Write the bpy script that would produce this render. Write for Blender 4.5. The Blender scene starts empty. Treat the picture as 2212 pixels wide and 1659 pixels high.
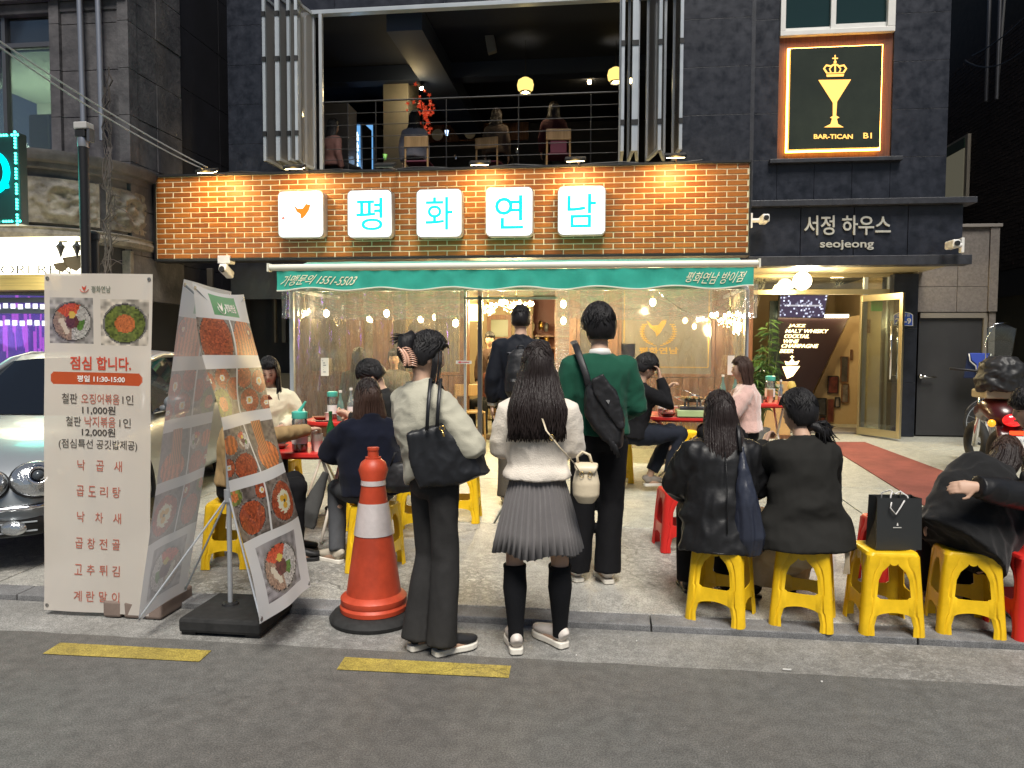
import bpy, bmesh, math, random
import numpy as np
from mathutils import Vector, Matrix, noise
random.seed(7)
SC = bpy.context.scene
COL = SC.collection
# ------------------------------------------------------------------ camera
F, CX, CY, HC = 1600.0, 1106.0, 829.5, 1.58          # lens in pixels of a 2212 x 1659 view, eye height
PITCH, YAW, ROLL = math.radians(2.85), math.radians(6.9), 0.0042
fwd = Vector((-math.sin(YAW)*math.cos(PITCH), math.cos(YAW)*math.cos(PITCH), -math.sin(PITCH)))
r0 = Vector((math.cos(YAW), math.sin(YAW), 0)); u0 = r0.cross(fwd)
rgt = r0*math.cos(ROLL)+u0*math.sin(ROLL); upv = u0*math.cos(ROLL)-r0*math.sin(ROLL)
cd = bpy.data.cameras.new('camera'); cam = bpy.data.objects.new('camera', cd); COL.objects.link(cam)
cam.matrix_world = Matrix.Translation((0, 0, HC)) @ Matrix((rgt, upv, -fwd)).transposed().to_4x4()
cd.sensor_fit = 'HORIZONTAL'; cd.sensor_width = 36.0; cd.lens = 36.0*F/2212.0; cd.clip_end = 500; cd.clip_start = 0.05
SC.camera = cam
# ------------------------------------------------------------------ sky, sun, exposure
W = bpy.data.worlds.new('World'); SC.world = W; W.use_nodes = True
_n = W.node_tree.nodes; _bg = _n['Background']
_sky = _n.new('ShaderNodeTexSky'); _sky.sky_type = 'NISHITA'; _sky.sun_disc = False
_sky.sun_elevation = math.radians(59); _sky.sun_rotation = math.radians(165)
W.node_tree.links.new(_sky.outputs[0], _bg.inputs[0]); _bg.inputs[1].default_value = 0.013
sd = bpy.data.lights.new('sun', 'SUN'); sd.energy = 1.4; sd.angle = math.radians(26); sd.color = (1.0, 0.95, 0.87)
so = bpy.data.objects.new('sun', sd); COL.objects.link(so)
so.rotation_euler = (math.radians(31), 0, math.radians(12))      # the glow of the street behind the camera
SC.view_settings.view_transform = 'Standard'; SC.view_settings.look = 'None'
SC.view_settings.gamma = 1.0; SC.view_settings.use_curve_mapping = False; SC.view_settings.exposure = 1.88
SC.render.engine = 'CYCLES'
try:
    SC.cycles.use_denoising = True; SC.cycles.max_bounces = 8; SC.cycles.transparent_max_bounces = 24
    SC.cycles.diffuse_bounces = 3; SC.cycles.glossy_bounces = 3; SC.cycles.transmission_bounces = 5
    SC.cycles.sample_clamp_indirect = 4.0; SC.cycles.caustics_reflective = False; SC.cycles.caustics_refractive = False
except Exception:
    pass
EYE = Vector((0, 0, HC))
def ray(x, y): return fwd+rgt*((x-CX)/F)-upv*((y-CY)/F)
def aY(x, y, Y): r = ray(x, y); return EYE+r*(Y/r.y)
def aX(x, y, X): r = ray(x, y); return EYE+r*(X/r.x)
def aZ(x, y, Z): r = ray(x, y); return EYE+r*((Z-HC)/r.z)
KY = 4.13                                                         # where the low step of the terrace runs
def gz(Y): return 0.0 if Y < KY else 0.03+0.0225*(Y-KY)
def aG(x, y):
    p = aZ(x, y, 0.0)
    if p.y <= KY: return p
    z = .1
    for _ in range(30):
        p = aZ(x, y, z); z = gz(max(p.y, KY))
    return p
# ------------------------------------------------------------------ materials
MATS = {}
def _nodes(m):
    m.use_nodes = True; nt = m.node_tree; nt.nodes.clear()
    out = nt.nodes.new('ShaderNodeOutputMaterial'); return nt, out
def mat(name, col=(.5, .5, .5), rough=.6, metal=0., spec=.5, var=0., vscale=6., bump=0., bscale=40., emit=None, estr=0.,
        col2=None, stretch=(1, 1, 1), coat=0., alpha=1., detail=6., trans=0., sheen=0., ior=1.45, rvar=0.):
    if name in MATS: return MATS[name]
    m = bpy.data.materials.new(name); MATS[name] = m
    nt, out = _nodes(m); N = nt.nodes; L = nt.links
    b = N.new('ShaderNodeBsdfPrincipled'); L.new(b.outputs[0], out.inputs[0])
    b.inputs['Base Color'].default_value = (*col, 1); b.inputs['Roughness'].default_value = rough
    b.inputs['Metallic'].default_value = metal; b.inputs['Specular IOR Level'].default_value = spec
    b.inputs['Alpha'].default_value = alpha; b.inputs['Transmission Weight'].default_value = trans; b.inputs['IOR'].default_value = ior
    b.inputs['Coat Weight'].default_value = coat; b.inputs['Sheen Weight'].default_value = sheen
    if emit is not None:
        b.inputs['Emission Color'].default_value = (*emit, 1); b.inputs['Emission Strength'].default_value = estr
    tc = N.new('ShaderNodeTexCoord'); mp = N.new('ShaderNodeMapping'); mp.inputs['Scale'].default_value = stretch
    L.new(tc.outputs['Object'], mp.inputs[0])
    if var or col2 or rvar:
        nz = N.new('ShaderNodeTexNoise'); nz.inputs['Scale'].default_value = vscale; nz.inputs['Detail'].default_value = detail
        nz.inputs['Roughness'].default_value = .65
        L.new(mp.outputs[0], nz.inputs['Vector'])
        if var or col2:
            cr = N.new('ShaderNodeValToRGB'); c2 = col2 or tuple(c*(1-var) for c in col)
            cr.color_ramp.elements[0].position = .35; cr.color_ramp.elements[1].position = .65
            cr.color_ramp.elements[0].color = (*c2, 1)
            cr.color_ramp.elements[1].color = (*(col if col2 else tuple(min(1, c*(1+var*.5)) for c in col)), 1)
            L.new(nz.outputs[0], cr.inputs[0]); L.new(cr.outputs[0], b.inputs['Base Color'])
        if rvar:
            mr = N.new('ShaderNodeMapRange'); mr.inputs[1].default_value = .3; mr.inputs[2].default_value = .7
            mr.inputs[3].default_value = max(0.02, rough-rvar); mr.inputs[4].default_value = min(1, rough+rvar)
            L.new(nz.outputs[0], mr.inputs[0]); L.new(mr.outputs[0], b.inputs['Roughness'])
    if bump:
        nb = N.new('ShaderNodeTexNoise'); nb.inputs['Scale'].default_value = bscale; nb.inputs['Detail'].default_value = 5
        L.new(mp.outputs[0], nb.inputs['Vector'])
        bp = N.new('ShaderNodeBump'); bp.inputs['Strength'].default_value = bump; bp.inputs['Distance'].default_value = .02
        L.new(nb.outputs[0], bp.inputs['Height']); L.new(bp.outputs[0], b.inputs['Normal'])
    return m
def emat(name, col, s):
    if name in MATS: return MATS[name]
    m = bpy.data.materials.new(name); MATS[name] = m; nt, out = _nodes(m)
    e = nt.nodes.new('ShaderNodeEmission'); e.inputs[0].default_value = (*col, 1); e.inputs[1].default_value = s
    nt.links.new(e.outputs[0], out.inputs[0]); return m
def film(name, tint=(.9, .9, .9), gloss=.12, rough=.06, bump=.3, bscale=(1.2, 1, 6), milk=.08, noise_scale=2.0):
    """thin clear sheet: see-through, with wrinkled glossy reflections and a little milkiness"""
    if name in MATS: return MATS[name]
    m = bpy.data.materials.new(name); MATS[name] = m; nt, out = _nodes(m); N = nt.nodes; L = nt.links
    t = N.new('ShaderNodeBsdfTransparent'); t.inputs[0].default_value = (*tint, 1)
    g = N.new('ShaderNodeBsdfGlossy'); g.inputs['Roughness'].default_value = rough; g.inputs[0].default_value = (1, 1, 1, 1)
    d = N.new('ShaderNodeBsdfDiffuse'); d.inputs[0].default_value = (.75, .73, .72, 1)
    tr = N.new('ShaderNodeBsdfTranslucent'); tr.inputs[0].default_value = (.75, .73, .72, 1)
    md = N.new('ShaderNodeMixShader'); md.inputs[0].default_value = .5; L.new(d.outputs[0], md.inputs[1]); L.new(tr.outputs[0], md.inputs[2])
    m1 = N.new('ShaderNodeMixShader'); m1.inputs[0].default_value = milk; L.new(t.outputs[0], m1.inputs[1]); L.new(md.outputs[0], m1.inputs[2])
    m2 = N.new('ShaderNodeMixShader'); L.new(m1.outputs[0], m2.inputs[1]); L.new(g.outputs[0], m2.inputs[2])
    fr = N.new('ShaderNodeFresnel'); fr.inputs[0].default_value = 1.45
    ad = N.new('ShaderNodeMath'); ad.operation = 'MULTIPLY_ADD'; ad.inputs[1].default_value = 1.0; ad.inputs[2].default_value = gloss
    L.new(fr.outputs[0], ad.inputs[0]); L.new(ad.outputs[0], m2.inputs[0])
    if bump:
        tc = N.new('ShaderNodeTexCoord'); mp = N.new('ShaderNodeMapping'); mp.inputs['Scale'].default_value = bscale
        nz = N.new('ShaderNodeTexNoise'); nz.inputs['Scale'].default_value = noise_scale; nz.inputs['Detail'].default_value = 3
        nz.inputs['Distortion'].default_value = 1.2
        bp = N.new('ShaderNodeBump'); bp.inputs['Strength'].default_value = bump; bp.inputs['Distance'].default_value = .06
        L.new(tc.outputs['Object'], mp.inputs[0]); L.new(mp.outputs[0], nz.inputs['Vector']); L.new(nz.outputs[0], bp.inputs['Height'])
        L.new(bp.outputs[0], g.inputs['Normal']); L.new(bp.outputs[0], fr.inputs['Normal'])
    L.new(m2.outputs[0], out.inputs[0]); return m
# ------------------------------------------------------------------ mesh builder
def wloc(o):
    v = Vector((0, 0, 0))
    while o is not None: v += o.location; o = o.parent
    return v
def tag(o, label=None, cat=None, group=None, kind=None):
    for k, v in (('label', label), ('category', cat), ('group', group), ('kind', kind)):
        if v: o[k] = v
    return o
def thing(name, label, cat, loc=(0, 0, 0), rz=0., group=None):
    o = bpy.data.objects.new(name, None); COL.objects.link(o); o.location = loc; o.rotation_euler = (0, 0, rz)
    o.empty_display_size = .1
    return tag(o, label, cat, group)
class MB:
    def __init__(s): s.v = []; s.f = []; s.m = []; s.cur = 0
    def add(s, vs, fs, mi=None):
        k = len(s.v); s.v += [tuple(p) for p in vs]; mi = s.cur if mi is None else mi
        for f in fs: s.f.append(tuple(i+k for i in f)); s.m.append(mi)
        return s
    def box(s, x0, x1, y0, y1, z0, z1, mi=None):
        vs = [(x, y, z) for z in (z0, z1) for y in (y0, y1) for x in (x0, x1)]
        return s.add(vs, [(0, 2, 3, 1), (4, 5, 7, 6), (0, 1, 5, 4), (2, 6, 7, 3), (0, 4, 6, 2), (1, 3, 7, 5)], mi)
    def obox(s, c, ax, ay, az, mi=None):                       # centre and three half-axis vectors
        c, ax, ay, az = map(Vector, (c, ax, ay, az))
        vs = [c+ax*i+ay*j+az*k for k in (-1, 1) for j in (-1, 1) for i in (-1, 1)]
        return s.add(vs, [(0, 2, 3, 1), (4, 5, 7, 6), (0, 1, 5, 4), (2, 6, 7, 3), (0, 4, 6, 2), (1, 3, 7, 5)], mi)
    def quad(s, a, b, c, d, mi=None): return s.add([a, b, c, d], [(0, 1, 2, 3)], mi)
    def prism(s, poly, d, mi=None):                             # planar polygon pushed along d
        n = len(poly); d = Vector(d); vs = [Vector(p) for p in poly]; vs += [p+d for p in vs]
        fs = [tuple(range(n))[::-1], tuple(range(n, 2*n))]+[(i, (i+1) % n, n+(i+1) % n, n+i) for i in range(n)]
        return s.add(vs, fs, mi)
    def tube(s, pts, rad, n=10, side=None, cap=True, mi=None, closed=False, ry=None):
        pts = [Vector(p) for p in pts]; m = len(pts)
        if isinstance(rad, (int, float)): rad = [rad]*m
        rings = []; prev = Vector(side) if side is not None else None
        for i, p in enumerate(pts):
            if closed: t = pts[(i+1) % m]-pts[i-1]
            else: t = pts[min(i+1, m-1)]-pts[max(i-1, 0)]
            if t.length < 1e-9: t = Vector((0, 0, 1))
            t.normalize()
            if prev is None:
                prev = Vector((1, 0, 0)) if abs(t.x) < .8 else Vector((0, 1, 0))
            sd_ = Vector(side) if side is not None else prev
            sd_ = sd_-t*sd_.dot(t)
            if sd_.length < 1e-5: sd_ = t.orthogonal()
            sd_.normalize(); prev = sd_; nn = t.cross(sd_)
            r = rad[i]; rx, ryy = (r if isinstance(r, (tuple, list)) else (r, r if ry is None else ry[i]))
            rings.append([p+sd_*(rx*math.cos(a))+nn*(ryy*math.sin(a)) for a in [2*math.pi*j/n for j in range(n)]])
        vs = [q for r in rings for q in r]; fs = []
        for i in range(m if closed else m-1):
            i2 = (i+1) % m
            for j in range(n):
                j2 = (j+1) % n; fs.append((i*n+j, i*n+j2, i2*n+j2, i2*n+j))
        if cap and not closed:
            fs.append(tuple(range(n))[::-1]); fs.append(tuple((m-1)*n+j for j in range(n)))
        return s.add(vs, fs, mi)
    def cyl(s, p0, p1, r0, r1=None, n=12, mi=None): return s.tube([p0, p1], [r0, r0 if r1 is None else r1], n, mi=mi)
    def lathe(s, prof, c=(0, 0, 0), n=20, mi=None, cap=True, sx=1., sy=1.):
        vs = []; fs = []; c = Vector(c)
        for r, z in prof:
            for j in range(n):
                a = 2*math.pi*j/n; vs.append(c+Vector((r*math.cos(a)*sx, r*math.sin(a)*sy, z)))
        for i in range(len(prof)-1):
            for j in range(n): fs.append((i*n+j, i*n+(j+1) % n, (i+1)*n+(j+1) % n, (i+1)*n+j))
        if cap: fs.append(tuple(range(n))[::-1]); fs.append(tuple((len(prof)-1)*n+j for j in range(n)))
        return s.add(vs, fs, mi)
    def ball(s, c, r, nu=14, nv=9, mi=None):
        c = Vector(c); rx, ry, rz = (r, r, r) if isinstance(r, (int, float)) else r
        vs = [c+Vector((0, 0, -rz))]; fs = []
        for i in range(1, nv):
            t = math.pi*i/nv-math.pi/2
            for j in range(nu):
                a = 2*math.pi*j/nu; vs.append(c+Vector((rx*math.cos(t)*math.cos(a), ry*math.cos(t)*math.sin(a), rz*math.sin(t))))
        vs.append(c+Vector((0, 0, rz))); last = len(vs)-1
        for j in range(nu):
            fs.append((0, 1+(j+1) % nu, 1+j)); fs.append((last, last-nu+j, last-nu+(j+1) % nu))
        for i in range(nv-2):
            for j in range(nu): fs.append((1+i*nu+j, 1+i*nu+(j+1) % nu, 1+(i+1)*nu+(j+1) % nu, 1+(i+1)*nu+j))
        return s.add(vs, fs, mi)
    def xf(s, M):                                             # transform everything so far
        s.v = [tuple(M @ Vector(p)) for p in s.v]; return s
    def build(s, name, mats, parent=None, smooth=False, bevel=0., world=True, label=None, cat=None, group=None, kind=None, mods=None):
        me = bpy.data.meshes.new(name); off = wloc(parent) if (parent is not None and world) else Vector((0, 0, 0))
        me.from_pydata([(x-off.x, y-off.y, z-off.z) for x, y, z in s.v], [], s.f)
        mats = mats if isinstance(mats, (list, tuple)) else [mats]
        for m in mats: me.materials.append(m)
        me.polygons.foreach_set('material_index', [min(i, len(mats)-1) for i in s.m])
        me.update()
        o = bpy.data.objects.new(name, me); COL.objects.link(o); o.parent = parent
        if bevel:
            b = o.modifiers.new('b', 'BEVEL'); b.width = bevel; b.segments = 2; b.limit_method = 'ANGLE'; b.angle_limit = math.radians(40)
        if smooth:
            me.polygons.foreach_set('use_smooth', [True]*len(me.polygons))
            if smooth == 'auto':
                try:
                    me.set_sharp_from_angle(angle=math.radians(38))
                except Exception: pass
        return tag(o, label, cat, group, kind)
def bake(o):
    """apply the object's modifiers"""
    dg = bpy.context.evaluated_depsgraph_get(); e = o.evaluated_get(dg)
    me = bpy.data.meshes.new_from_object(e); old = o.data; o.modifiers.clear(); o.data = me; me.name = old.name
    bpy.data.meshes.remove(old); return o
def copy_tree(o, parent=None, loc=None, rz=None, label=None, group=None):
    c = o.copy(); COL.objects.link(c)
    if parent is not None: c.parent = parent
    for ch in o.children: copy_tree(ch, c)
    if loc is not None: c.location = loc
    if rz is not None: c.rotation_euler = (0, 0, rz)
    if label: c['label'] = label
    if group: c['group'] = group
    return c
# ------------------------------------------------------------------ lettering
def text_mesh(s, bold=0., ext=0.):
    cu = bpy.data.curves.new('t', 'FONT'); cu.body = s; cu.offset = bold; cu.extrude = ext; cu.resolution_u = 3
    o = bpy.data.objects.new('t', cu); COL.objects.link(o)
    dg = bpy.context.evaluated_depsgraph_get(); me = bpy.data.meshes.new_from_object(o.evaluated_get(dg))
    bpy.data.objects.remove(o); bpy.data.curves.remove(cu)
    return me
def letters(s, name, m, parent, O, U, V, depth=.0015, bold=0., shear=0., label=None, stack=None):
    """write s inside the parallelogram O, O+U, O+V (lower-left, along, up); it stands depth proud of it"""
    me = text_mesh(s, bold, 1.0)
    n = len(me.vertices); co = np.zeros(n*3); me.vertices.foreach_get('co', co); co = co.reshape(-1, 3)
    x0, x1, y0, y1 = co[:, 0].min(), co[:, 0].max(), co[:, 1].min(), co[:, 1].max()
    O, U, V = Vector(O), Vector(U), Vector(V); Nn = U.cross(V).normalized()
    a = (co[:, 0]-x0)/max(x1-x0, 1e-6); b = (co[:, 1]-y0)/max(y1-y0, 1e-6); a = a+shear*(b-.5)
    z = (co[:, 2] > 0)*depth+.0008
    off = wloc(parent) if parent is not None else Vector((0, 0, 0))
    P = np.array(O-off)[None]+a[:, None]*np.array(U)[None]+b[:, None]*np.array(V)[None]+z[:, None]*np.array(Nn)[None]
    me.vertices.foreach_set('co', P.ravel()); me.update()
    me.materials.clear(); me.materials.append(m)
    o = bpy.data.objects.new(name, me); COL.objects.link(o); o.parent = parent
    if label: o['label'] = label
    return o
def lamp(name, loc, power, col, r=.03, parent=None, spot=None, aim=None, blend=.6):
    d = bpy.data.lights.new(name, 'SPOT' if spot else 'POINT'); d.energy = power; d.color = col; d.shadow_soft_size = r
    o = bpy.data.objects.new(name, d); COL.objects.link(o)
    off = wloc(parent) if parent is not None else Vector((0, 0, 0)); o.location = Vector(loc)-off; o.parent = parent
    if spot:
        d.spot_size = spot; d.spot_blend = blend
        o.rotation_euler = (Vector(aim)-Vector(loc)).to_track_quat('-Z', 'Y').to_euler()
    return o
# paint with colours kept on the points of a sheet (flat print)
def print_mat(name, rough=.45, trans=.0, attr='Col', coat=0.):
    if name in MATS: return MATS[name]
    m = bpy.data.materials.new(name); MATS[name] = m; nt, out = _nodes(m); N = nt.nodes; L = nt.links
    at = N.new('ShaderNodeAttribute'); at.attribute_name = attr
    b = N.new('ShaderNodeBsdfPrincipled'); b.inputs['Roughness'].default_value = rough; b.inputs['Coat Weight'].default_value = coat
    L.new(at.outputs['Color'], b.inputs['Base Color'])
    if trans:
        t = N.new('ShaderNodeBsdfTranslucent'); L.new(at.outputs['Color'], t.inputs[0])
        tt = N.new('ShaderNodeBsdfTransparent')
        mx = N.new('ShaderNodeMixShader'); mx.inputs[0].default_value = trans; L.new(b.outputs[0], mx.inputs[1]); L.new(t.outputs[0], mx.inputs[2])
        m3 = N.new('ShaderNodeMixShader'); m3.inputs[0].default_value = .07; L.new(mx.outputs[0], m3.inputs[1]); L.new(tt.outputs[0], m3.inputs[2])
        L.new(m3.outputs[0], out.inputs[0])
    else: L.new(b.outputs[0], out.inputs[0])
    return m
def sheet(name, posf, colimg, m, parent, label=None):
    """grid sheet: posf(u, v) -> point, colimg array (rows from the top) of linear colours, one colour per face"""
    h, w = colimg.shape[:2]; off = wloc(parent) if parent is not None else Vector((0, 0, 0))
    us = np.linspace(0, 1, w+1); vs_ = np.linspace(1, 0, h+1); vs = []
    for v in vs_:
        for u in us:
            p = posf(u, v); vs.append((p[0]-off.x, p[1]-off.y, p[2]-off.z))
    fs = [(i*(w+1)+j, (i+1)*(w+1)+j, (i+1)*(w+1)+j+1, i*(w+1)+j+1) for i in range(h) for j in range(w)]
    me = bpy.data.meshes.new(name); me.from_pydata(vs, [], fs); me.materials.append(m)
    ca = me.color_attributes.new('Col', 'FLOAT_COLOR', 'CORNER')
    c = np.ones((h*w, 4, 4), dtype=np.float32); c[:, :, :3] = colimg.reshape(-1, 1, 3)
    ca.data.foreach_set('color', c.ravel()); me.update()
    me.polygons.foreach_set('use_smooth', [True]*len(me.polygons))
    o = bpy.data.objects.new(name, me); COL.objects.link(o); o.parent = parent
    if label: o['label'] = label
    return o
# ================================================================== materials of the place
def ground_mat(name, base, dark, light, grain=220., patch=1.3, cracks=0., spots=0., rough=.8, tint2=None):
    m = bpy.data.materials.new(name); MATS[name] = m; nt, out = _nodes(m); N = nt.nodes; L = nt.links
    b = N.new('ShaderNodeBsdfPrincipled'); L.new(b.outputs[0], out.inputs[0]); b.inputs['Roughness'].default_value = rough
    tc = N.new('ShaderNodeTexCoord'); V = tc.outputs['Object']
    def nz(sc, det, vec=V, dist=0.):
        n = N.new('ShaderNodeTexNoise'); n.inputs['Scale'].default_value = sc; n.inputs['Detail'].default_value = det
        n.inputs['Distortion'].default_value = dist; L.new(vec, n.inputs['Vector']); return n.outputs[0]
    def ramp(src, p0, p1, c0, c1):
        r = N.new('ShaderNodeValToRGB'); r.color_ramp.elements[0].position = p0; r.color_ramp.elements[1].position = p1
        r.color_ramp.elements[0].color = (*c0, 1); r.color_ramp.elements[1].color = (*c1, 1); L.new(src, r.inputs[0]); return r.outputs[0]
    def mix(f, a, c, bl='MIX'):
        x = N.new('ShaderNodeMixRGB'); x.blend_type = bl
        if isinstance(f, float): x.inputs[0].default_value = f
        else: L.new(f, x.inputs[0])
        for k, s in ((1, a), (2, c)):
            if isinstance(s, tuple): x.inputs[k].default_value = (*s, 1)
            else: L.new(s, x.inputs[k])
        return x.outputs[0]
    big = ramp(nz(patch, 6), .32, .68, dark, base)
    if tint2: big = mix(ramp(nz(patch*.45, 4), .45, .6, (0, 0, 0), (.6, .6, .6)), big, tint2)
    g = ramp(nz(grain, 2), .42, .58, (.55, .55, .55), (1.3, 1.3, 1.3)); c = mix(.7, big, g, 'MULTIPLY')
    mid = ramp(nz(14, 8), .3, .75, (.72, .72, .72), (1.22, 1.22, 1.22)); c = mix(.8, c, mid, 'MULTIPLY')
    vo = N.new('ShaderNodeTexVoronoi'); vo.inputs['Scale'].default_value = grain*.33; L.new(V, vo.inputs['Vector'])
    sp = ramp(vo.outputs['Distance'], .03, .2, (1, 1, 1), (0, 0, 0)); spm = ramp(nz(9, 3), .5, .7, (0, 0, 0), (.55, .55, .55))
    c = mix(mix(1., sp, spm, 'MULTIPLY'), c, light)
    hgt = nz(grain*.6, 3)
    if spots:
        s2 = ramp(nz(26, 10, dist=.8), .50, .57, (1, 1, 1), (0, 0, 0)); s2m = ramp(nz(.9, 3), .42, .62, (0, 0, 0), (spots, spots, spots))
        c = mix(mix(1., s2, s2m, 'MULTIPLY'), c, tuple(x*.42 for x in dark))
    if cracks:
        wp = N.new('ShaderNodeVectorMath'); wp.operation = 'ADD'
        wn = N.new('ShaderNodeTexNoise'); wn.inputs['Scale'].default_value = 3.5; wn.inputs['Detail'].default_value = 6; L.new(V, wn.inputs['Vector'])
        sc_ = N.new('ShaderNodeVectorMath'); sc_.operation = 'SCALE'; sc_.inputs['Scale'].default_value = .5; L.new(wn.outputs['Color'], sc_.inputs[0])
        L.new(V, wp.inputs[0]); L.new(sc_.outputs[0], wp.inputs[1])
        for scl, wd, am, mlo in ((1.6, .012, cracks, .46), (5.5, .03, cracks*.75, .52)):
            v2 = N.new('ShaderNodeTexVoronoi'); v2.feature = 'DISTANCE_TO_EDGE'; v2.inputs['Scale'].default_value = scl; L.new(wp.outputs[0], v2.inputs['Vector'])
            cm = ramp(v2.outputs['Distance'], 0., wd, (am, am, am), (0, 0, 0)); mk = ramp(nz(1.1, 3), mlo-.04, mlo+.08, (0, 0, 0), (1, 1, 1))
            c = mix(mix(1., cm, mk, 'MULTIPLY'), c, tuple(x*.25 for x in dark))
    L.new(c, b.inputs['Base Color'])
    bp = N.new('ShaderNodeBump'); bp.inputs['Strength'].default_value = .45; bp.inputs['Distance'].default_value = .006
    L.new(hgt, bp.inputs['Height']); L.new(bp.outputs[0], b.inputs['Normal'])
    return m
M_asph = ground_mat('asphalt', (.145, .137, .125), (.10, .094, .086), (.42, .41, .40), 150, .7, .22, .1, .75, (.125, .13, .125))
M_gut = ground_mat('gutter_concrete', (.29, .285, .27), (.20, .195, .18), (.34, .33, .31), 160, 1.7, .35, .5, .7)
M_ter = ground_mat('terrace_concrete', (.44, .43, .39), (.31, .30, .275), (.5, .49, .46), 120, 1.1, .85, .65, .5)
M_ter2 = ground_mat('terrace_concrete_smooth', (.43, .43, .37), (.35, .35, .30), (.46, .46, .42), 120, .8, .3, .15, .42)
M_curb = ground_mat('kerb_stone', (.22, .22, .225), (.14, .14, .14), (.3, .3, .3), 200, 3., .2, .2, .7)
M_yel = ground_mat('yellow_road_paint', (.44, .34, .07), (.30, .23, .05), (.52, .42, .14), 160, 3.2, .6, .25, .6)
M_gran = mat('dark_granite', (.0125, .015, .024), .38, var=.5, vscale=7, bump=.08, bscale=180, rvar=.1, detail=10)
M_gran2 = mat('dark_granite_trim', (.030, .032, .040), .42, var=.35, vscale=9, bump=.08, bscale=160)
M_lime = mat('grey_limestone', (.095, .09, .095), .8, col2=(.038, .037, .042), vscale=2.6, bump=.4, bscale=18, detail=9)
M_relief = mat('carved_limestone', (.19, .175, .15), .85, col2=(.06, .055, .05), vscale=4, bump=1., bscale=9, detail=9)
M_darkwall = mat('dark_plaster', (.008, .0085, .012), .8, var=.3, vscale=2)
M_beige = mat('beige_stone', (.17, .15, .135), .75, var=.25, vscale=30, bump=.1, bscale=120)
M_olive = mat('olive_plaster', (.05, .045, .026), .85, var=.3, vscale=2)
M_dbrick = mat('dark_brick', (.014, .011, .010), .8, var=.5, vscale=9, bump=.2)
M_alu = mat('aluminium', (.42, .45, .48), .36, .4, bump=.05, bscale=60, rvar=.08)
M_alud = mat('dark_aluminium', (.13, .13, .14), .4, .7)
M_white = mat('white_plastic', (.68, .67, .64), .4, var=.06)
M_black = mat('black_metal', (.008, .008, .010), .5, .1)
M_blackp = mat('black_plastic', (.012, .012, .013), .5)
M_rub = mat('black_rubber', (.018, .018, .018), .75, var=.4, vscale=20)
M_woodd = mat('brown_wood', (.17, .075, .035), .42, col2=(.085, .034, .016), vscale=5, stretch=(6, 6, .5), bump=.1)
M_woodl = mat('light_wood', (.36, .22, .10), .45, col2=(.25, .15, .06), vscale=5, stretch=(5, 5, .6))
M_cream = mat('cream_plaster', (.55, .48, .34), .8, var=.12, vscale=2)
M_chrome = mat('chrome', (.75, .75, .77), .12, 1.)
M_brass = mat('brass', (.75, .5, .16), .22, 1.)
M_glassd = film('window_glass', (.55, .6, .6), .06, .03, .0, milk=.03)
M_glassc = film('clear_door_glass', (.88, .92, .88), .03, .02, .0, milk=.015)
M_warm = emat('warm_bulb', (1., .72, .34), 28)
M_warmhi = emat('warm_bulb_bright', (1., .83, .55), 45)
WARM = (1., .75, .36)
# ================================================================== ground
yA = aZ(1100, 1421, 0).y
def struct(name, mb, m, **k):
    return mb.build(name, m, kind='structure', **k)
struct('ground', MB().quad((-150, -150, -.03), (150, -150, -.03), (150, 150, -.03), (-150, 150, -.03)), M_asph)
def gridsheet(x0, x1, y0, y1, z, nx, ny):
    mb = MB(); vs = [(x0+(x1-x0)*i/nx, y0+(y1-y0)*j/ny, z) for j in range(ny+1) for i in range(nx+1)]
    return mb.add(vs, [(j*(nx+1)+i, j*(nx+1)+i+1, (j+1)*(nx+1)+i+1, (j+1)*(nx+1)+i) for j in range(ny) for i in range(nx)])
# asphalt with a slightly ragged edge
mb = MB(); xs = np.linspace(-30, 30, 900); vs = []
for x in xs: vs += [(x, -20, 0), (x, yA+.012*noise.noise(Vector((x*5, 0, 0)))+.006*noise.noise(Vector((x*31, 2, 0))), 0)]
mb.add(vs, [(2*i, 2*i+2, 2*i+3, 2*i+1) for i in range(len(xs)-1)])
struct('road', mb, M_asph)
gut = struct('gutter', MB().box(-30, 30, yA-.1, KY-.004, -.2, -.004), M_gut)
def par(pxs, z, mb, mi=0): mb.add([aZ(a, b, z) for a, b in pxs], [(0, 1, 2, 3)], mi)
mb = MB(); par([(92, 1412), (430, 1429), (457, 1405), (130, 1388)], .004, mb)
struct('road_marking', mb, M_yel, label='yellow dash painted on the asphalt in front of the banner stands')
mb = MB(); par([(727, 1446), (1099, 1464), (1104, 1438), (745, 1419)], .004, mb)
struct('road_marking', mb, M_yel, label='yellow dash painted on the asphalt at the feet of the standing women')
# terrace: a sloping base with slabs and kerb stones on it
ter = bpy.data.objects.new('terrace', None); COL.objects.link(ter); ter['kind'] = 'structure'; ter.location = (0, KY, 0)
def slab(x0, x1, y0, y1, m, th=.15, g=.006, name='concrete_slab', dz=0, par_=ter):
    mb = MB(); x0 += g; x1 -= g; y0 += g; y1 -= g
    vs = [(x, y, (gz(max(y, KY+.001)) + dz)-(th if k == 0 else 0)) for k in (0, 1) for y in (y0, y1) for x in (x0, x1)]
    mb.add(vs, [(0, 2, 3, 1), (4, 5, 7, 6), (0, 1, 5, 4), (2, 6, 7, 3), (0, 4, 6, 2), (1, 3, 7, 5)])
    return mb.build(name, m, par_, bevel=.006)
MB().add([(-30, KY+.03, -.06), (30, KY+.03, -.06), (30, 40, gz(40)-.06), (-30, 40, gz(40)-.06)], [(0, 1, 2, 3)]).build('slab_bed', M_darkwall, ter)
kx = [-12, -9, -7, -5.0, -3.6, -2.2, -.85, .29, 1.7, 3.1, 4.6, 6.4, 9]
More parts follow.
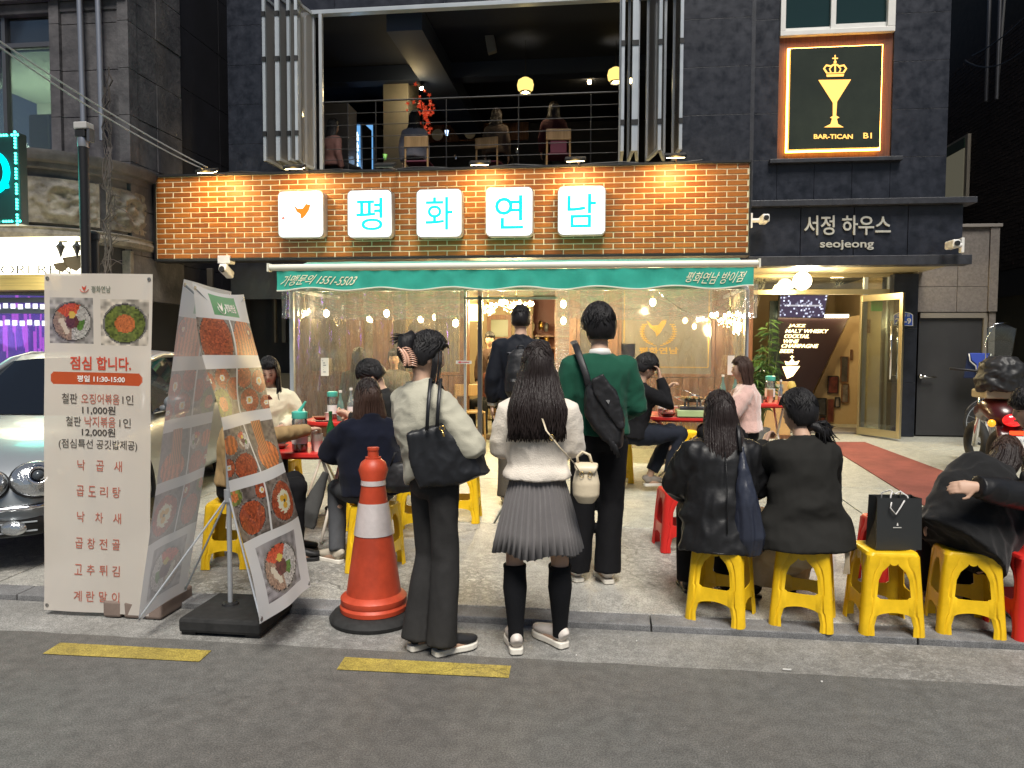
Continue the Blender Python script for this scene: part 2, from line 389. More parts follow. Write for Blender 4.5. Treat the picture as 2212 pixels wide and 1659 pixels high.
for a, b_ in zip(kx[:-1], kx[1:]): slab(a, b_, KY, KY+.17, M_curb, .2, .004, 'kerb_stone')
yr = [KY+.17, 6.2, 8.1, 10.9, 13.6, 20]
for j, (a, b_) in enumerate(zip(yr[:-1], yr[1:])):
    xsx = [-12, -7.2, -3.9, -.9 if j else -.55, 2.35, 6.6, 12]
    for x0, x1 in zip(xsx[:-1], xsx[1:]): slab(x0, x1, a, b_, M_ter if j < 1 else M_ter2)
# red entrance strip painted on the terrace
A, B_, C_, D_ = aG(1775, 956), aG(1995, 1093), aG(2095, 1040), aG(1868, 956)
dv = (B_-A); E_ = A+dv*1.5; G_ = D_+(C_-D_)*2.6
M_mat = mat('red_coir_mat', (.21, .06, .045), .9, var=.25, vscale=3, bump=.4, bscale=300)
E_ = A+dv*((A.y-4.8)/(A.y-B_.y)); G_ = D_+(C_-D_)*((D_.y-4.8)/(D_.y-C_.y))
mb = MB(); q = [A, E_, G_, D_]; q = [(p.x, p.y, gz(p.y)) for p in q]
mb.prism([(x, y, z+.003) for x, y, z in q], (0, 0, .008))
mb.build('entrance_mat', M_mat, bevel=.002, label='long dark red mat leading over the concrete to the glass door', cat='mat')
# small litter on the road
for i, (x, y, l) in enumerate([(1700, 1446, .04), (1245, 1415, .006), (1775, 1472, .009), (1375, 1384, .008)]):
    p = aZ(x, y, .006); a = i*1.3
    mb = MB(); d = Vector((math.cos(a*.4), math.sin(a*.4)*.2, 0)).normalized()
    mb.obox(p, d*l*.5, Vector((-d.y, d.x, 0))*.003, (0, 0, .003)); mb.build('cigarette_end' if i else 'paper_scrap', M_white, bevel=.001,
        label=['white paper scrap lying on the asphalt in front of the yellow stools', 'tiny white cigarette end on the asphalt by the white sneakers',
               'short pale cigarette end on the asphalt near the right stools', 'pale cigarette end lying on the gutter left of the stools'][i], cat='litter')
# ================================================================== panels
def panels(parent, x0, x1, z0, z1, Y, pw, ph, m, th=.06, g=.0022, name='stone_panel', jit=.001, off=0.):
    nx = max(1, round((x1-x0)/pw)); nz = max(1, round((z1-z0)/ph)); cache = {}
    for j in range(nz):
        for i in range(nx):
            a, b_ = x0+(x1-x0)*i/nx, x0+(x1-x0)*(i+1)/nx; c, d = z0+(z1-z0)*j/nz, z0+(z1-z0)*(j+1)/nz
            dy = random.uniform(-jit, jit)
            MB().box(a+g, b_-g, Y+dy, Y+th, c+g, d-g).build(name, m, parent, bevel=.0015)
UF, RF, SY, TY, AY = 10.9, 10.9, 9.9, 9.2, 8.7
bld = thing('restaurant_building', 'dark granite building with open folding windows above the brick sign', 'building', (-2, UF, 0))
# upper opening
OX0, OX1 = aY(608, 200, UF).x, aY(1463, 200, UF).x
OZ0 = aY(1000, 362, UF).z; OZ1 = aY(1000, 6, UF).z; LX = aY(492, 200, UF).x; RX = aY(1622, 200, UF).x
RX2 = aY(2053, 100, 11.1).x; ZT = 8.2
panels(bld, LX, OX0, 2.3, ZT, UF, .75, .62, M_gran)
panels(bld, OX1, RX, 4.2, ZT, UF, .8, .62, M_gran)
panels(bld, OX0, OX1, OZ1, ZT, UF, .8, .62, M_gran)
panels(bld, OX0, RX, 2.75, OZ0-.02, UF, .8, .6, M_gran)
# right bay, with the small window and the bar sign
CZ1 = aY(1850, 440, 11.0).z; CZ0 = aY(1850, 574, 10.9).z
wx0, wx1 = aY(1685, 60, 11.1).x, aY(1932, 60, 11.1).x; wz = aY(1800, 75, 11.1).z; sz0 = aY(1800, 340, 11.1).z
panels(bld, RX, wx0, CZ1, ZT, 11.1, .7, .62, M_gran)
panels(bld, wx1, RX2, CZ1, ZT, 11.1, .9, .62, M_gran)
panels(bld, wx0, wx1, CZ1, sz0-.06, 11.1, .6, .6, M_gran)
b = MB(); b.box(RX-.002, RX+.05, UF, 11.12, CZ1, ZT); b.build('wall_return', M_gran2, bld)
# side wall, roof and backs
b = MB(); b.box(RX2-.1, RX2, 11.17, 20, CZ0+.09, ZT); b.box(LX, LX+.1, 10.97, 20, 2.3, ZT); b.box(LX, RX2, 19.9, 20, 0, ZT); b.box(LX-.05, RX2+.05, UF+.05, 20.05, ZT, ZT+.25)
b.box(LX, LX+.1, 11.0, 20, 0, 2.3)
b.build('wall', M_darkwall, bld)
# ------------------------------------------------------------------ upstairs room
FZ = OZ0+.0; CE = OZ1+.12
b = MB(); b.box(LX+.1, RX, UF+.02, 18, OZ0-.22, OZ0-.025); b.build('upper_floor', mat('dark_floor', (.015, .015, .02), .5), bld)
b = MB(); b.box(LX+.1, RX, UF+.07, 18, CE, CE+.1); b.build('upper_ceiling', mat('dark_blue_ceiling', (.003, .006, .016), .8), bld)
b = MB(); b.box(LX+.1, RX, 17.2, 17.3, OZ0-.02, CE); b.box(RX-.1, RX, 11.2, 17.2, OZ0-.02, CE); b.build('upper_wall', mat('navy_wall', (.004, .006, .014), .7), bld)
# beams along the ceiling
b = MB(); b.box(-3.3, -2.75, UF+.3, 17.1, CE-.35, CE-.01); b.box(LX+.2, RX-.2, 13.4, 13.7, CE-.28, CE-.012); b.build('ceiling_beam', mat('slate_paint', (.010, .018, .042), .7), bld)
# pale column
p0, p1 = aY(828, 200, 13.6), aY(876, 200, 13.6)
b = MB(); b.box(p0.x, p1.x+.05, 13.6, 14.4, OZ0, CE-.02); b.build('column', mat('pale_column', (.24, .23, .20), .7, var=.1), bld)
# timber panelling on the back wall
p0, p1 = aY(880, 262, 17.1), aY(1142, 206, 17.1); n = 14
for i in range(n):
    a = p0.x+(p1.x-p0.x)*i/n; MB().box(a+.006, a+(p1.x-p0.x)/n-.006, 17.1, 17.18, p0.z-.5, p1.z).build('wall_plank', M_woodd, bld, bevel=.004)
b = MB(); b.box(p0.x-1.6, p1.x+.6, 16.2, 16.8, OZ0, OZ0+1.0); b.build('bar_counter', mat('bar_front', (.05, .035, .03), .4), bld)
for x, y in [(824, 263), (966, 259), (1122, 254)]:
    p = aY(x, y, 16.9); MB().ball(p, .035, 10, 6).build('downlight', M_warmhi, bld)
    lamp('downlight_glow', p+Vector((0, -.15, 0)), 3, WARM, .04, bld)
# wall art discs behind the bar
for x, y in [(945, 291), (1015, 287)]:
    p = aY(x, y, 16.7); mb = MB(); mb.tube([p, p+Vector((0, .02, 0))], .13, 20); mb.build('wall_plate', mat('pale_print', (.5, .48, .42), .6), bld)
# drinks fridges, their fronts turned to the tables
for k, (x0, x1) in enumerate([(760, 779), (785, 806)]):
    fr = thing('drinks_fridge', ['tall drinks fridge glowing blue, nearer the window edge', 'tall drinks fridge glowing blue, next to the pale column'][k], 'fridge', aY(x0, 340, 14.2+k*.8), group='drinks fridges upstairs')
    a, c = aY(x0, 270, 14.2+k*.8), aY(x1, 370, 14.2+k*.8)
    MB().box(a.x-.04, c.x+.04, a.y, a.y+.6, OZ0, a.z+.06).build('cabinet', M_alud, fr, bevel=.01)
    MB().box(a.x, c.x, a.y-.02, a.y-.005, OZ0+.1, a.z).build('glass_door', emat('fridge_glow', (.16, .42, .8), .3), fr)
    for s in range(7):
        z = OZ0+.16+s*.2
        if z < a.z-.1:
            mb = MB()
            for q_ in range(4): mb.lathe([(.028, 0), (.028, .1), (.011, .13), (.011, .16)], (a.x+.05+q_*(c.x-a.x-.1)/3, a.y-.05, z), 8)
            mb.build('bottle_row', emat('fridge_bottle', (.7, .9, 1.), .9), fr)
    lamp('fridge_light', (a.x+.1, a.y-.3, OZ0+.9), 5, (.4, .65, 1), .15, fr)
mb = MB(); a = aY(712, 230, 13.5); mb.box(a.x-.6, aY(752, 300, 13.5).x, 13.5, 14.0, OZ0, a.z+.05); mb.build('partition', mat('grey_partition', (.13, .13, .15), .6), bld)
# ceiling cassette unit
ac = thing('air_conditioner', 'ceiling cassette air conditioner hanging over the upstairs tables', 'air conditioner', aY(985, 60, 12.6))
a, c = aY(934, 32, 12.6), aY(1040, 66, 12.6)
MB().box(a.x, c.x, 12.6, 13.5, c.z, a.z+.1).build('housing', mat('ac_grey', (.10, .105, .12), .5), ac, bevel=.02)
MB().box(a.x+.1, c.x-.1, 12.55, 13.4, c.z-.16, c.z-.01).build('grille', mat('ac_dark', (.05, .05, .06), .5), ac, bevel=.01)
for x in (928, 1060):
    p = aY(x, 92, 12.4); mb = MB(); mb.obox(p, (.07, 0, .02), (0, .06, 0), (-.03, 0, .17)); mb.build('loudspeaker', mat('speaker_grey', (.16, .16, .16), .5), bevel=.01,
        label='slim grey loudspeaker hung %s the upstairs air conditioner' % ('left of' if x < 1000 else 'right of'), cat='speaker')
# pendant lamp and bulbs
def pendant(px, py, Y, r, label):
    p = aY(px, py, Y); t = thing('pendant_lamp', label, 'lamp', p)
    MB().lathe([(r*.55, -r*.85), (r*.9, -r*.55), (r, 0), (r*.86, .55*r), (r*.4, .85*r)], p, 20, cap=False).build('lamp_shade', mat('woven_shade', (.3, .25, .08), .6, emit=(1, .7, .2), estr=.4, bump=.6, bscale=12, stretch=(.1, .1, 5)), t, smooth=True)
    MB().lathe([(r*.62, -r*.95), (r*.7, -r*.62), (r*.9, -r*.55)], p, 20, cap=False).build('shade_rim', M_black, t, smooth=True)
    MB().ball(p-Vector((0, 0, r*.5)), r*.45).build('bulb', M_warmhi, t, smooth=True)
    MB().cyl(p+Vector((0, 0, r*.8)), (p.x, p.y, CE), .008).build('cord', M_black, t)
    lamp('pendant_glow', p-Vector((0, 0, r*1.1)), 1.6, WARM, .06, t)
pendant(1135, 184, 12.6, .14, 'woven yellow pendant lamp hanging over the upstairs tables')
pendant(1330, 162, 12.8, .14, 'woven yellow pendant lamp half hidden by the right folded windows')
for i, (x, y) in enumerate([(1241, 21), (1259, 48), (1323, 48), (1283, 143), (1246, 163), (1273, 177)]):
    p = aY(x, y, 12.2 if i < 3 else 14.5); t = thing('bare_bulb', 'bare warm bulb upstairs, %s' % ['topmost of the upper three', 'left of the lower pair by the ceiling', 'right of the lower pair by the ceiling', 'highest of the lower three',
        'leftmost of the lower three', 'lowest of all'][i], 'bulb', p, group='bare bulbs over the upstairs room')
    MB().ball(p, (.035, .035, .045), 12, 8).build('bulb', M_warm, t, smooth=True)
    MB().cyl(p+Vector((0, 0, .04)), p+Vector((0, 0, .09)), .014).build('socket', M_brass, t)
    MB().cyl(p+Vector((0, 0, .09)), (p.x, p.y, CE), .004).build('cord', M_black, t)
    lamp('bulb_glow', p-Vector((0, .06, 0)), .35, WARM, .04, t)
p = aY(910, 190, 13.3); t = thing('spot_lamp', 'small black spot lamp shining on the pale upstairs column', 'lamp', p)
MB().cyl(p+Vector((-.05, 0, .1)), p, .04, .05).build('housing', M_black, t); MB().ball(p, .035).build('bulb', M_warmhi, t)
lamp('spot_glow', p-Vector((.1, .15, .1)), 4, WARM, .04, t)
# railing
rl = thing('railing', 'thin black metal railing across the open upstairs window', 'railing', (-2, UF+.12, OZ0))
xa, xb = aY(702, 220, UF+.12).x, aY(1336, 210, UF+.12).x
for i, y in enumerate([210, 236, 262, 288, 314, 338]):
    z = aY(1020, y, UF+.12).z; r = .013 if i == 0 else .005; MB().cyl((xa, UF+.12, z), (xb, UF+.12, z), r, n=8).build('rail', M_black, rl)
zt = aY(1020, 210, UF+.12).z
for x in (752, 812, 964, 1120, 1276):
    X = aY(x, 300, UF+.12).x; MB().cyl((X, UF+.12, OZ0), (X, UF+.12, zt), .008, n=8).build('post', M_black, rl)
# ------------------------------------------------------------------ folding windows
H_ = OZ1-OZ0-.04
def leaf(w=.66):
    t = thing('folding_window', '', 'window')
    f = .045
    for nm, bx in (('stile', (0, f, 0, H_)), ('stile', (w-f, w, 0, H_)), ('rail', (f, w-f, 0, f)), ('rail', (f, w-f, H_-f, H_))):
        MB().box(-.022, .022, -bx[1], -bx[0], bx[2], bx[3]).build(nm, M_alu, t, bevel=.004)
    MB().box(-.004, .004, -w+f, -f, f, H_-f).build('pane', film('pale_reflection_glass', (.4, .5, .5), .16, .04, 0, milk=.6), t)  # pane milkiness stands in for light reflected by plain glass
    for z in (.35, 1.4, H_-.3): MB().box(-.027, .027, -w-.010, -w+.02, z, z+.07).build('hinge', M_blackp, t)
    return t
lf = leaf(); xs_ = [(OX0+.05, -4), (OX0+.15, 4), (OX0+.27, -5), (OX0+.38, 9), (OX0+.50, -12)]
lab = ['outermost', 'second', 'third', 'fourth', 'innermost']
for i, (x, a) in enumerate(xs_):
    o = lf if i == 0 else copy_tree(lf)
    o.location = (x, UF+.06, OZ0+.02); o.rotation_euler = (0, 0, math.radians(a)); o['label'] = 'folded aluminium glass leaf, %s in the left stack over the sign' % lab[i]; o['group'] = 'folding window leaves'
for i, (x, a) in enumerate([(OX1-.05, 4), (OX1-.17, -10), (OX1-.42, 12), (OX1-.55, -4), (OX1-.68, 4), (OX1-.78, 0)]):
    o = copy_tree(lf); o.location = (x, UF+.06, OZ0+.02); o.rotation_euler = (0, 0, math.radians(a)); o['label'] = 'folded aluminium glass leaf, %s in the right stack over the sign' % (['outermost', 'second', 'third', 'fourth', 'fifth', 'innermost'][i])
    o['group'] = 'folding window leaves'
b = MB(); b.box(OX0, OX1, UF-.02, UF+.1, OZ1-.06, OZ1); b.build('window_head', M_alu, bld, bevel=.004)
b = MB(); b.box(OX0, OX1, UF-.03, UF+.12, OZ0-.05, OZ0); b.build('window_sill', M_alud, bld, bevel=.004)
X = aY(690, 200, UF).x; b = MB(); b.box(X, X+.05, UF-.02, UF+.05, OZ0, OZ1-.06); X = aY(1337, 200, UF).x; b.box(X, X+.06, UF-.02, UF+.05, OZ0, OZ1-.06); b.build('window_jamb', M_alu, bld, bevel=.004)
# ------------------------------------------------------------------ small window upper right
wn = thing('sliding_window', 'white framed sliding window above the golden bar sign', 'window', (wx0, 11.1, wz))
b = MB(); zt = wz+1.3
b.box(wx0, wx1, 11.06, 11.2, wz, wz+.07); b.box(wx0, wx0+.07, 11.06, 11.2, wz+.07, zt); b.box(wx1-.1, wx1, 11.06, 11.2, wz+.07, zt); b.box(wx0, wx1, 11.06, 11.2, zt, zt+.07); b.build('frame', M_white, wn, bevel=.006)
xm = aY(1800, 50, 11.1).x
b = MB(); b.box(xm-.035, xm+.035, 11.09, 11.14, wz+.07, zt); b.box(wx0+.07, xm-.035, 11.11, 11.14, wz+.07, wz+.12); b.box(xm+.035, wx1-.1, 11.11, 11.14, wz+.07, wz+.15); b.build('sash', M_white, wn, bevel=.004)
for a, c in ((wx0+.07, xm-.035), (xm+.035, wx1-.1)): MB().box(a, c, 11.145, 11.15, wz+.12, zt).build('pane', mat('dark_teal_glass', (.012, .03, .03), .08), wn)
# wooden recess with bar sign
b = MB(); b.box(wx0, wx1, 11.13, 11.19, sz0-.02, wz-.002); b.build('timber_backing', mat('red_brown_board', (.12, .045, .022), .5, var=.3, vscale=6, stretch=(8, 8, .4)), bld)
b = MB(); b.box(wx0-.12, wx1+.13, 11.0, 11.16, sz0-.08, sz0-.025); b.build('ledge', M_gran2, bld, bevel=.005)
sg = thing('bar_sign', 'dark green bar sign with gold crown and cocktail glass, edges glowing gold', 'sign', aY(1800, 210, 11.0))
a = aY(1708, 105, 11.0); c = aY(1900, 318, 11.0)
MB().box(a.x, c.x, 11.0, 11.02, c.z, a.z).build('face_panel', mat('green_black_acrylic', (.028, .034, .022), .2, coat=.3, var=.2, vscale=2), sg, bevel=.003)
M_edge = emat('gold_led', (1., .45, .07), 5)
b = MB(); e = .028
b.box(a.x-e, c.x+e, 11.06, 11.075, a.z, a.z+e); b.box(a.x-e, c.x+e, 11.06, 11.075, c.z-e, c.z); b.box(a.x-e, a.x, 11.06, 11.075, c.z, a.z); b.box(c.x, c.x+e, 11.06, 11.075, c.z, a.z)
b.build('led_edge', M_edge, sg)
M_gold = emat('gold_letters', (1., .50, .12), .62)
Y0 = 10.995
def P2(x, y, Y=Y0): return aY(x, y, Y)
def shape2(name, pts, m, parent, Y=Y0, d=.006):
    mb = MB(); mb.prism([P2(x, y, Y) for x, y in pts], (0, -d, 0)); return mb.build(name, m, parent)
shape2('glass_emblem', [(1768, 173), (1838, 172), (1835, 177), (1808, 220), (1806, 250), (1810, 268), (1822, 275), (1780, 275), (1794, 268), (1799, 250), (1799, 222), (1771, 178)], M_gold, sg)
shape2('stem_ring', [(1793, 254), (1800, 250), (1806, 250), (1813, 254), (1806, 257), (1800, 257)], M_gold, sg, Y0-.006)
mb = MB(); cxp, czp = 1804, 148
def P3(x, y): return P2(x, y, Y0)
mb.prism([P3(1786, 166), (P3(1822, 165)), P3(1823, 160), P3(1785, 161)], (0, -.006, 0))
mb.prism([P3(1785, 159), P3(1823, 158), P3(1824, 156), P3(1784, 157)], (0, -.006, 0))
for s in (-1, 0, 1):
    if s: mb.tube([P3(1804+s*18, 157), P3(1804+s*24, 148), P3(1804+s*19, 141), P3(1804+s*9, 143), P3(1804+s*2, 139)], .013, 6)
    if s: mb.tube([P3(1804+s*9, 156), P3(1804+s*12, 149), P3(1804+s*7, 143)], .009, 6)
mb.cyl(P3(1804, 157), P3(1804, 138), .011, n=6)
mb.ball(P3(1804, 134), .02, 8, 6); mb.cyl(P3(1804, 131), P3(1804, 119), .008, n=6); mb.cyl(P3(1798, 126), P3(1810, 126), .008, n=6)
mb.build('crown_emblem', M_gold, sg)
def put(s, x0, y0, x1, y1, Y, m, parent, name='lettering', depth=.004, bold=.0, sh=0.):
    O = aY(x0, y1, Y); letters(s, name, m, parent, O, aY(x1, y1, Y)-O, aY(x0, y0, Y)-O, depth, bold, sh)
put('BAR-TICAN', 1758, 290, 1842, 300, Y0, M_gold, sg, bold=.02)
put('B1', 1865, 287, 1883, 299, Y0, M_gold, sg, bold=.01)
for k in range(5):
    for q_ in ((a.x-.012, c.z+(a.z-c.z)*(k+.5)/5), (c.x+.012, c.z+(a.z-c.z)*(k+.5)/5), (a.x+(c.x-a.x)*(k+.5)/5, a.z+.012), (a.x+(c.x-a.x)*(k+.5)/5, c.z-.012)): lamp('edge_glow', (q_[0], 11.04, q_[1]), .045, (1, .5, .12), .03, sg)
# ------------------------------------------------------------------ canopy with the house name
cp = thing('entrance_canopy', 'dark granite canopy over the entrance with silver house name letters', 'canopy', (3.2, 11.0, CZ0))
cx0 = RX+.0; cx1 = aY(2080, 500, 10.9).x; zt = aY(1850, 444, 10.85).z; zl = aY(1850, 428, 10.75).z
zb = aY(1850, 553, 10.88).z
n = 4
for i in range(n):
    a, c = cx0+(cx1-cx0)*i/n, cx0+(cx1-cx0)*(i+1)/n
    MB().box(a+.004, c-.004, 10.9, 11.0, zb+.002, zt-.002).build('stone_panel', M_gran, cp, bevel=.003)
MB().box(cx0-.0, cx1+.12, 10.78, 11.09, zt, zl).build('top_ledge', M_gran2, cp, bevel=.005)
MB().box(cx0-.0, cx1+.1, 10.83, 11.1, CZ0, zb).build('bottom_ledge', M_gran2, cp, bevel=.005)
MB().box(cx0, cx1, 11.02, 12.6, CZ0+.08, zt-.01).build('core', M_darkwall, cp)
M_sof = mat('soffit_strip', (.5, .42, .25), .45)
for i in range(9):
    y0 = 11.1+i*.155; MB().box(cx0+.01, cx1-.0, y0+.004, y0+.151, CZ0+.03, CZ0+.06).build('soffit_strip', M_sof, cp)
M_let = mat('brushed_steel_letters', (.62, .60, .52), .35, .55)
put('서정 하우스', 1737, 466, 1923, 508, 10.895, M_let, cp, 'lettering', .02, .012)
put('seojeong', 1771, 519, 1887, 540, 10.895, M_let, cp, 'lettering', .012, .015)
# ------------------------------------------------------------------ entrance hall
GY = 12.3; ex0 = RX-.35; ex1 = aY(1924, 800, GY).x; g0 = gz(GY); eZ = CZ0+.03
hall = thing('entrance_hall', 'yellow lit stairwell behind the glass entrance with framed pictures on its wall', 'entrance', (3.5, GY, g0))
M_hall = mat('ochre_wall', (.42, .31, .17), .7, var=.12, vscale=2)
b = MB(); b.box(ex0-.3, ex1+.3, 15.6, 15.7, -1.6, eZ+.4); b.build('back_wall', M_hall, hall)
b = MB(); b.box(ex1+.12, ex1+.2, GY+.15, 15.6, -1.6, eZ+.4); b.build('side_wall', M_hall, hall)
b = MB(); b.box(ex0-.3, ex1+.3, GY+.1, 15.7, eZ+.4, eZ+.5); b.build('hall_ceiling', M_hall, hall)
b = MB(); b.box(RX-.18, RX-.1, RF+.1, 15.6, g0, eZ+.4); b.build('inner_wall', mat('dark_green_wall', (.02, .035, .03), .6), hall)
b = MB(); b.box(ex0, ex1+.2, GY+.05, 13.1, g0-.1, g0+.03); b.build('threshold_step', M_beige, hall, bevel=.005)
# leaning dark board (underside of the stair) with glowing words
YB = 13.2; q = [(1680, 684), (1834, 685), (1751, 857), (1707, 870), (1690, 860)]
mb = MB(); mb.prism([aY(x, y, YB) for x, y in q], (0, .05, 0)); mb.build('menu_board', mat('oxblood_board', (.018, .005, .005), .45), hall)
mb = MB(); a, c = aY(1682, 686, YB-.03), aY(1832, 682, YB-.03); mb.box(a.x, c.x, YB-.06, YB-.02, a.z, c.z+.02); mb.build('strip_light', emat('warm_strip', (1, .85, .55), 7), hall)
M_glow = emat('glow_letters', (1., .72, .3), 1.6)
def putq(s, x0, y0, x1, y1, Y, lean, m, parent):
    O = aY(x0-lean, y1, Y); letters(s, 'lettering', m, parent, O, aY(x1-lean, y1+.5, Y)-O, aY(x0, y0, Y)-O, .01, .01)
for s, x0, y0, x1 in [('JAZZ', 1705, 700, 1741), ('MALT WHISKY', 1699, 711, 1790), ('COCKTAIL', 1696, 722, 1750), ('WINE', 1693, 733, 1726), ('CHAMPAGNE', 1690, 743, 1768), ('BEER', 1687, 754, 1716)]:
    putq(s, x0, y0, x1, y0+8, YB-.005, 3, M_glow, hall)
shape2('glass_emblem', [(1690, 792), (1728, 791), (1713, 812), (1700, 818)], M_glow, hall, YB-.004)
mb = MB(); mb.prism([aY(x, y, YB-.004) for x, y in [(1698, 789), (1722, 788), (1727, 779), (1717, 782), (1711, 775), (1704, 782), (1695, 780)]], (0, -.006, 0)); mb.cyl(aY(1711, 776, YB-.01), aY(1711, 768, YB-.01), .008, n=6); mb.cyl(aY(1707, 771, YB-.01), aY(1715, 771, YB-.01), .008, n=6); mb.build('crown_emblem', M_glow, hall)
# dark lower doorway and green-black wall on the left
mb = MB(); mb.prism([aY(x, y, YB+.02) for x, y in [(1664, 650), (1682, 650), (1690, 860), (1700, 925), (1652, 925)]], (0, .05, 0)); mb.build('dark_screen', mat('green_black', (.010, .022, .018), .5), hall)
mb = MB(); mb.prism([aY(x, y, YB+.1) for x, y in [(1700, 862), (1754, 856), (1752, 918), (1700, 925)]], (0, .05, 0)); mb.build('cellar_door', mat('cellar_brown', (.03, .02, .015), .5), hall)
tvt = thing('television', 'television showing a dark street scene, over the glowing drinks list', 'television', aY(1733, 662, YB-.2))
q = [(1683, 636), (1790, 636), (1781, 688), (1680, 686)]; mb = MB(); mb.prism([aY(x, y, YB-.2) for x, y in q], (0, .04, 0)); mb.build('casing', M_blackp, tvt)
rs = np.random.RandomState(3); C3 = np.array((.75, .8, 1.)); im = np.zeros((14, 30, 3))
im[:] = (.02, .015, .025); im += (rs.rand(14, 30, 1) > .8)*rs.rand(14, 30, 1)*C3*.4; im[6:7, 3:28] += .12
m = bpy.data.materials.new('screen_picture'); nt, out = _nodes(m); at = nt.nodes.new('ShaderNodeAttribute'); at.attribute_name = 'Col'; em = nt.nodes.new('ShaderNodeEmission'); em.inputs[1].default_value = 1.2
nt.links.new(at.outputs[0], em.inputs[0]); nt.links.new(em.outputs[0], out.inputs[0])
qa = [aY(x, y, YB-.205) for x, y in [(1684, 685), (1779, 686), (1787, 638), (1686, 638)]]
sheet('screen', lambda u, v: (qa[0]*(1-u)+qa[1]*u)*(1-v)+(qa[3]*(1-u)+qa[2]*u)*v, im, m, tvt)
# framed pictures on the ochre back wall
for i, (x0, y0, x1, y1) in enumerate([(1817, 770, 1832, 826), (1789, 812, 1811, 850), (1819, 829, 1833, 870), (1766, 860, 1785, 897), (1788, 862, 1801, 912), (1804, 858, 1815, 880), (1764, 902, 1772, 912), (1772, 900, 1783, 914), (1838, 755, 1842, 778), (1893, 770, 1906, 812), (1866, 690, 1880, 720)]):
    t = thing('framed_picture', 'framed picture on the ochre stairwell wall, ' + ['tall one highest left of the open door', 'wide dark one beside the slanted board', 'narrow red one under the tallest frame', 'dark portrait lowest but one on the left',
        'narrow gold one beside the dark portrait', 'small square one under the red picture', 'tiny one at the floor, left', 'tiny one at the floor, right', 'slim strip near the door edge', 'pale one seen through the fixed glass', 'highest one seen through the fixed glass'][i], 'picture', aY(x0, y1, YB+.35), group='framed pictures in the stairwell')
    a, c = aY(x0, y0, YB+.4), aY(x1, y1, YB+.4); f = .012
    b = MB(); b.box(a.x, c.x, YB+.4, YB+.43, a.z-f, a.z); b.box(a.x, c.x, YB+.4, YB+.43, c.z, c.z+f); b.box(a.x, a.x+f, YB+.4, YB+.43, c.z+f, a.z-f); b.box(c.x-f, c.x, YB+.4, YB+.43, c.z+f, a.z-f); b.build('frame', M_black if i % 2 else M_woodd, t)
    MB().box(a.x+f, c.x-f, YB+.415, YB+.425, c.z+f, a.z-f).build('print', mat('print_%d' % (i % 3), [(.06, .055, .05), (.12, .03, .02), (.16, .14, .12)][i % 3], .35, var=.6, vscale=9), t)
# picture wall sits just behind them
b = MB(); q = [(1755, 857), (1836, 684), (1990, 660), (1990, 935), (1700, 928), (1755, 920)]
b.prism([aY(x, y, YB+.46) for x, y in q], (0, .04, 0)); b.build('picture_wall', M_hall, hall)
lamp('hall_light', (aY(1800, 690, 12.9).x, 12.75, eZ-.1), 4.5, (1, .74, .36), .1, hall)
lamp('hall_light', aY(1850, 700, 13.0), 1.5, (1, .74, .36), .1, hall)
# glass front: frame, transom, fixed panes
b = MB(); zt = aY(1750, 632, GY).z
b.box(ex0, ex1, GY, GY+.08, zt-.03, zt+.05); b.box(ex0, ex1, GY, GY+.08, eZ-.06, eZ-.002)
b.build('transom', mat('gold_alu', (.5, .42, .24), .3, .8), hall, bevel=.004)
for x in (1869, 1921):
    X = aY(x, 700, GY).x; MB().box(X-.03, X+.03, GY+.002, GY+.075, g0+.03, eZ-.06).build('mullion', M_alu, hall, bevel=.004)
MB().box(aY(1872, 700, GY).x, aY(1918, 700, GY).x, GY+.03, GY+.038, g0+.04, eZ-.06).build('fixed_pane', M_glassc, hall)
MB().box(ex0, aY(1866, 700, GY).x, GY+.03, GY+.038, zt+.055, eZ-.065).build('transom_pane', M_glassc, hall)
MB().box(aY(1893, 652, GY).x-.07, aY(1893, 652, GY).x+.1, GY+.015, GY+.025, aY(1890, 672, GY).z, aY(1890, 645, GY).z).build('green_sticker', mat('green_sign', (.05, .28, .08), .5), hall)
gd = thing('glass_door', 'open glass door with a gold frame and long upright steel handles', 'door', aG(1944, 946))
pn = aY(1944, 946, 11.6); pf = aY(1852, 930, 12.26); pn.z = g0+.02; pf.z = g0+.02; hz = aY(1944, 630, pn.y).z-g0-.03
du = (pf-pn); dw = du.length; du.normalize(); dn = Vector((-du.y, du.x, 0))
def onl(u, z): return pn+du*u+Vector((0, 0, z))
M_gal = mat('gold_alu2', (.55, .47, .28), .3, .8)
for u0, u1, z0, z1, nm in [(0, .06, 0, hz, 'stile'), (dw-.04, dw, 0, hz, 'stile'), (.06, dw-.04, 0, .11, 'bottom_rail'), (.06, dw-.04, hz-.1, hz, 'top_rail')]:
    c = (onl(u0, z0)+onl(u1, z1))/2; MB().obox(c, du*(u1-u0)/2, dn*.022, (0, 0, (z1-z0)/2)).build(nm, M_gal, gd, bevel=.004)
c = (onl(.06, .11)+onl(dw-.04, hz-.1))/2; MB().obox(c, du*(dw-.1)/2, dn*.004, (0, 0, (hz-.21)/2)).build('pane', M_glassc, gd)
for s in (-1, 1):
    mb = MB(); q = [onl(.14, z)+dn*.07*s for z in (.95, 1.7)]; mb.cyl(q[0]-Vector((0, 0, .06)), q[1]+Vector((0, 0, .06)), .016, n=10)
    for k in q: mb.cyl(k, k-dn*.06*s, .009, n=8)
    mb.build('handle', M_chrome, gd, smooth=True)
gl = thing('globe_lamp', 'glowing white globe lamp hanging under the entrance canopy', 'lamp', aY(1733, 607, 11.8))
p = aY(1733, 607, 11.8); MB().ball(p, .135, 24, 14).build('globe', emat('globe_white', (1, .88, .6), 6), gl, smooth=True)
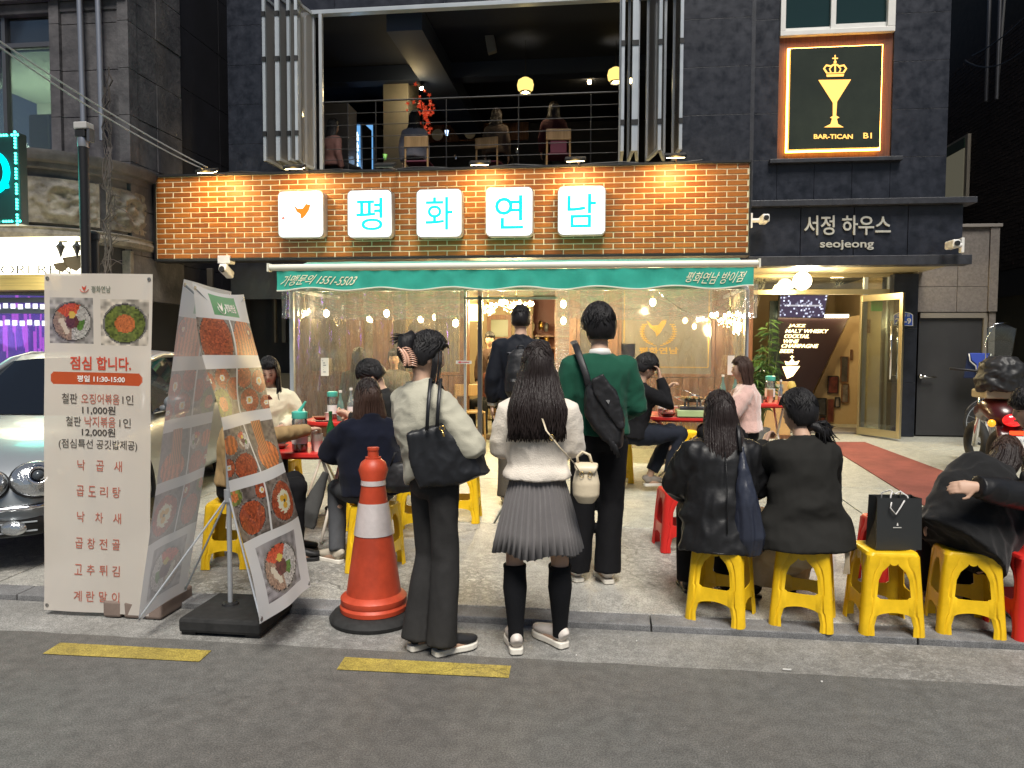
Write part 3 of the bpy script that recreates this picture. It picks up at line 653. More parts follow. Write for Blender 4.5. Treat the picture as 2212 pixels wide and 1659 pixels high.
mb = MB(); mb.lathe([(.07, .125), (.075, .16), (.03, .17)], p, 16); mb.cyl(p+Vector((0, 0, .16)), (p.x, p.y, CZ0+.03), .02); mb.tube([p+Vector((.06, 0, .15)), p+Vector((.13, 0, .17)), p+Vector((.12, 0, .24)), p+Vector((.05, 0, .25))], .008, 6); mb.build('bracket', M_chrome, gl, smooth=True)
lamp('globe_glow', p-Vector((0, .25, .05)), 28, (1, .80, .45), .14, gl)
# granite pier with house number
px0, px1 = aY(1926, 800, 12.12).x, aY(1979, 800, 12.12).x
panels(bld, px0, px1, g0, eZ-.03, 12.12, 1, .75, M_gran, .5)
hn = thing('house_number_plate', 'blue house number plate reading 22-9 on the granite pier', 'sign', aY(1950, 690, 12.1))
q = [(1930, 704), (1972, 704), (1972, 680), (1966, 676), (1951, 673), (1936, 676), (1930, 680)]
mb = MB(); mb.prism([aY(x, y, 12.105) for x, y in q], (0, -.006, 0)); mb.build('rim', M_white, hn)
mb = MB(); q2 = [(1951+(x-1951)*.93, 690+(y-690)*.9) for x, y in q]; mb.prism([aY(x, y, 12.098) for x, y in q2], (0, -.003, 0)); mb.build('plate', mat('plate_blue', (.03, .09, .5), .4), hn)
put('22-9', 1934, 687, 1968, 700, 12.094, M_white, hn, bold=.03); put('방이로길', 1937, 678, 1965, 684, 12.094, M_white, hn)
# annex: beige stone, grey door
ax0, ax1 = px1+.0, aY(2151, 700, 12.15).x; dx0, dx1 = aY(1982, 800, 12.2).x, aY(2118, 800, 12.2).x; dz = aY(2050, 683, 12.2).z; az = aY(2060, 492, 12.15).z
an = thing('annex', 'low beige stone annex with a plain grey metal door', 'annex', ((ax0+ax1)/2, 12.2, g0))
for a, c, z0, z1 in [(ax0, (ax0+ax1)/2, dz+.45, az), ((ax0+ax1)/2, ax1-.13, dz+.45, az), (ax0, (ax0+ax1)/2, dz+.06, dz+.45), ((ax0+ax1)/2, ax1-.13, dz+.06, dz+.45), (dx1+.07, ax1, g0, 1.7), (dx1+.07, ax1, 1.7, dz+.06)]:
    MB().box(a+.003, c-.003, 12.15, 12.3, z0+.003, z1-.003).build('stone_panel', M_beige, an, bevel=.003)
MB().box(ax1-.13, ax1, 12.12, 12.3, dz+.066, az).build('corner_stone', M_beige, an, bevel=.004)
MB().box(ax0, ax1+.03, 12.1, 14.5, az, az+.05).build('coping', mat('coping', (.22, .2, .18), .6), an, bevel=.005)
b = MB(); b.box(ax1-.1, ax1-.004, 12.31, 14.5, 0, az); b.box(ax0, ax1-.1, 12.31, 12.4, dz+.07, az); b.build('wall', M_beige, an)
MB().box(dx0-.0, dx1, 12.2, 12.25, g0+.02, dz-.03).build('door', mat('grey_door_paint', (.035, .035, .037), .45, var=.15, vscale=2), an, bevel=.003)
b = MB(); b.box(dx0, dx1+.06, 12.16, 12.26, dz-.03, dz+.05); b.box(dx1+.003, dx1+.06, 12.16, 12.26, g0, dz-.03); b.build('door_frame', mat('frame_beige', (.2, .18, .15), .4), an, bevel=.003)
p = aY(1989, 813, 12.17); mb = MB(); mb.cyl(p+Vector((0, .03, 0)), p-Vector((0, .02, 0)), .035); mb.tube([p-Vector((0, .02, 0)), p-Vector((0, .06, 0)), p+Vector((.05, -.06, 0)), p+Vector((.2, -.055, -.01))], .015, 8); mb.build('door_handle', M_chrome, an, smooth=True)
# trash tin
p = aG(1947, 940); t = MB(); t.lathe([(.11, 0), (.115, .01), (.115, .34), (.105, .345), (.1, .3)], p, 24); t.build('bin', mat('steel_bin', (.35, .3, .2), .3, .9), smooth='auto', label='small round metal bin standing between glass door and grey door', cat='bin')
# ================================================================== neighbour on the right: brick flank across the alley
BX = 7.05
nb = thing('brick_house', 'dark brick house across the alley at the right edge', 'building', (BX, 14, 0))
b = MB(); b.box(BX+.03, BX+.4, 8.5, 26, 2.95, 9); b.build('wall', M_dbrick, nb)
b = MB(); b.box(BX, BX+.4, 8.5, 26, -.1, 2.5); b.build('plaster_wall', M_olive, nb)
b = MB(); b.box(BX-.03, BX+.4, 8.5, 26, 2.5, 2.95); b.build('band', M_darkwall, nb)
mb = MB(); rs = random.Random(5); z = 2.97; r = 0
while z < 7.2:
    y = 12.2+(r % 2)*.11
    while y < 17.5:
        mb.box(BX+.002+rs.uniform(0, .006), BX+.03, y+.005, y+.21, z+.005, z+.065); y += .22
    z += .07; r += 1
mb.build('brick_courses', mat('dark_red_brick', (.022, .015, .014), .8, var=.4, vscale=20), nb, kind='stuff')
b = MB(); a = aX(2099, 300, BX); c = aX(2052, 425, BX); zz = aX(2075, 340, BX).z
b.box(BX-.07, BX-.01, a.y, c.y+.6, zz-1.0, zz+.35); b.build('window_frame', mat('beige_frame', (.35, .31, .25), .5), nb)
MB().box(BX-.09, BX-.075, a.y+.1, c.y+.5, zz-.9, zz+.1).build('window_pane', mat('dim_lit_blind', (.10, .09, .06), .6, emit=(.75, .7, .5), estr=.03), nb)
MB().box(BX-.09, BX-.075, a.y+.1, c.y+.5, zz+.11, zz+.3).build('window_pane', mat('green_dark_pane', (.02, .05, .03), .3), nb)
for (x, y0, y1) in [(2135, 0, 210), (2112, 0, 215)]:
    a = aX(x+25, 20, BX-.3); MB().cyl((a.x, a.y, aX(x+25, y1, BX-.3).z), (a.x, a.y, 8), .03).build('pipe', M_alud, nb)
MB().cyl(aX(2170, 0, BX-.06), aX(2155, 185, BX-.06), .02).build('pipe', mat('grey_pipe', (.2, .2, .2), .5), nb)
mb = MB(); mb.box(5.0, BX, 19.6, 19.8, 0, 8); mb.box(-9, LX, 19.6, 19.8, 0, 9); mb.build('alley_wall', M_darkwall, kind='structure')
# ================================================================== alley under the left end of the sign
al = thing('low_wall', 'low beige rendered wall in the dark alley left of the tent', 'wall', (-5.2, 11, 0))
a, c = aY(340, 830, 11.6), aY(625, 832, 11.6)
MB().box(a.x-1, LX+.0, 11.6, 11.8, 0, a.z).build('render', mat('beige_render', (.09, .075, .05), .8), al)
b = MB(); b.box(LX, -4.15, 11.2, 11.3, 0, 1.15); b.build('plinth', mat('beige_render', (.09, .075, .05), .8), bld)
b = MB(); b.box(LX+.1, -4.2, 11.32, 11.4, 0, 2.8); b.build('recess_wall', M_darkwall, bld)
for i, (x, w) in enumerate([(355, 10), (446, 14), (590, 5), (607, 10)]):
    p = aY(x, 600, 11.1); q_ = aY(x, 740 if i != 1 else 690, 11.1)
    MB().box(p.x, p.x+w*.007, 11.1, 11.16, q_.z, p.z+.15).build('downpipe', mat('pipe_beige', (.05, .043, .035), .6), bevel=.01, label='pale vertical duct in the dark alley, %s' % ['leftmost, beside the stone neighbour', 'behind the tall banners', 'thin one left of the tent', 'nearest to the tent'][i], cat='pipe')
# ================================================================== brick sign board
A0, B0 = aY(335, 383, SY), aY(1616.5, 546, SY); SX0, SX1, SZ1, SZ0 = A0.x, B0.x, A0.z, B0.z
bs = thing('brick_sign_board', 'long orange brick sign board with five glowing white letter boxes', 'sign', ((SX0+SX1)/2, SY, SZ0))
MB().box(SX0, SX1, SY+.012, SY+.25, SZ0, SZ1).build('mortar_panel', mat('pale_mortar', (.85, .72, .46), .7), bs)
b = MB(); b.box(SX0-.02, SX1+.02, SY-.02, SY+.26, SZ0-.035, SZ0-.002); b.box(SX0-.02, SX1+.02, SY-.02, SY+.26, SZ1+.002, SZ1+.03); b.box(SX0-.02, SX0-.002, SY-.02, SY+.26, SZ0, SZ1); b.box(SX1+.002, SX1+.02, SY-.02, SY+.26, SZ0, SZ1)
b.build('frame', M_blackp, bs)
def brick_mat(name, c):
    return mat(name, c, .42, var=.22, vscale=5, bump=.15, bscale=60)
BM = [brick_mat('brick_orange', (.34, .105, .015)), brick_mat('brick_rust', (.27, .078, .013)), brick_mat('brick_tan', (.40, .13, .018))]
rows = 16; rh = (SZ1-SZ0)/rows; bw = .262; meshes = {}
def brick_obj(x0, x1, z0, z1, mi):
    key = (round(x1-x0, 2), mi)
    if key not in meshes:
        mb = MB(); w = key[0]/2; h = (z1-z0)/2; e = .004
        vs = [(-w, 0, -h), (w, 0, -h), (w, 0, h), (-w, 0, h), (-w+e, -.008, -h+e), (w-e, -.008, -h+e), (w-e, -.008, h-e), (-w+e, -.008, h-e)]
        mb.add(vs, [(4, 5, 6, 7), (0, 1, 5, 4), (1, 2, 6, 5), (2, 3, 7, 6), (3, 0, 4, 7)])
        o = mb.build('brick', BM[mi], bs, world=False); meshes[key] = o.data
    else:
        o = bpy.data.objects.new('brick', meshes[key]); COL.objects.link(o); o.parent = bs
    o.location = Vector(((x0+x1)/2, SY+.012, (z0+z1)/2))-bs.location
alls = []
for r in range(rows):
    z0 = SZ0+r*rh+.006; z1 = SZ0+(r+1)*rh-.006; x = SX0-(bw/2 if r % 2 else 0)
    while x < SX1-.02:
        a, c = max(SX0+.006, x+.007), min(SX1-.006, x+bw-.007)
        if c-a > .03: alls.append((a, c, z0, z1, random.choice([0, 0, 1, 2])))
        x += bw
alls.sort(key=lambda q: -q[1])
for q in alls[:300]: brick_obj(*q)
mb = MB()
for a, c, z0, z1, mi in alls[300:]:
    e = .004; y = SY+.012
    mb.add([(a, y, z0), (c, y, z0), (c, y, z1), (a, y, z1), (a+e, y-.008, z0+e), (c-e, y-.008, z0+e), (c-e, y-.008, z1-e), (a+e, y-.008, z1-e)], [(4, 5, 6, 7), (0, 1, 5, 4), (1, 2, 6, 5), (2, 3, 7, 6), (3, 0, 4, 7)], mi)
mb.build('bricks', BM, bs, kind='stuff')
# letter boxes
M_box = emat('white_lightbox', (1, .98, .95), .9); M_cy = emat('cyan_letter', (.02, .62, .70), .42); M_or = emat('orange_bird', (.9, .28, .03), .35); M_rd = emat('red_ring', (.75, .25, .18), .35)
def rrect(x0, x1, z0, z1, r, y, n=6):
    pts = []
    for cx_, cz_, a0 in ((x1-r, z1-r, 0), (x0+r, z1-r, 90), (x0+r, z0+r, 180), (x1-r, z0+r, 270)):
        for k in range(n+1): a = math.radians(a0+90*k/n); pts.append((cx_+r*math.cos(a), y, cz_+r*math.sin(a)))
    return pts
BY = SY-.16
for i, (x0, y0, x1, y1) in enumerate([(600, 413, 699, 513), (750, 411, 847, 513), (899, 409, 998, 512), (1049, 405, 1151, 510), (1205, 402, 1308, 507)]):
    a, c = aY(x0, y0, BY), aY(x1, y1, BY)
    mb = MB(); mb.prism(rrect(a.x, c.x, c.z, a.z, .07, BY), (0, .155, 0)); bx = mb.build('letter_box', mat('steel_rim', (.5, .48, .44), .35, .7), bs)
    mb = MB(); mb.prism(rrect(a.x+.014, c.x-.014, c.z+.014, a.z-.014, .06, BY-.001), (0, -.004, 0)); mb.build('lit_face', M_box, bx)
    if i: 
        s = ' 평화연남'[i]; w, h = c.x-a.x, a.z-c.z
        letters(s, 'letter', M_cy, bx, (a.x+w*.2, BY-.006, c.z+h*.15), (w*.6, 0, 0), (0, 0, h*.68), .004, .008)
    else:
        w, h = c.x-a.x, a.z-c.z
        def q(u, v): return (a.x+w*u, BY-.006, c.z+h*v)
        mb = MB(); mb.prism([q(.34, .72), (q(.44, .62)), q(.55, .62), q(.63, .72), q(.68, .70), q(.73, .71), q(.69, .58), q(.62, .48), q(.54, .40), q(.5, .42), q(.5, .5), q(.42, .55)], (0, -.004, 0)); mb.build('bird_emblem', M_or, bx)
        mb = MB()
        for rr, t0, t1 in ((.36, 195, 345), (.30, 205, 350)):
            pts = [q(.52+rr*math.cos(math.radians(t)), .55+rr*.75*math.sin(math.radians(t))) for t in np.linspace(t0, t1, 16)]; mb.tube(pts, [.002+.005*math.sin(math.pi*k/15) for k in range(16)], 5)
        mb.prism([q(.06, .42), q(.13, .46), q(.17, .42), q(.12, .39)], (0, -.004, 0)); mb.build('ring_emblem', M_rd, bx)
    lamp('box_glow', ((a.x+c.x)/2, BY-.25, (a.z+c.z)/2-.05), 2., (1, .97, .9), .2, bs)
# floodlights on arms
for i, (x, y, on) in enumerate([(447, 366, 1), (636, 358, 1), (832, 354, 0), (1037, 349, 1), (1243, 341, 1), (1459, 333, 1)]):
    gx = [490, 680, 0, 1049, 1275, 1442][i]
    LY = SY-.42; p = aY(x, y+2, LY); t = thing('floodlight', 'black floodlight on an arm over the brick sign, ' + ['at its far left end', 'below the left folded windows', 'third from the left and unlit', 'left of the fourth letter box', 'right of the fifth letter box', 'below the right folded windows'][i], 'floodlight', p, group='floodlights over the brick sign')
    MB().obox(p, (.13, 0, 0), (0, .075, .03), (0, -.006, .018)).build('housing', M_blackp, t, bevel=.006)
    MB().obox(p+Vector((0, .012, -.021)), (.11, 0, 0), (0, .055, .022), (0, -.001, .003)).build('lens', emat('flood_lens', (1, .8, .45), 9) if on else mat('dull_lens', (.5, .5, .45), .3), t)
    mb = MB(); mb.tube([p+Vector((0, .04, 0)), p+Vector((.03, .2, .0)), (p.x+.05, SY+.1, SZ1+.03)], .012, 8); mb.build('arm', M_alud, t)
    if on: lamp('flood_beam', p+Vector((0, -.08, -.05)), 17 if i in (0, 5) else 12, (1., .60, .17), .09, t, math.radians(125), (p.x+.02, SY, SZ1-.32), .9)
# cable tray clutter on top of the sign
mb = MB(); mb.tube([(SX0+.9+k*.35, SY+.06, SZ1+.045+.02*math.sin(k*1.7)) for k in range(20)], .009, 6); mb.build('cable', M_blackp, label='black cable lying along the top edge of the brick sign', cat='cable')
# ================================================================== security cameras
def cctv(px, py, Y, label, ceiling=False, d=1, s=1.):
    p = aY(px, py, Y); t = thing('security_camera', label, 'camera', p)
    if ceiling:
        MB().box(p.x-.09*s, p.x+.09*s, Y-.08*s, Y+.08*s, p.z+.03, p.z+.14*s).build('mount', M_white, t, bevel=.008); MB().cyl(p+Vector((0, 0, .03)), p-Vector((0, 0, .03)), .025).build('joint', M_white, t)
        p2 = p+Vector((0, 0, -.07)); MB().obox(p2, (.055*s, 0, 0), (0, .12*s, -.05), (0, .02, .05*s)).build('housing', M_white, t, bevel=.02); MB().cyl(p2+Vector((0, -.10*s, .01)), p2+Vector((0, -.14*s, .02)), .04*s).build('lens', M_blackp, t)
    else:
        MB().box(p.x-.02*s-d*.11*s, p.x+.02*s-d*.11*s, Y-.02, Y+.06, p.z-.1*s, p.z+.1*s).build('mount', M_white, t, bevel=.006)
        MB().cyl(p-Vector((d*.1*s, 0, 0)), p+Vector((0, 0, 0)), .03*s).build('joint', M_white, t); MB().obox(p+Vector((d*.05*s, -.08, 0)), (.05*s, 0, 0), (0, .13*s, 0), (0, 0, .055*s)).build('housing', M_white, t, bevel=.02)
        MB().cyl(p+Vector((d*.05*s, -.2*s, 0)), p+Vector((d*.05*s, -.23*s, 0)), .035*s).build('lens', M_blackp, t)
cctv(489, 575, SY+.05, 'white security camera hanging below the left end of the brick sign', True)
cctv(1640, 476, 10.75, 'white security camera on the wall beside the right end of the brick sign')
cctv(2060, 530, 10.7, 'white security camera at the right end of the entrance canopy', d=-1)
# ================================================================== awning
M_teal = mat('teal_canvas', (.02, .36, .27), .55, var=.12, vscale=4, bump=.15, bscale=10, sheen=.3)
aw = thing('awning', 'teal awning with a white front bar and lettered flap', 'awning', (-1.2, AY, 2.6))
AX0, AX1 = aY(585, 582, AY).x, aY(1637, 566, AY).x; az0 = aY(1110, 574, AY).z; AYB = SY-.06; azb = aY(1110, 562, AYB).z
n = 60; mb = MB(); m_ = 6
for j in range(m_+1):
    for i in range(n+1):
        u, v = i/n, j/m_; X = AX0+(AX1-AX0)*u; w = math.sin(math.pi*v)
        mb.v.append((X, AY+(AYB-AY)*v, az0+(azb-az0)*v-.05*w+.012*math.sin(u*55)*w+.01*noise.noise(Vector((u*14, v*2, 0)))))
mb.f = [(j*(n+1)+i, j*(n+1)+i+1, (j+1)*(n+1)+i+1, (j+1)*(n+1)+i) for j in range(m_) for i in range(n)]; mb.m = [0]*len(mb.f)
cv = mb.build('canvas', M_teal, aw, smooth=True); s_ = cv.modifiers.new('s', 'SOLIDIFY'); s_.thickness = .004
mb = MB(); mb.tube([(AX0, AY-.02, az0+.0), (AX1, AY-.02, az0+.0)], .04, 14); mb.box(AX0-.02, AX0, AY-.07, AY+.03, az0-.05, az0+.05); mb.box(AX1, AX1+.02, AY-.07, AY+.03, az0-.05, az0+.05)
mb.build('front_bar', mat('cream_bar', (.72, .70, .6), .35), aw, smooth='auto')
# flap with a shallow scalloped hem
def flap(u):  # bottom edge height
    return .215+.018*math.cos(u*2*math.pi*6.5)
VX0, VX1 = AX0+.09, AX1-.05
fz = az0-.045
def fpos(u, v, off=0.):
    X = VX0+(VX1-VX0)*u; h = flap(u); yy = AY-.035-off+.022*noise.noise(Vector((u*26, v*.7, 3)))*(.4+1.2*(1-v))+.006*math.sin(u*150)*v
    return Vector((X, yy, fz-h*(1-v)))
n = 220; m_ = 5; mb = MB()
for j in range(m_+1):
    for i in range(n+1): mb.v.append(tuple(fpos(i/n, j/m_)))
mb.f = [(j*(n+1)+i, j*(n+1)+i+1, (j+1)*(n+1)+i+1, (j+1)*(n+1)+i) for j in range(m_) for i in range(n)]; mb.m = [0 if f // n > 0 else 0 for f in range(len(mb.f))]
fl = mb.build('flap', M_teal, aw, smooth=True)
mb = MB(); mb.tube([fpos(i/n, 0, .004)-Vector((0, 0, .004)) for i in range(n+1)], .009, 5); mb.build('hem', mat('cream_bar', (.72, .70, .6), .35), aw)
M_cl = mat('cream_print', (.9, .85, .6), .5)
def flaptext(s, x0, x1, lo, hi):
    me = letters(s, 'lettering', M_cl, aw, (0, 0, 0), (1, 0, 0), (0, 0, 1), .002, .0, .10)
    d = me.data; k = len(d.vertices); co = np.zeros(k*3); d.vertices.foreach_get('co', co); co = co.reshape(-1, 3); off = wloc(aw); co += np.array(off)[None]
    u0 = (aY(x0, 600, AY).x-VX0)/(VX1-VX0); u1 = (aY(x1, 600, AY).x-VX0)/(VX1-VX0)
    for q in co:
        p = fpos(u0+(u1-u0)*q[0], lo+(hi-lo)*q[2], .005); q[:] = (p.x-off.x, p.y-off.y+q[1], p.z-off.z)
    d.vertices.foreach_set('co', co.ravel()); d.update()
flaptext('가맹문의 1551-5503', 612, 771, .2, .78)
flaptext('평화연남 방이점', 1482, 1606, .2, .78)
mb = MB()
for x in (-3.9, -1.0, 1.2):
    mb.tube([(x, AYB+.05, azb-.02), (x+.3, (AYB+AY)/2, az0-.06), (x, AY+.05, az0-.03)], .022, 8)
mb.build('folding_arms', M_alud, aw, kind='stuff')
# ================================================================== tent frame and clear curtains
TX0, TX1 = aY(631, 700, TY).x, aY(1613, 700, TY).x; tg = gz(TY); tz = aY(1110, 628, TY).z
tf = thing('tent_frame', 'aluminium frame standing under the awning and carrying clear plastic curtains', 'frame', (-1.2, TY, tg))
D1, D0 = aY(1037, 800, TY).x, aY(1005, 800, TY).x; D2 = aY(1205, 800, TY).x
for x, m, w in [(TX0, M_alu, .028), (D0, M_alu, .016), (D1, M_alud, .028), (TX1, M_alu, .022)]:
    MB().box(x-w, x+w, TY-.025, TY+.025, tg, tz).build('post', m, tf, bevel=.004)
MB().box(TX0, TX1, TY-.02, TY+.02, tz, tz+.05).build('beam', M_alu, tf, bevel=.004)
zz = aY(1110, 645, TY).z; MB().box(D0, D2, TY-.018, TY+.018, zz-.012, zz+.02).build('door_head', M_alu, tf, bevel=.004)
for x in (TX0, TX1): MB().box(x-.02, x+.02, TY+.025, RF, tz, tz+.045).build('side_beam', M_alu, tf, bevel=.004)
z2 = aY(900, 900, TY+.1).z
for a, c in ((TX0+.03, D0-.02),): MB().box(a, c, TY+.02, TY+.045, tg+.45, tg+.48).build('mid_rail', M_alu, tf, bevel=.003)
def curtain(name, P0, P1, z0, z1, m, amp=.025, seed=0, nx=90, nz=24, label='', sag=.0, waves=16):
    t = MB(); P0, P1 = Vector(P0), Vector(P1); d = P1-P0; nn = Vector((-d.y, d.x, 0)).normalized()
    for j in range(nz+1):
        for i in range(nx+1):
            u, v = i/nx, j/nz; p = P0+d*u
            w = amp*(noise.noise(Vector((u*d.length*3.2, v*1.2, seed)))+.5*noise.noise(Vector((u*d.length*9, v*2.5+u*3, seed+5)))+.25*math.sin(u*waves*6.28+2*noise.noise(Vector((u*3, v*2, seed)))))
            w += amp*.5*max(0, noise.noise(Vector((u*d.length*2+v*3, v*4-u*2, seed+9))))
            t.v.append(tuple(p+nn*w+Vector((0, 0, z0+(z1-z0)*v-sag*math.sin(math.pi*u)*(1-v)))))
    t.f = [(j*(nx+1)+i, j*(nx+1)+i+1, (j+1)*(nx+1)+i+1, (j+1)*(nx+1)+i) for j in range(nz) for i in range(nx)]; t.m = [0]*len(t.f)
    return t.build(name, m, smooth=True, label=label, cat='curtain')
M_film = film('clear_vinyl', (.80, .79, .80), .10, .10, .7, (3.5, 1, .8), .075, 2.0)
M_film2 = film('clear_vinyl_fold', (.78, .78, .84), .12, .12, .8, (1.2, 1, 4), .16, 2.0)
curtain('plastic_curtain', (TX0+.03, TY-.03, 0), (D0-.01, TY-.03, 0), tg+.45, tz, M_film, .04, 1, label='wide clear plastic curtain left of the tent doorway')
curtain('plastic_curtain', (D2, TY-.03, 0), (TX1, TY-.03, 0), tg+.2, tz, M_film, .05, 4, label='wide clear plastic curtain right of the tent doorway, behind the right tables')
curtain('plastic_curtain', (TX0, TY, 0), (TX0, RF, 0), tg+.1, tz, M_film, .03, 7, nx=30, label='clear plastic curtain closing the left end of the tent')
curtain('plastic_curtain', (TX1, TY, 0), (TX1, RF, 0), tg+.1, tz, M_film, .03, 8, nx=30, label='clear plastic curtain closing the right end of the tent')
curtain('plastic_valance', (TX0-.1, TY-.09, 0), (D0, TY-.09, 0), aY(900, 688, TY).z, tz+.06, M_film2, .05, 12, nz=12, label='short wrinkled plastic flap hanging over the left curtain', sag=.02)
curtain('plastic_valance', (D2+.12, TY-.09, 0), (TX1+.1, TY-.09, 0), aY(1400, 688, TY).z, tz+.06, M_film2, .05, 15, nz=12, label='short wrinkled plastic flap hanging over the right curtain', sag=.03)
curtain('plastic_valance', (D0, TY-.085, 0), (D2+.12, TY-.085, 0), aY(1100, 640, TY).z, tz+.06, M_film2, .04, 18, nz=8, nx=40, label='rolled plastic flap above the tent doorway')
curtain('plastic_curtain', (D2-.03, TY-.06, 0), (D2+.14, TY-.06, 0), tg+.3, tz, film('gathered_vinyl', (.7, .7, .74), .2, .2, .9, (1, 1, 8), .2), .02, 21, nx=20, label='narrow gathered strip of plastic at the right side of the doorway')
mb = MB()
def sagline(x0, x1, z, d_, seed):
    pts = [(x0+(x1-x0)*k/14, TY-.12, z-d_*math.sin(math.pi*k/14)+.01*noise.noise(Vector((k, seed, 0)))) for k in range(15)]; return pts
for k, (x0, x1, d_) in enumerate([(TX0+.1, D0-.2, .30), (D2+.3, D2+1.4, .22), (D2+1.2, TX1-.1, .28)]):
    MB().tube(sagline(x0, x1, tz-.02, d_, k), .004, 5).build('vinyl_crease', film('crease_vinyl', (.8, .8, .85), .35, .15, 0, milk=.35), tf)
# small signs taped to the curtains
def paper(x0, y0, x1, y1, Y, name, label, lines=6, col=(.8, .76, .66)):
    a, c = aY(x0, y0, Y), aY(x1, y1, Y); t = thing(name, label, 'paper', (a.x, Y, c.z))
    MB().box(a.x, c.x, Y, Y+.004, c.z, a.z).build('sheet', mat('paper_%d' % int(col[0]*100), col, .7), t)
    if lines:
        mb = MB(); h = (a.z-c.z)/(lines+2)
        for k in range(lines): mb.box(a.x+.03, c.x-.03-random.random()*.06, Y-.002, Y-.0005, a.z-h*(k+1.4), a.z-h*(k+1.1))
        mb.build('print', mat('ink', (.12, .11, .11), .7), t, kind='stuff')
    return t
paper(693, 773, 710, 812, TY-.06, 'notice', 'pale paper notice taped low on the left plastic curtain')
paper(1342, 742, 1372, 772, TY+.0, 'clipboard_notice', 'white clipboard sheet hanging behind the green sweater man', 0)
paper(1572, 768, 1586, 810, TY-.07, 'notice', 'narrow paper notice at the right edge behind the pink sweater woman', 0)
t = thing('arrow_sign', 'small white push sign with a red arrow on the tent door post', 'sign', aY(1017, 782, TY-.05))
a, c = aY(985, 779, TY-.05), aY(1019, 786, TY-.05); MB().box(a.x, c.x, TY-.055, TY-.05, c.z, a.z).build('plate', M_white, t)
zc = (a.z+c.z)/2; M_red = mat('sign_red', (.55, .02, .03), .4); b = MB(); b.box(a.x+.06, c.x-.03, TY-.058, TY-.056, zc-.004, zc+.004); b.prism([(a.x+.02, TY-.056, zc), (a.x+.06, TY-.056, zc-.014), (a.x+.06, TY-.056, zc+.014)], (0, -.002, 0)); b.build('arrow', M_red, t)
# ================================================================== restaurant front wall and room
rg = gz(RF); rt = aY(1110, 640, RF).z
rs_ = thing('restaurant_shopfront', 'brown timber restaurant front with big lit windows behind the plastic curtains', 'shopfront', (-1.2, RF, rg))
def tb(x0, x1, z0, z1, nm='timber', m=None, y0=RF, y1=RF+.1): return MB().box(x0, x1, y0, y1, z0, z1).build(nm, m or M_woodd, rs_, bevel=.006)
fx = lambda x: aY(x, 760, RF).x
fzv = lambda y: aY(1100, y, RF).z
WL, WR = LX+1.62, RX-.02
tb(WL, WR, rt+.25, 2.75, 'header', mat('dim_header', (.16, .12, .09), .6))
wz0 = fzv(812); wz1 = rt+.24
for x0, x1, gl in [(655, 755, 0), (778, 812, 0), (840, 1000, 0), (1245, 1310, 0), (1335, 1545, 1)]:
    a, c = fx(x0), fx(x1); f = .05
    tb(a, a+f, wz0, wz1, 'window_frame'); tb(c-f, c, wz0, wz1, 'window_frame'); tb(a+f, c-f, wz0, wz0+f, 'window_frame'); tb(a+f, c-f, wz1-f, wz1, 'window_frame')
    MB().box(a+f, c-f, RF+.05, RF+.056, wz0+f, wz1-f).build('pane', film('steamy_glass', (.62, .58, .48), .05, .1, 0, milk=.28) if gl else film('shop_glass', (.75, .72, .64), .05, .04, 0, milk=.08), rs_)
for x0, x1 in [(628, 655), (755, 778), (812, 840), (1000, 1012), (1198, 1245), (1310, 1335), (1545, 1625)]:
    tb(fx(x0), fx(x1), rg, wz1, 'pillar', y0=RF-.02)
for x0, x1 in [(655, 755), (778, 812), (840, 1000), (1245, 1310), (1335, 1545)]:
    n = max(1, round((x1-x0)/34))
    for k in range(n):
        a, c = fx(x0+(x1-x0)*k/n), fx(x0+(x1-x0)*(k+1)/n); tb(a+.004, c-.004, rg, wz0-.004, 'wainscot_board', y0=RF+.01)
# gold emblem and border on the right window
M_gf = mat('gold_foil', (.55, .34, .07), .35, .6); gy = RF+.044
mb = MB(); a, c = fx(1347), fx(1532); z0, z1 = wz0+.14, wz1-.12
for q in [(a, a+.012, z0, z1), (c-.012, c, z0, z1), (a, c, z0, z0+.012), (a, c, z1-.012, z1)]: mb.box(q[0], q[1], gy, gy+.004, q[2], q[3])
mb.build('gold_border', M_gf, rs_)
ec = aY(1422, 715, gy); s = .17
mb = MB(); mb.prism([ec+Vector((x*s, 0, z*s)) for x, z in [(-1, .9), (-.5, .45), (0, .5), (.35, .95), (.7, 1.), (.6, .6), (.2, -.1), (-.15, -.5), (-.25, -.1), (-.7, .3)]], (0, -.003, 0)); mb.build('bird_emblem', M_gf, rs_)
mb = MB()
for sg_ in (-1, 1):
    pts = [ec+Vector((sg_*1.35*s*math.cos(t), 0, -.1*s+1.15*s*math.sin(t))) for t in np.linspace(-1.45, .55, 12)]; mb.tube(pts, .008, 5)
    for k in range(2, 12): 
        p = pts[k]; mb.ball(p+Vector((sg_*.02, 0, .01)), (.022, .003, .009), 8, 4); mb.ball(p-Vector((sg_*.02, 0, -.01)), (.018, .003, .009), 8, 4)
mb.build('wreath_emblem', M_gf, rs_)
put('평화연남', 1380, 750, 1465, 765, gy, M_gf, rs_, bold=.03)
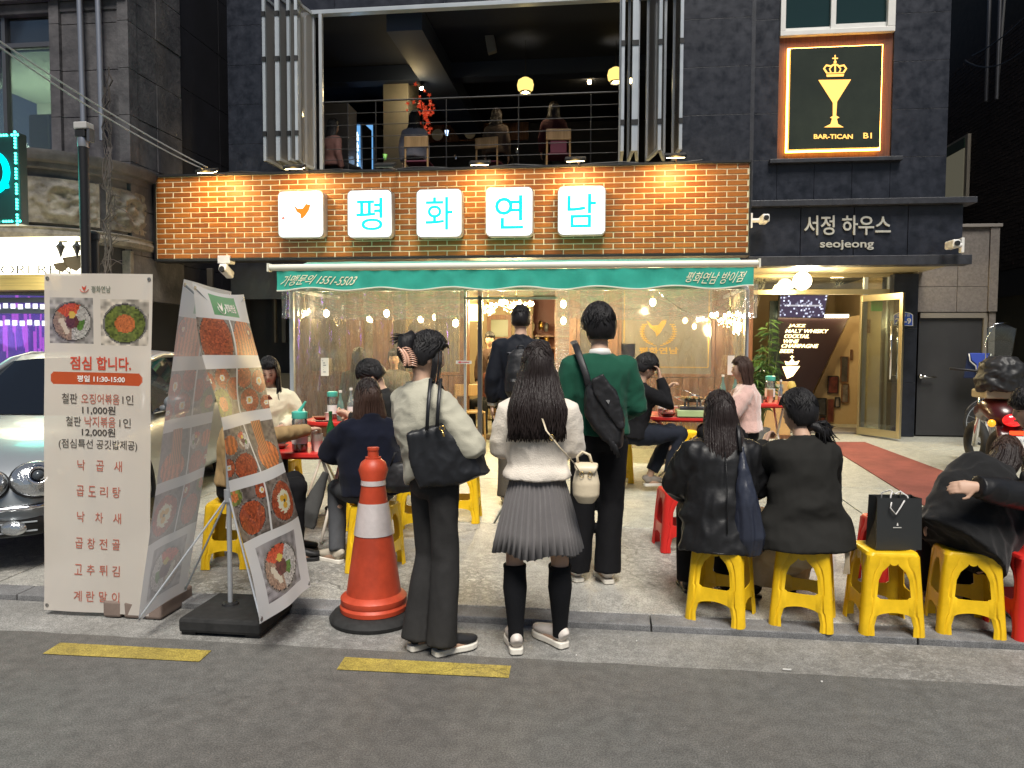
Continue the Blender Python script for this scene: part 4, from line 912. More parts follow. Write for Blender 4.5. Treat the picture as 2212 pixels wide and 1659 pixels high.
# room behind
M_rw = mat('warm_cream_wall', (.24, .19, .115), .8, var=.15, vscale=1.5)
room = thing('restaurant_room', 'warm lit dining room seen through the restaurant doorway', 'room', (-1.2, 13, rg))
RZ = 2.7
MB().box(WL, WR, 15.4, 15.5, rg, RZ).build('back_wall', M_rw, room)
MB().box(WL-.1, WL, RF+.1, 15.5, rg, RZ).build('side_wall', M_rw, room); MB().box(RX-.1, RX-.005, RF+.1, 15.5, rg, RZ).build('side_wall', M_rw, room)
MB().box(WL-.1, RX-.0, RF+.02, 15.5, RZ+.01, RZ+.04).build('room_ceiling', mat('room_ceiling', (.05, .045, .04), .8), room)
MB().box(WL, RX-.1, RF+.1, 15.4, rg-.05, rg+.015).build('floor_boards', mat('dark_floor_boards', (.10, .07, .05), .5), room)
# partition with door seen through the doorway
pY = 13.4; gx2 = lambda x, y=800: aY(x, y, pY).x; gz2 = lambda y: aY(1100, y, pY).z
MB().box(gx2(900), gx2(1150), pY+.05, pY+.1, rg, RZ).build('partition', M_rw, room)
MB().box(gx2(1052), gx2(1150), pY, pY+.04, gz2(735), gz2(728)).build('door_rail', M_woodd, room); 
for x0, x1, y0, y1 in [(1052, 1060, 690, 860), (1097, 1104, 690, 860), (1140, 1148, 690, 860)]: MB().box(gx2(x0), gx2(x1), pY+.002, pY+.042, gz2(y1), gz2(y0)).build('door_stile', M_woodd, room)
MB().box(gx2(1052), gx2(1150), pY, pY+.04, gz2(690), gz2(680)).build('door_rail', M_woodd, room)
MB().box(gx2(1060), gx2(1097), pY+.01, pY+.03, gz2(727), gz2(691)).build('door_pane', mat('frosted_green', (.13, .15, .10), .3), room)
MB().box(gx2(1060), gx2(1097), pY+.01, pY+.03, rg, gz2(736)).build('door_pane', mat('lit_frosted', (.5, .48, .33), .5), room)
MB().box(aY(1138, 700, 14).x, aY(1200, 700, 14).x, 14, 14.5, rg, 2.5).build('cabinet', mat('red_brown_cabinet', (.12, .03, .02), .5), room)
for k, (x, y) in enumerate([(1150, 715), (1168, 712), (1180, 716), (1160, 742), (1180, 742)]):
    p = aY(x, y, 13.7); MB().lathe([(.03, 0), (.04, .05), (.04, .12), (.02, .16)], p, 8).build('bottle', [M_cream, M_brass, M_alud][k % 3], label='small bottle on the dark shelf inside the restaurant, ' if 0 else ['cream jar left on the upper inside shelf', 'brass pot mid upper inside shelf', 'dark pot right on the upper inside shelf', 'cream jar left on the lower inside shelf', 'brass pot right on the lower inside shelf'][k], cat='pot')
mb = MB(); p = aY(1170, 722, 13.6); mb.box(p.x-.3, p.x+.4, 13.6, 13.95, p.z-.05, p.z-.02); p = aY(1170, 748, 13.6); mb.box(p.x-.3, p.x+.4, 13.6, 13.95, p.z-.05, p.z-.02); mb.build('shelf', M_woodd, label='two tier dark shelf inside the restaurant right of the doorway', cat='shelf')
# curtains glimpsed behind the left windows
for k, (x0, x1) in enumerate([(842, 880), (940, 995)]):
    a, c = aY(x0, 700, 11.3).x, aY(x1, 700, 11.3).x; mb = MB(); pts = [(a+(c-a)*i/30, 11.3+.03*math.sin(i*1.3)) for i in range(31)]
    for i in range(30): mb.quad((*pts[i], 1.0), (*pts[i+1], 1.0), (*pts[i+1], 2.5), (*pts[i], 2.5))
    mb.build('drape', mat('yellow_drape', (.3, .24, .12), .8), room, smooth=True)
p = aY(858, 677, 12.5); mb = MB(); mb.tube([p, p+Vector((0, .02, 0))], .3, 24); mb.build('wall_fan', mat('painted_fan', (.55, .42, .12), .6, col2=(.15, .25, .12), vscale=4), room)
# bulbs on cords, tent and room
ctype = {'t': 10.0, 'r': 12.0}
blist = [(705, 677, 10.0, 'first from the tent left end'), (667, 692, 12, 'left of a low pair seen at the tent left end'), (711, 692, 12, 'right of a low pair seen at the tent left end'), (835, 677, 10.0, 'beside the painted fan'),
 (984, 698, 10.2, 'low, just left of the tent door'), (778, 700, 12.2, 'between the left timber pillars'), (805, 708, 13, 'small and deep in the left room'), (939, 685, 11.8, 'orange one above the clip haired woman'),
 (1217, 657, 10.0, 'upper one right of the doorway'), (1217, 693, 10.4, 'lower one right of the doorway'), (1410, 653, 10.0, 'high above the gold bird emblem'), (1337, 696, 11.6, 'left of the gold bird emblem'),
 (1314, 690, 10.4, 'over the green sweater shoulder'), (1085, 651, 10.0, 'hanging in the doorway left of the chandelier'), (1480, 692, 12.5, 'seen through the window right of the bird emblem'), (1500, 705, 13, 'deep behind the right window')]
for x, y, Y, lb in blist:
    p = aY(x, y, Y); t = thing('string_bulb', 'glowing warm bulb, ' + lb, 'bulb', p, group='warm bulbs in the tent and restaurant')
    MB().ball(p, (.040, .040, .052), 12, 8).build('bulb', M_warm, t, smooth=True); MB().cyl(p+Vector((0, 0, .04)), p+Vector((0, 0, .085)), .015).build('socket', M_brass, t)
    MB().cyl(p+Vector((0, 0, .085)), (p.x, p.y, max(p.z+.12, 2.42 if Y < RF else RZ)), .003, n=6).build('cord', M_black, t)
    lamp('bulb_glow', p-Vector((0, .06, .02)), 15. if Y < RF else 8, WARM if x != 939 else (1, .5, .15), .04, t)
def chandelier(px, py, Y, R, n, label, power, tiers=1):
    p = aY(px, py, Y); t = thing('chandelier', label, 'chandelier', p)
    mb = MB(); mb.cyl(p+Vector((0, 0, R*.6)), (p.x, p.y, p.z+.5), .006, n=6); mb.lathe([(.01, -.1), (.03, -.05), (.015, .0), (.035, .05), (.01, R*.6)], p, 10)
    for k in range(n):
        a = 2*math.pi*k/n+.3; d = Vector((math.cos(a), math.sin(a), 0)); mb.tube([p, p+d*R*.5+Vector((0, 0, -.05)), p+d*R+Vector((0, 0, .0))], .005, 5)
    mb.build('frame', M_brass, t, smooth=True)
    for k in range(n):
        a = 2*math.pi*k/n+.3; d = Vector((math.cos(a), math.sin(a), 0)); q = p+d*R+Vector((0, 0, .035)); MB().ball(q, (.02, .02, .032), 10, 7).build('bulb', M_warmhi, t, smooth=True)
    mb = MB(); rr = random.Random(int(px))
    for k in range(90):
        a = rr.uniform(0, 6.28); r = R*rr.choice([.35, .6, .85]); z = rr.uniform(-.16, .1)*(1-r/R*.6); q = p+Vector((r*math.cos(a), r*math.sin(a), z)); s = .009
        mb.add([q+Vector((s, 0, 0)), q+Vector((0, s, 0)), q+Vector((-s, 0, 0)), q+Vector((0, -s, 0)), q+Vector((0, 0, s*1.6)), q-Vector((0, 0, s*1.6))], [(0, 1, 4), (1, 2, 4), (2, 3, 4), (3, 0, 4), (1, 0, 5), (2, 1, 5), (3, 2, 5), (0, 3, 5)])
    mb.build('crystals', mat('crystal', (1, .9, .65), .05, .6, emit=(1, .75, .35), estr=.9), t, kind='stuff')
    lamp('chandelier_glow', p+Vector((0, -.1, -.12)), power, WARM, .12, t)
chandelier(1115, 660, 12.0, .27, 8, 'wide crystal chandelier above the man with the backpack', 26)
chandelier(1054, 664, 11.6, .13, 5, 'small crystal chandelier left in the restaurant doorway', 10)
chandelier(1577, 686, 10.2, .24, 9, 'brass chandelier with many bulbs at the right end of the tent', 22)
t = thing('shade_lamp', 'yellow glowing fabric shade lamp left of the restaurant doorway', 'lamp', aY(1018, 675, 11.7)); p = aY(1018, 675, 11.7)
MB().lathe([(.2, -.13), (.19, -.03), (.1, .13)], p, 18, cap=False).build('lamp_shade', emat('shade_glow', (1, .68, .15), 2.6), t, smooth=True); lamp('shade_light', p-Vector((0, 0, .2)), 12, WARM, .1, t)
lamp('room_light', (-2.6, 13.2, 2.4), 12, WARM, .25, room); lamp('room_light', (.9, 13.2, 2.4), 12, WARM, .25, room)
# small chairs and table inside the doorway
def chair(name, label, loc, rz, M1, M2=None, s=1.):
    t = thing(name, label, 'chair')
    MB().box(-.2, .2, -.2, .2, .43, .46).build('seat', M2 or M1, t, bevel=.01)
    for x, y in ((-.18, -.18), (.18, -.18), (-.18, .18), (.18, .18)): MB().cyl((x*1.05, y*1.1, 0), (x, y, .43 if y > 0 else .82), .016, n=8).build('leg', M1, t)
    MB().box(-.2, .2, -.215, -.185, .66, .84).build('backrest', M1, t, bevel=.012)
    MB().box(-.18, .18, -.008, .008, .2, .225).build('stretcher', M1, t)
    t.location = loc; t.rotation_euler = (0, 0, rz); return t
ch0 = chair('dining_chair', 'pale wooden chair just inside the restaurant doorway', (*aG(1015, 955).xy, rg), math.radians(200), M_woodl)
copy_tree(ch0, None, (aG(1062, 930).x, 11.9, rg), math.radians(160), 'pale wooden chair deeper inside the restaurant doorway')
# ================================================================== neighbour on the left: stone house with a rounded balcony
LY = 9.45; LCX = aY(280, 200, LY).x
lb = thing('stone_house', 'grey limestone house with a rounded carved balcony, left of the brick sign', 'building', (-8.5, LY, 0))
wl = aY(112, 200, LY).x; zc1 = aY(200, 325, LY).z
# pier blocks on the front, blocks on the flank
z = 2.2; k = 0
while z < 8:
    h = .62; f = .09
    MB().box(wl, wl+f*1.6, LY-.03, LY+.2, z, z+h-.004).build('stone_block', M_lime, lb, bevel=.006)
    MB().box(LCX-f*1.6, LCX+.01, LY-.03, LY+.16, z, z+h-.004).build('stone_block', M_lime, lb, bevel=.006)
    MB().box(wl+f*1.6+.004, LCX-f*1.6-.004, LY+.02, LY+.2, z+.003, z+h-.003).build('stone_block', M_lime, lb, bevel=.006)
    for y0, y1 in ((LY+.164, LY+.62), (LY+.62, LY+1.25)):
        MB().box(LCX-.15, LCX-.002+random.uniform(-.006, .006), y0+.003, y1-.003, z+.003, z+h-.006).build('stone_block', M_lime, lb, bevel=.006)
    z += h
for j in range(9):
    for y0 in np.arange(LY+1.26, 19, 1.15): MB().box(LCX-.1, LCX-.02, y0+.005, y0+1.145, .1+j*.9, .1+j*.9+.892).build('wall_panel', mat('dark_wall_panel', (.012, .012, .018), .7, var=.3, vscale=1.5), lb, bevel=.003)
b = MB(); b.box(LCX-3, LCX-.11, LY+2.4, 19.5, 0, 8.2); b.box(wl+.12, LCX-.11, LY+.21, LY+2.39, 0, 8.2); b.build('wall', M_darkwall, lb)
b = MB(); b.box(-14, LCX-.01, LY+.0, LY+.3, aY(200, 22, LY).z, aY(200, 8, LY).z+.05); b.box(-14, LCX+.0, LY-.09, LY+.3, aY(200, 8, LY).z+.06, aY(200, 8, LY).z+.3); b.build('string_course', M_lime, lb, bevel=.01)
# lit window
wa, wc = aY(-120, 200, LY).x, wl-.01; wzz0, wzz1 = 3.6, 8.1; zt = aY(60, 95, LY).z
wn2 = thing('office_window', 'tall window with pale green light in the stone house', 'window', ((wa+wc)/2, LY, wzz0))
b = MB(); b.box(wc-.04, wc, LY+.05, LY+.14, wzz0, wzz1); xx = aY(5, 200, LY).x; b.box(xx-.035, xx+.02, LY+.05, LY+.14, wzz0, wzz1); zz = aY(60, 98, LY).z; b.box(xx+.022, wc-.042, LY+.05, LY+.14, zz, zz+.06); b.box(wa, xx-.037, LY+.05, LY+.14, zz, zz+.06); b.build('frame', M_alud, wn2)
b = MB(); b.box(wa, wc-.04, LY+.1, LY+.105, wzz0, wzz1); b.build('pane', M_glassd, wn2)
b = MB(); b.box(wa-.4, wc, LY+2.2, LY+2.3, wzz0-.3, zz+.1); b.build('room_wall', mat('office_wall', (.55, .56, .45), .8), wn2)
b = MB(); b.box(wc+.02, wc+.1, LY+.2, LY+2.2, wzz0-.3, zz+.1); b.build('room_side', mat('office_wall', (.55, .56, .45), .8), wn2)
b = MB(); b.box(wa-.4, wc+.05, LY+.16, LY+2.3, zz-.02, zz+.02); b.build('room_ceiling', mat('office_ceiling', (.42, .46, .36), .8), wn2)
b = MB(); b.box(wa-.4, wc+.05, LY+.2, LY+2.3, zz+.05, wzz1); b.build('upper_room', mat('office_blind', (.035, .05, .065), .7), wn2)
b = MB(); a, c = aY(62, 250, LY+.6), aY(104, 330, LY+.6); b.box(a.x, c.x, LY+.6, LY+.64, c.z-.2, a.z); b.build('screen_back', mat('screen_grey', (.07, .08, .08), .5), wn2); b = MB(); b.box(a.x-.03, c.x+.03, LY+.65, LY+.67, c.z-.2, a.z+.03); b.build('screen_rim', M_blackp, wn2)
lamp('office_light', (aY(60, 200, LY+1.4).x, LY+1.1, zz-1.1), 42, (.85, 1, .75), .2, wn2)
# rounded balcony drum
bc = Vector((-7.55, 9.55, 0)); br = 1.22
def arc_wall(r, z0, z1, a0=-165, a1=20, th=.1, n=40, prof=None):
    mb = MB(); prof = prof or [(0, z0), (0, z1)]; P = []
    for i in range(n+1):
        a = math.radians(a0+(a1-a0)*i/n)
        for o, z in prof: P.append((bc.x+(r+o)*math.cos(a), bc.y+(r+o)*math.sin(a), z))
    m = len(prof); mb.add(P, [(i*m+j, (i+1)*m+j, (i+1)*m+j+1, i*m+j+1) for i in range(n) for j in range(m-1)]); return mb
z1 = 3.98; 
arc_wall(br, 0, 0, prof=[(.0, z1-.22), (.03, z1-.2), (.03, z1-.14), (.09, z1-.12), (.13, z1-.04), (.13, z1), (-.3, z1)]).build('cornice', M_lime, lb, smooth='auto')
arc_wall(br, 0, 0, prof=[(-.02, 2.88), (.05, 2.9), (.07, 2.96), (.04, 3.02), (.06, 3.04), (0, 3.06)]).build('lower_cornice', M_relief, lb, smooth='auto')
arc_wall(br-.05, 3.0, z1-.2).build('drum_wall', M_lime, lb, smooth=True)
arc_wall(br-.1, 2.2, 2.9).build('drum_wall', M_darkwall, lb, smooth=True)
for a0, a1 in ((-160, -118), (-112, -72), (-68, -28), (-24, 14)):
    mb = MB(); n = 46; m = 26
    for j in range(m+1):
        for i in range(n+1):
            u, v = i/n, j/m; a = math.radians(a0+(a1-a0)*u); z = 3.10+(z1-.32-3.10)*v
            e = min(1, min(u, 1-u)*9)*min(1, min(v, 1-v)*7)
            # carved wreath and leaf relief
            rr = math.hypot((u-.5)*1.5, v-.5); rel = .06*math.exp(-((rr-.33)/.10)**2)+.045*math.exp(-(rr/.14)**2)
            rel += .045*noise.noise(Vector((u*9, v*8, a0)))+.02*noise.noise(Vector((u*22, v*20, a0)))
            r = br+.0+e*max(-.01, rel); mb.v.append((bc.x+r*math.cos(a), bc.y+r*math.sin(a), z))
    mb.f = [(j*(n+1)+i, j*(n+1)+i+1, (j+1)*(n+1)+i+1, (j+1)*(n+1)+i) for j in range(m) for i in range(n)]; mb.m = [0]*len(mb.f)
    mb.build('relief_panel', M_relief, lb, smooth=True)
b = MB(); x0, x1 = aY(185, 560, LY-.2).x, aY(300, 560, LY-.2).x
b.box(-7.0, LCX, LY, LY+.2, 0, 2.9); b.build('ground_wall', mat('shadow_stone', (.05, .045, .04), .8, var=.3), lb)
for xx, w in ((210, .14), (255, .2)):
    X = aY(xx, 560, LY-.05).x; MB().box(X, X+w, LY-.08, LY-.004, .2, 2.86).build('pilaster', M_relief, lb, bevel=.01)
# conduits on the pier and the vine
for k, (x0, x1, y1) in enumerate([(171, 181, 290), (211, 221, 304)]):
    p, q = aY(x0, -60, LY-.08), aY(x1, y1, LY-.08); MB().cyl(q, (q.x-.02, p.y, p.z), .038, n=10).build('conduit', mat('galvanised', (.4, .4, .42), .3, .8), smooth='auto', label=['steel conduit running down the stone pier to the black pole top', 'steel conduit on the stone pier ending above the balcony'][k], cat='pipe')
mb = MB(); rr = random.Random(9)
for k in range(9):
    p = aY(240, 20, LY-.1); pts = []
    for i in range(34):
        y = 130+i*14.5; x = 232+8*math.sin(i*.5+k)+rr.uniform(-4, 4)+(10 if 19 < i < 24 else 0); Yd = LY-.12 if y < 330 else 8.9-.2*min(1, (y-330)/60)
        pts.append(aY(x, y, Yd))
    mb.tube(pts[rr.randint(0, 20 if k > 3 else 4):], .006 if k else .012, 5)
for k in range(26):
    y = rr.uniform(360, 600); p = aY(232+rr.uniform(-10, 14), y, 8.7); d = Vector((rr.uniform(-.18, .3), -.02, rr.uniform(-.12, .16))); mb.tube([p, p+d*.5+Vector((0, 0, .03)), p+d], .004, 4)
mb.build('dead_vine', mat('dry_vine', (.045, .038, .035), .9), label='bare tangled vine hanging down over the carved balcony', cat='vine')
# ------------------------------------------------------------------ yakitori shop under the balcony
SYY = 7.9
ys = thing('shop_sign', 'glowing white shop sign with thin black letters under the stone balcony', 'sign', aY(40, 560, SYY))
a, c = aY(-420, 524, SYY), aY(171, 590, SYY)
MB().box(a.x, c.x, SYY, SYY+.25, c.z, aY(100, 524, SYY).z).build('lit_face', emat('sign_cream', (1, .93, .68), 1.4), ys)
a2, c2 = aY(-420, 520, SYY), aY(171, 511, SYY)
MB().box(a.x, c.x+.01, SYY-.03, SYY+.3, aY(100, 520, SYY).z+.02, aY(100, 512, SYY).z).build('upper_trim', emat('trim_glow', (1, .85, .45), 1.), ys)
MB().box(a.x, aY(98, 600, SYY).x, SYY, SYY+.25, aY(60, 626, SYY).z, aY(60, 593, SYY).z).build('timber_band', mat('lit_timber', (.7, .52, .2), .6, var=.3, vscale=3, stretch=(.5, 1, 20)), ys)
M_ink = mat('black_ink', (.01, .01, .01), .6)
put('YAKITORI REN', -110, 573, 153, 592, SYY-.003, M_ink, ys, bold=-.012)
for x, y in ((131, 538), (166, 538)):
    p = aY(x, y, SYY-.12); t = thing('sign_spotlight', 'small black spotlight over the white shop sign, ' + ('left one' if x < 150 else 'right one by the pole'), 'spotlight', p)
    MB().lathe([(.012, .09), (.02, .06), (.05, .03), (.03, -.01), (.015, -.06), (.004, -.1)], p, 10).build('housing', M_black, t); MB().cyl(p+Vector((0, 0, .08)), p+Vector((0, .1, .1)), .008).build('arm', M_black, t)
mb = MB()
for x, y, s in ((132, 578, .09), (160, 570, .14)):
    p = aY(x, y, SYY-.06); mb.prism([p+Vector((-s, 0, s*.5)), p+Vector((s*.6, 0, s*.7)), p+Vector((s, 0, 0)), p+Vector((s*.2, 0, -s*.6)), p+Vector((-s*.7, 0, -.2*s))], (0, -.01, 0))
mb.build('torn_leaf', mat('dull_brown', (.05, .035, .02), .8), ys)
lamp('shop_glow', aY(40, 560, SYY-.6), 8, (1, .88, .6), .4, ys)
sf = thing('shopfront', 'shop window lit purple and blue behind the silver car', 'shopfront', aY(40, 700, SYY+.3))
a, c = aY(-420, 630, SYY+.3), aY(172, 820, SYY+.3)
mm = mat('purple_room', (.09, .04, .22), .6, col2=(.02, .02, .07), vscale=1.5, emit=(.25, .1, .9), estr=.25)
MB().box(a.x, aY(150, 700, SYY+.9).x, SYY+.9, SYY+1, 0, 2.7).build('room_wall', mm, sf)
mb = MB(); rr = random.Random(2)
for k in range(26):
    p = aY(rr.uniform(-60, 95), rr.uniform(690, 780), SYY+.8); mb.tube([p, p+Vector((rr.uniform(-.02, .02), 0, rr.uniform(.1, .5)))], rr.uniform(.006, .02), 5)
mb.build('light_tubes', emat('magenta_glow', (.75, .12, 1.), .7), sf)
MB().box(a.x, c.x, SYY+.28, SYY+.3, 0, 2.3).build('pane', M_glassd, sf)
z = aY(60, 648, SYY+.2).z; b = MB(); b.box(a.x, c.x, SYY+.2, SYY+.27, z-.03, z+.03); z = aY(60, 668, SYY+.2).z; b.box(a.x, c.x, SYY+.2, SYY+.27, z-.05, z+.02); b.build('rail', mat('slate_rail', (.10, .12, .16), .5), sf)
for r, y in ((0, 656), (1, 692)):
    for k in range(9):
        p = aY(-40+k*16+r*4, y+(k % 3)-1, SYY+.18); MB().box(p.x, p.x+.055, SYY+.17, SYY+.18, p.z-.06, p.z).build('paper_tag', mat('tag_white', (.8, .8, .78), .6, emit=(.8, .85, 1), estr=.35), sf)
lamp('purple_light', aY(20, 720, SYY+.55), 8, (.45, .2, 1), .2, sf)
# neon sign
NY = 7.4; ng = thing('neon_sign', 'dark sign box edged with teal light dots, at the left edge', 'sign', aY(0, 385, NY))
a, c = aY(-90, 290, NY), aY(45, 484, NY)
MB().box(a.x, c.x, NY, NY+.12, c.z, a.z).build('sign_box', mat('night_box', (.006, .02, .02), .4), ng, bevel=.01)
M_dot = emat('teal_dots', (.05, 1, .72), 3)
mb = MB(); n = 34
per = [(a.x+(c.x-a.x)*k/22, a.z-.03) for k in range(23)]+[(c.x-.03, a.z-(a.z-c.z)*k/30) for k in range(31)]+[(a.x+(c.x-a.x)*k/22, c.z+.03) for k in range(23)]
for k, (x, z) in enumerate(per):
    if k % 5 != 4: mb.ball((x, NY-.012, z), .013, 6, 4)
mb.build('light_dots', M_dot, ng, kind='stuff')
M_cyg = emat('cyan_glyph', (.0, .75, .8), .9)
ctr = aY(-16, 373, NY-.01); pts = [ctr+Vector((.17*math.cos(t), 0, .20*math.sin(t))) for t in np.linspace(0, 2*math.pi, 28)[:-1]]
mb = MB(); mb.tube(pts, .035, 8, closed=True); mb.cyl(aY(-45, 408, NY-.01), aY(18, 402, NY-.01), .022); mb.cyl(aY(-20, 425, NY-.01), aY(-20, 455, NY-.01), .02); mb.build('glyph', M_cyg, ng, smooth=True)
lamp('neon_glow', aY(10, 385, NY-.3), 5, (.1, 1, .8), .3, ng)
# pole with its camera
PY = 7.0; pl = thing('utility_pole', 'black street pole with a pale camera unit on top', 'pole', (*aY(181, 600, PY).xy, .1))
p = aY(180, 330, PY); MB().cyl((p.x, PY, .1), (p.x, PY, aY(180, 318, PY).z), .048, n=18).build('pole', M_black, pl, smooth='auto')
z0 = aY(180, 318, PY).z; MB().lathe([(.05, 0), (.055, .04), (.05, .09)], (p.x, PY, z0), 16).build('collar', mat('galvanised', (.4, .4, .42), .3, .8), pl, smooth='auto')
MB().box(p.x-.055, p.x+.055, PY-.05, PY+.05, z0+.09, z0+.17).build('unit', M_blackp, pl, bevel=.01); MB().box(p.x-.06, p.x+.08, PY-.06, PY+.06, z0+.17, z0+.24).build('cap', mat('pale_grey', (.4, .39, .38), .5), pl, bevel=.01)
b = MB(); b.box(p.x+.07, p.x+.1, PY-.04, PY+.04, z0+.05, z0+.18); b.build('bracket', M_alud, pl)
p = aY(203, 560, PY+.2); MB().lathe([(.05, -2.2), (.05, .2), (.065, .2), (.065, .26), (.02, .29)], p, 14).build('bollard_post', M_black, smooth='auto', label='short black capped post just right of the street pole', cat='post')
# overhead wires
def wire(p0, p1, sag, r, label, m=None):
    p0, p1 = Vector(p0), Vector(p1); MB().tube([p0.lerp(p1, t)-Vector((0, 0, sag*4*t*(1-t))) for t in np.linspace(0, 1, 20)], r, 5).build('overhead_wire', m or mat('pale_cable', (.28, .27, .27), .6), label=label, cat='cable')
wire(aY(-40, 62, 6.6), aY(448, 362, SY-.4), .06, .009, 'upper of two pale wires running to the leftmost floodlight')
wire(aY(-40, 74, 6.5), aY(440, 366, SY-.4), .08, .009, 'lower of two pale wires running to the leftmost floodlight')
wire(aX(2100, 120, BX-.2), aX(2260, -10, BX-.9), .1, .012, 'dark wire crossing the brick house at the upper right', M_black)
wire(aX(2085, 130, BX-.2), aX(2260, 60, BX-.9), .3, .012, 'lower dark wire drooping before the brick house', M_black)
# ================================================================== silver car
M_sil = mat('silver_paint', (.32, .345, .365), .34, .5, coat=.4)
M_tint = mat('tinted_glass', (.008, .01, .014), .04, 0, .6)
car = thing('parked_car', 'silver saloon car with oval headlights parked behind the tall banners', 'car')
st = [(-.02, .40, .45, .26), (.03, .56, .56, .22), (.12, .70, .66, .20), (.30, .80, .76, .19), (.6, .865, .835, .2), (1.0, .895, .89, .2), (1.4, .905, .935, .2), (2.2, .91, .955, .2), (3.3, .91, .97, .2), (4.1, .89, .98, .2), (4.5, .83, .97, .22), (4.72, .68, .85, .25), (4.78, .5, .6, .35)]
mb = MB(); P = []
for y, w, zs, zb in st:
    prof = [(.0, zb), (w*.9, zb), (w*.985, zb+.12), (w, (zs+zb)/2), (w*.985, zs-.13), (w*.94, zs-.035), (w*.84, zs+.005), (w*.5, zs+.035), (0, zs+.045)]
    P.append(prof)
full = []
for (y, *_), prof in zip(st, P):
    ring = [(x, y, z) for x, z in prof]+[(-x, y, z) for x, z in prof[-2:0:-1]]; full.append(ring)
m = len(full[0])
mb.add([q for r in full for q in r], [(i*m+j, i*m+(j+1) % m, (i+1)*m+(j+1) % m, (i+1)*m+j) for i in range(len(full)-1) for j in range(m)]+[tuple(range(m))[::-1], tuple((len(full)-1)*m+j for j in range(m))])
bo = mb.build('body', M_sil, car, smooth=True); s = bo.modifiers.new('s', 'SUBSURF'); s.levels = s.render_levels = 2
# greenhouse: roof, glass, pillars
def gp(y, hw, z): return [(hw, y, z), (hw*.97, y, z+.02), (hw*.6, y, z+.045), (0, y, z+.055), (-hw*.6, y, z+.045), (-hw*.97, y, z+.02), (-hw, y, z)]
def strip(mb, rows):
    m = len(rows[0]); mb.add([q for r in rows for q in r], [(i*m+j, i*m+j+1, (i+1)*m+j+1, (i+1)*m+j) for i in range(len(rows)-1) for j in range(m-1)]); return mb
strip(MB(), [gp(1.92, .57, 1.365), gp(2.1, .585, 1.415), gp(2.7, .59, 1.44), gp(3.3, .575, 1.415), gp(3.5, .55, 1.37)]).build('roof', M_sil, car, smooth=True)
strip(MB(), [[(x*.80/.57, 1.22+.12*(x/.57)**2, .965-.02*(abs(x)/.57)**2) for x, _, _ in gp(0, .57, 0)], [(x*.68/.57, 1.58+.06*(x/.57)**2, 1.185-.01*abs(x)) for x, _, _ in gp(0, .57, 0)], [(x, 1.92, z+1.365) for x, _, z in gp(0, .57, 0)]]).build('windscreen', M_tint, car, smooth=True)
strip(MB(), [[(x*.74/.57, 4.0, 1.0) for x, _, _ in gp(0, .57, 0)], [(x*.96, 3.5, z+1.37) for x, _, z in gp(0, .57, 0)]]).build('rear_window', M_tint, car, smooth=True)
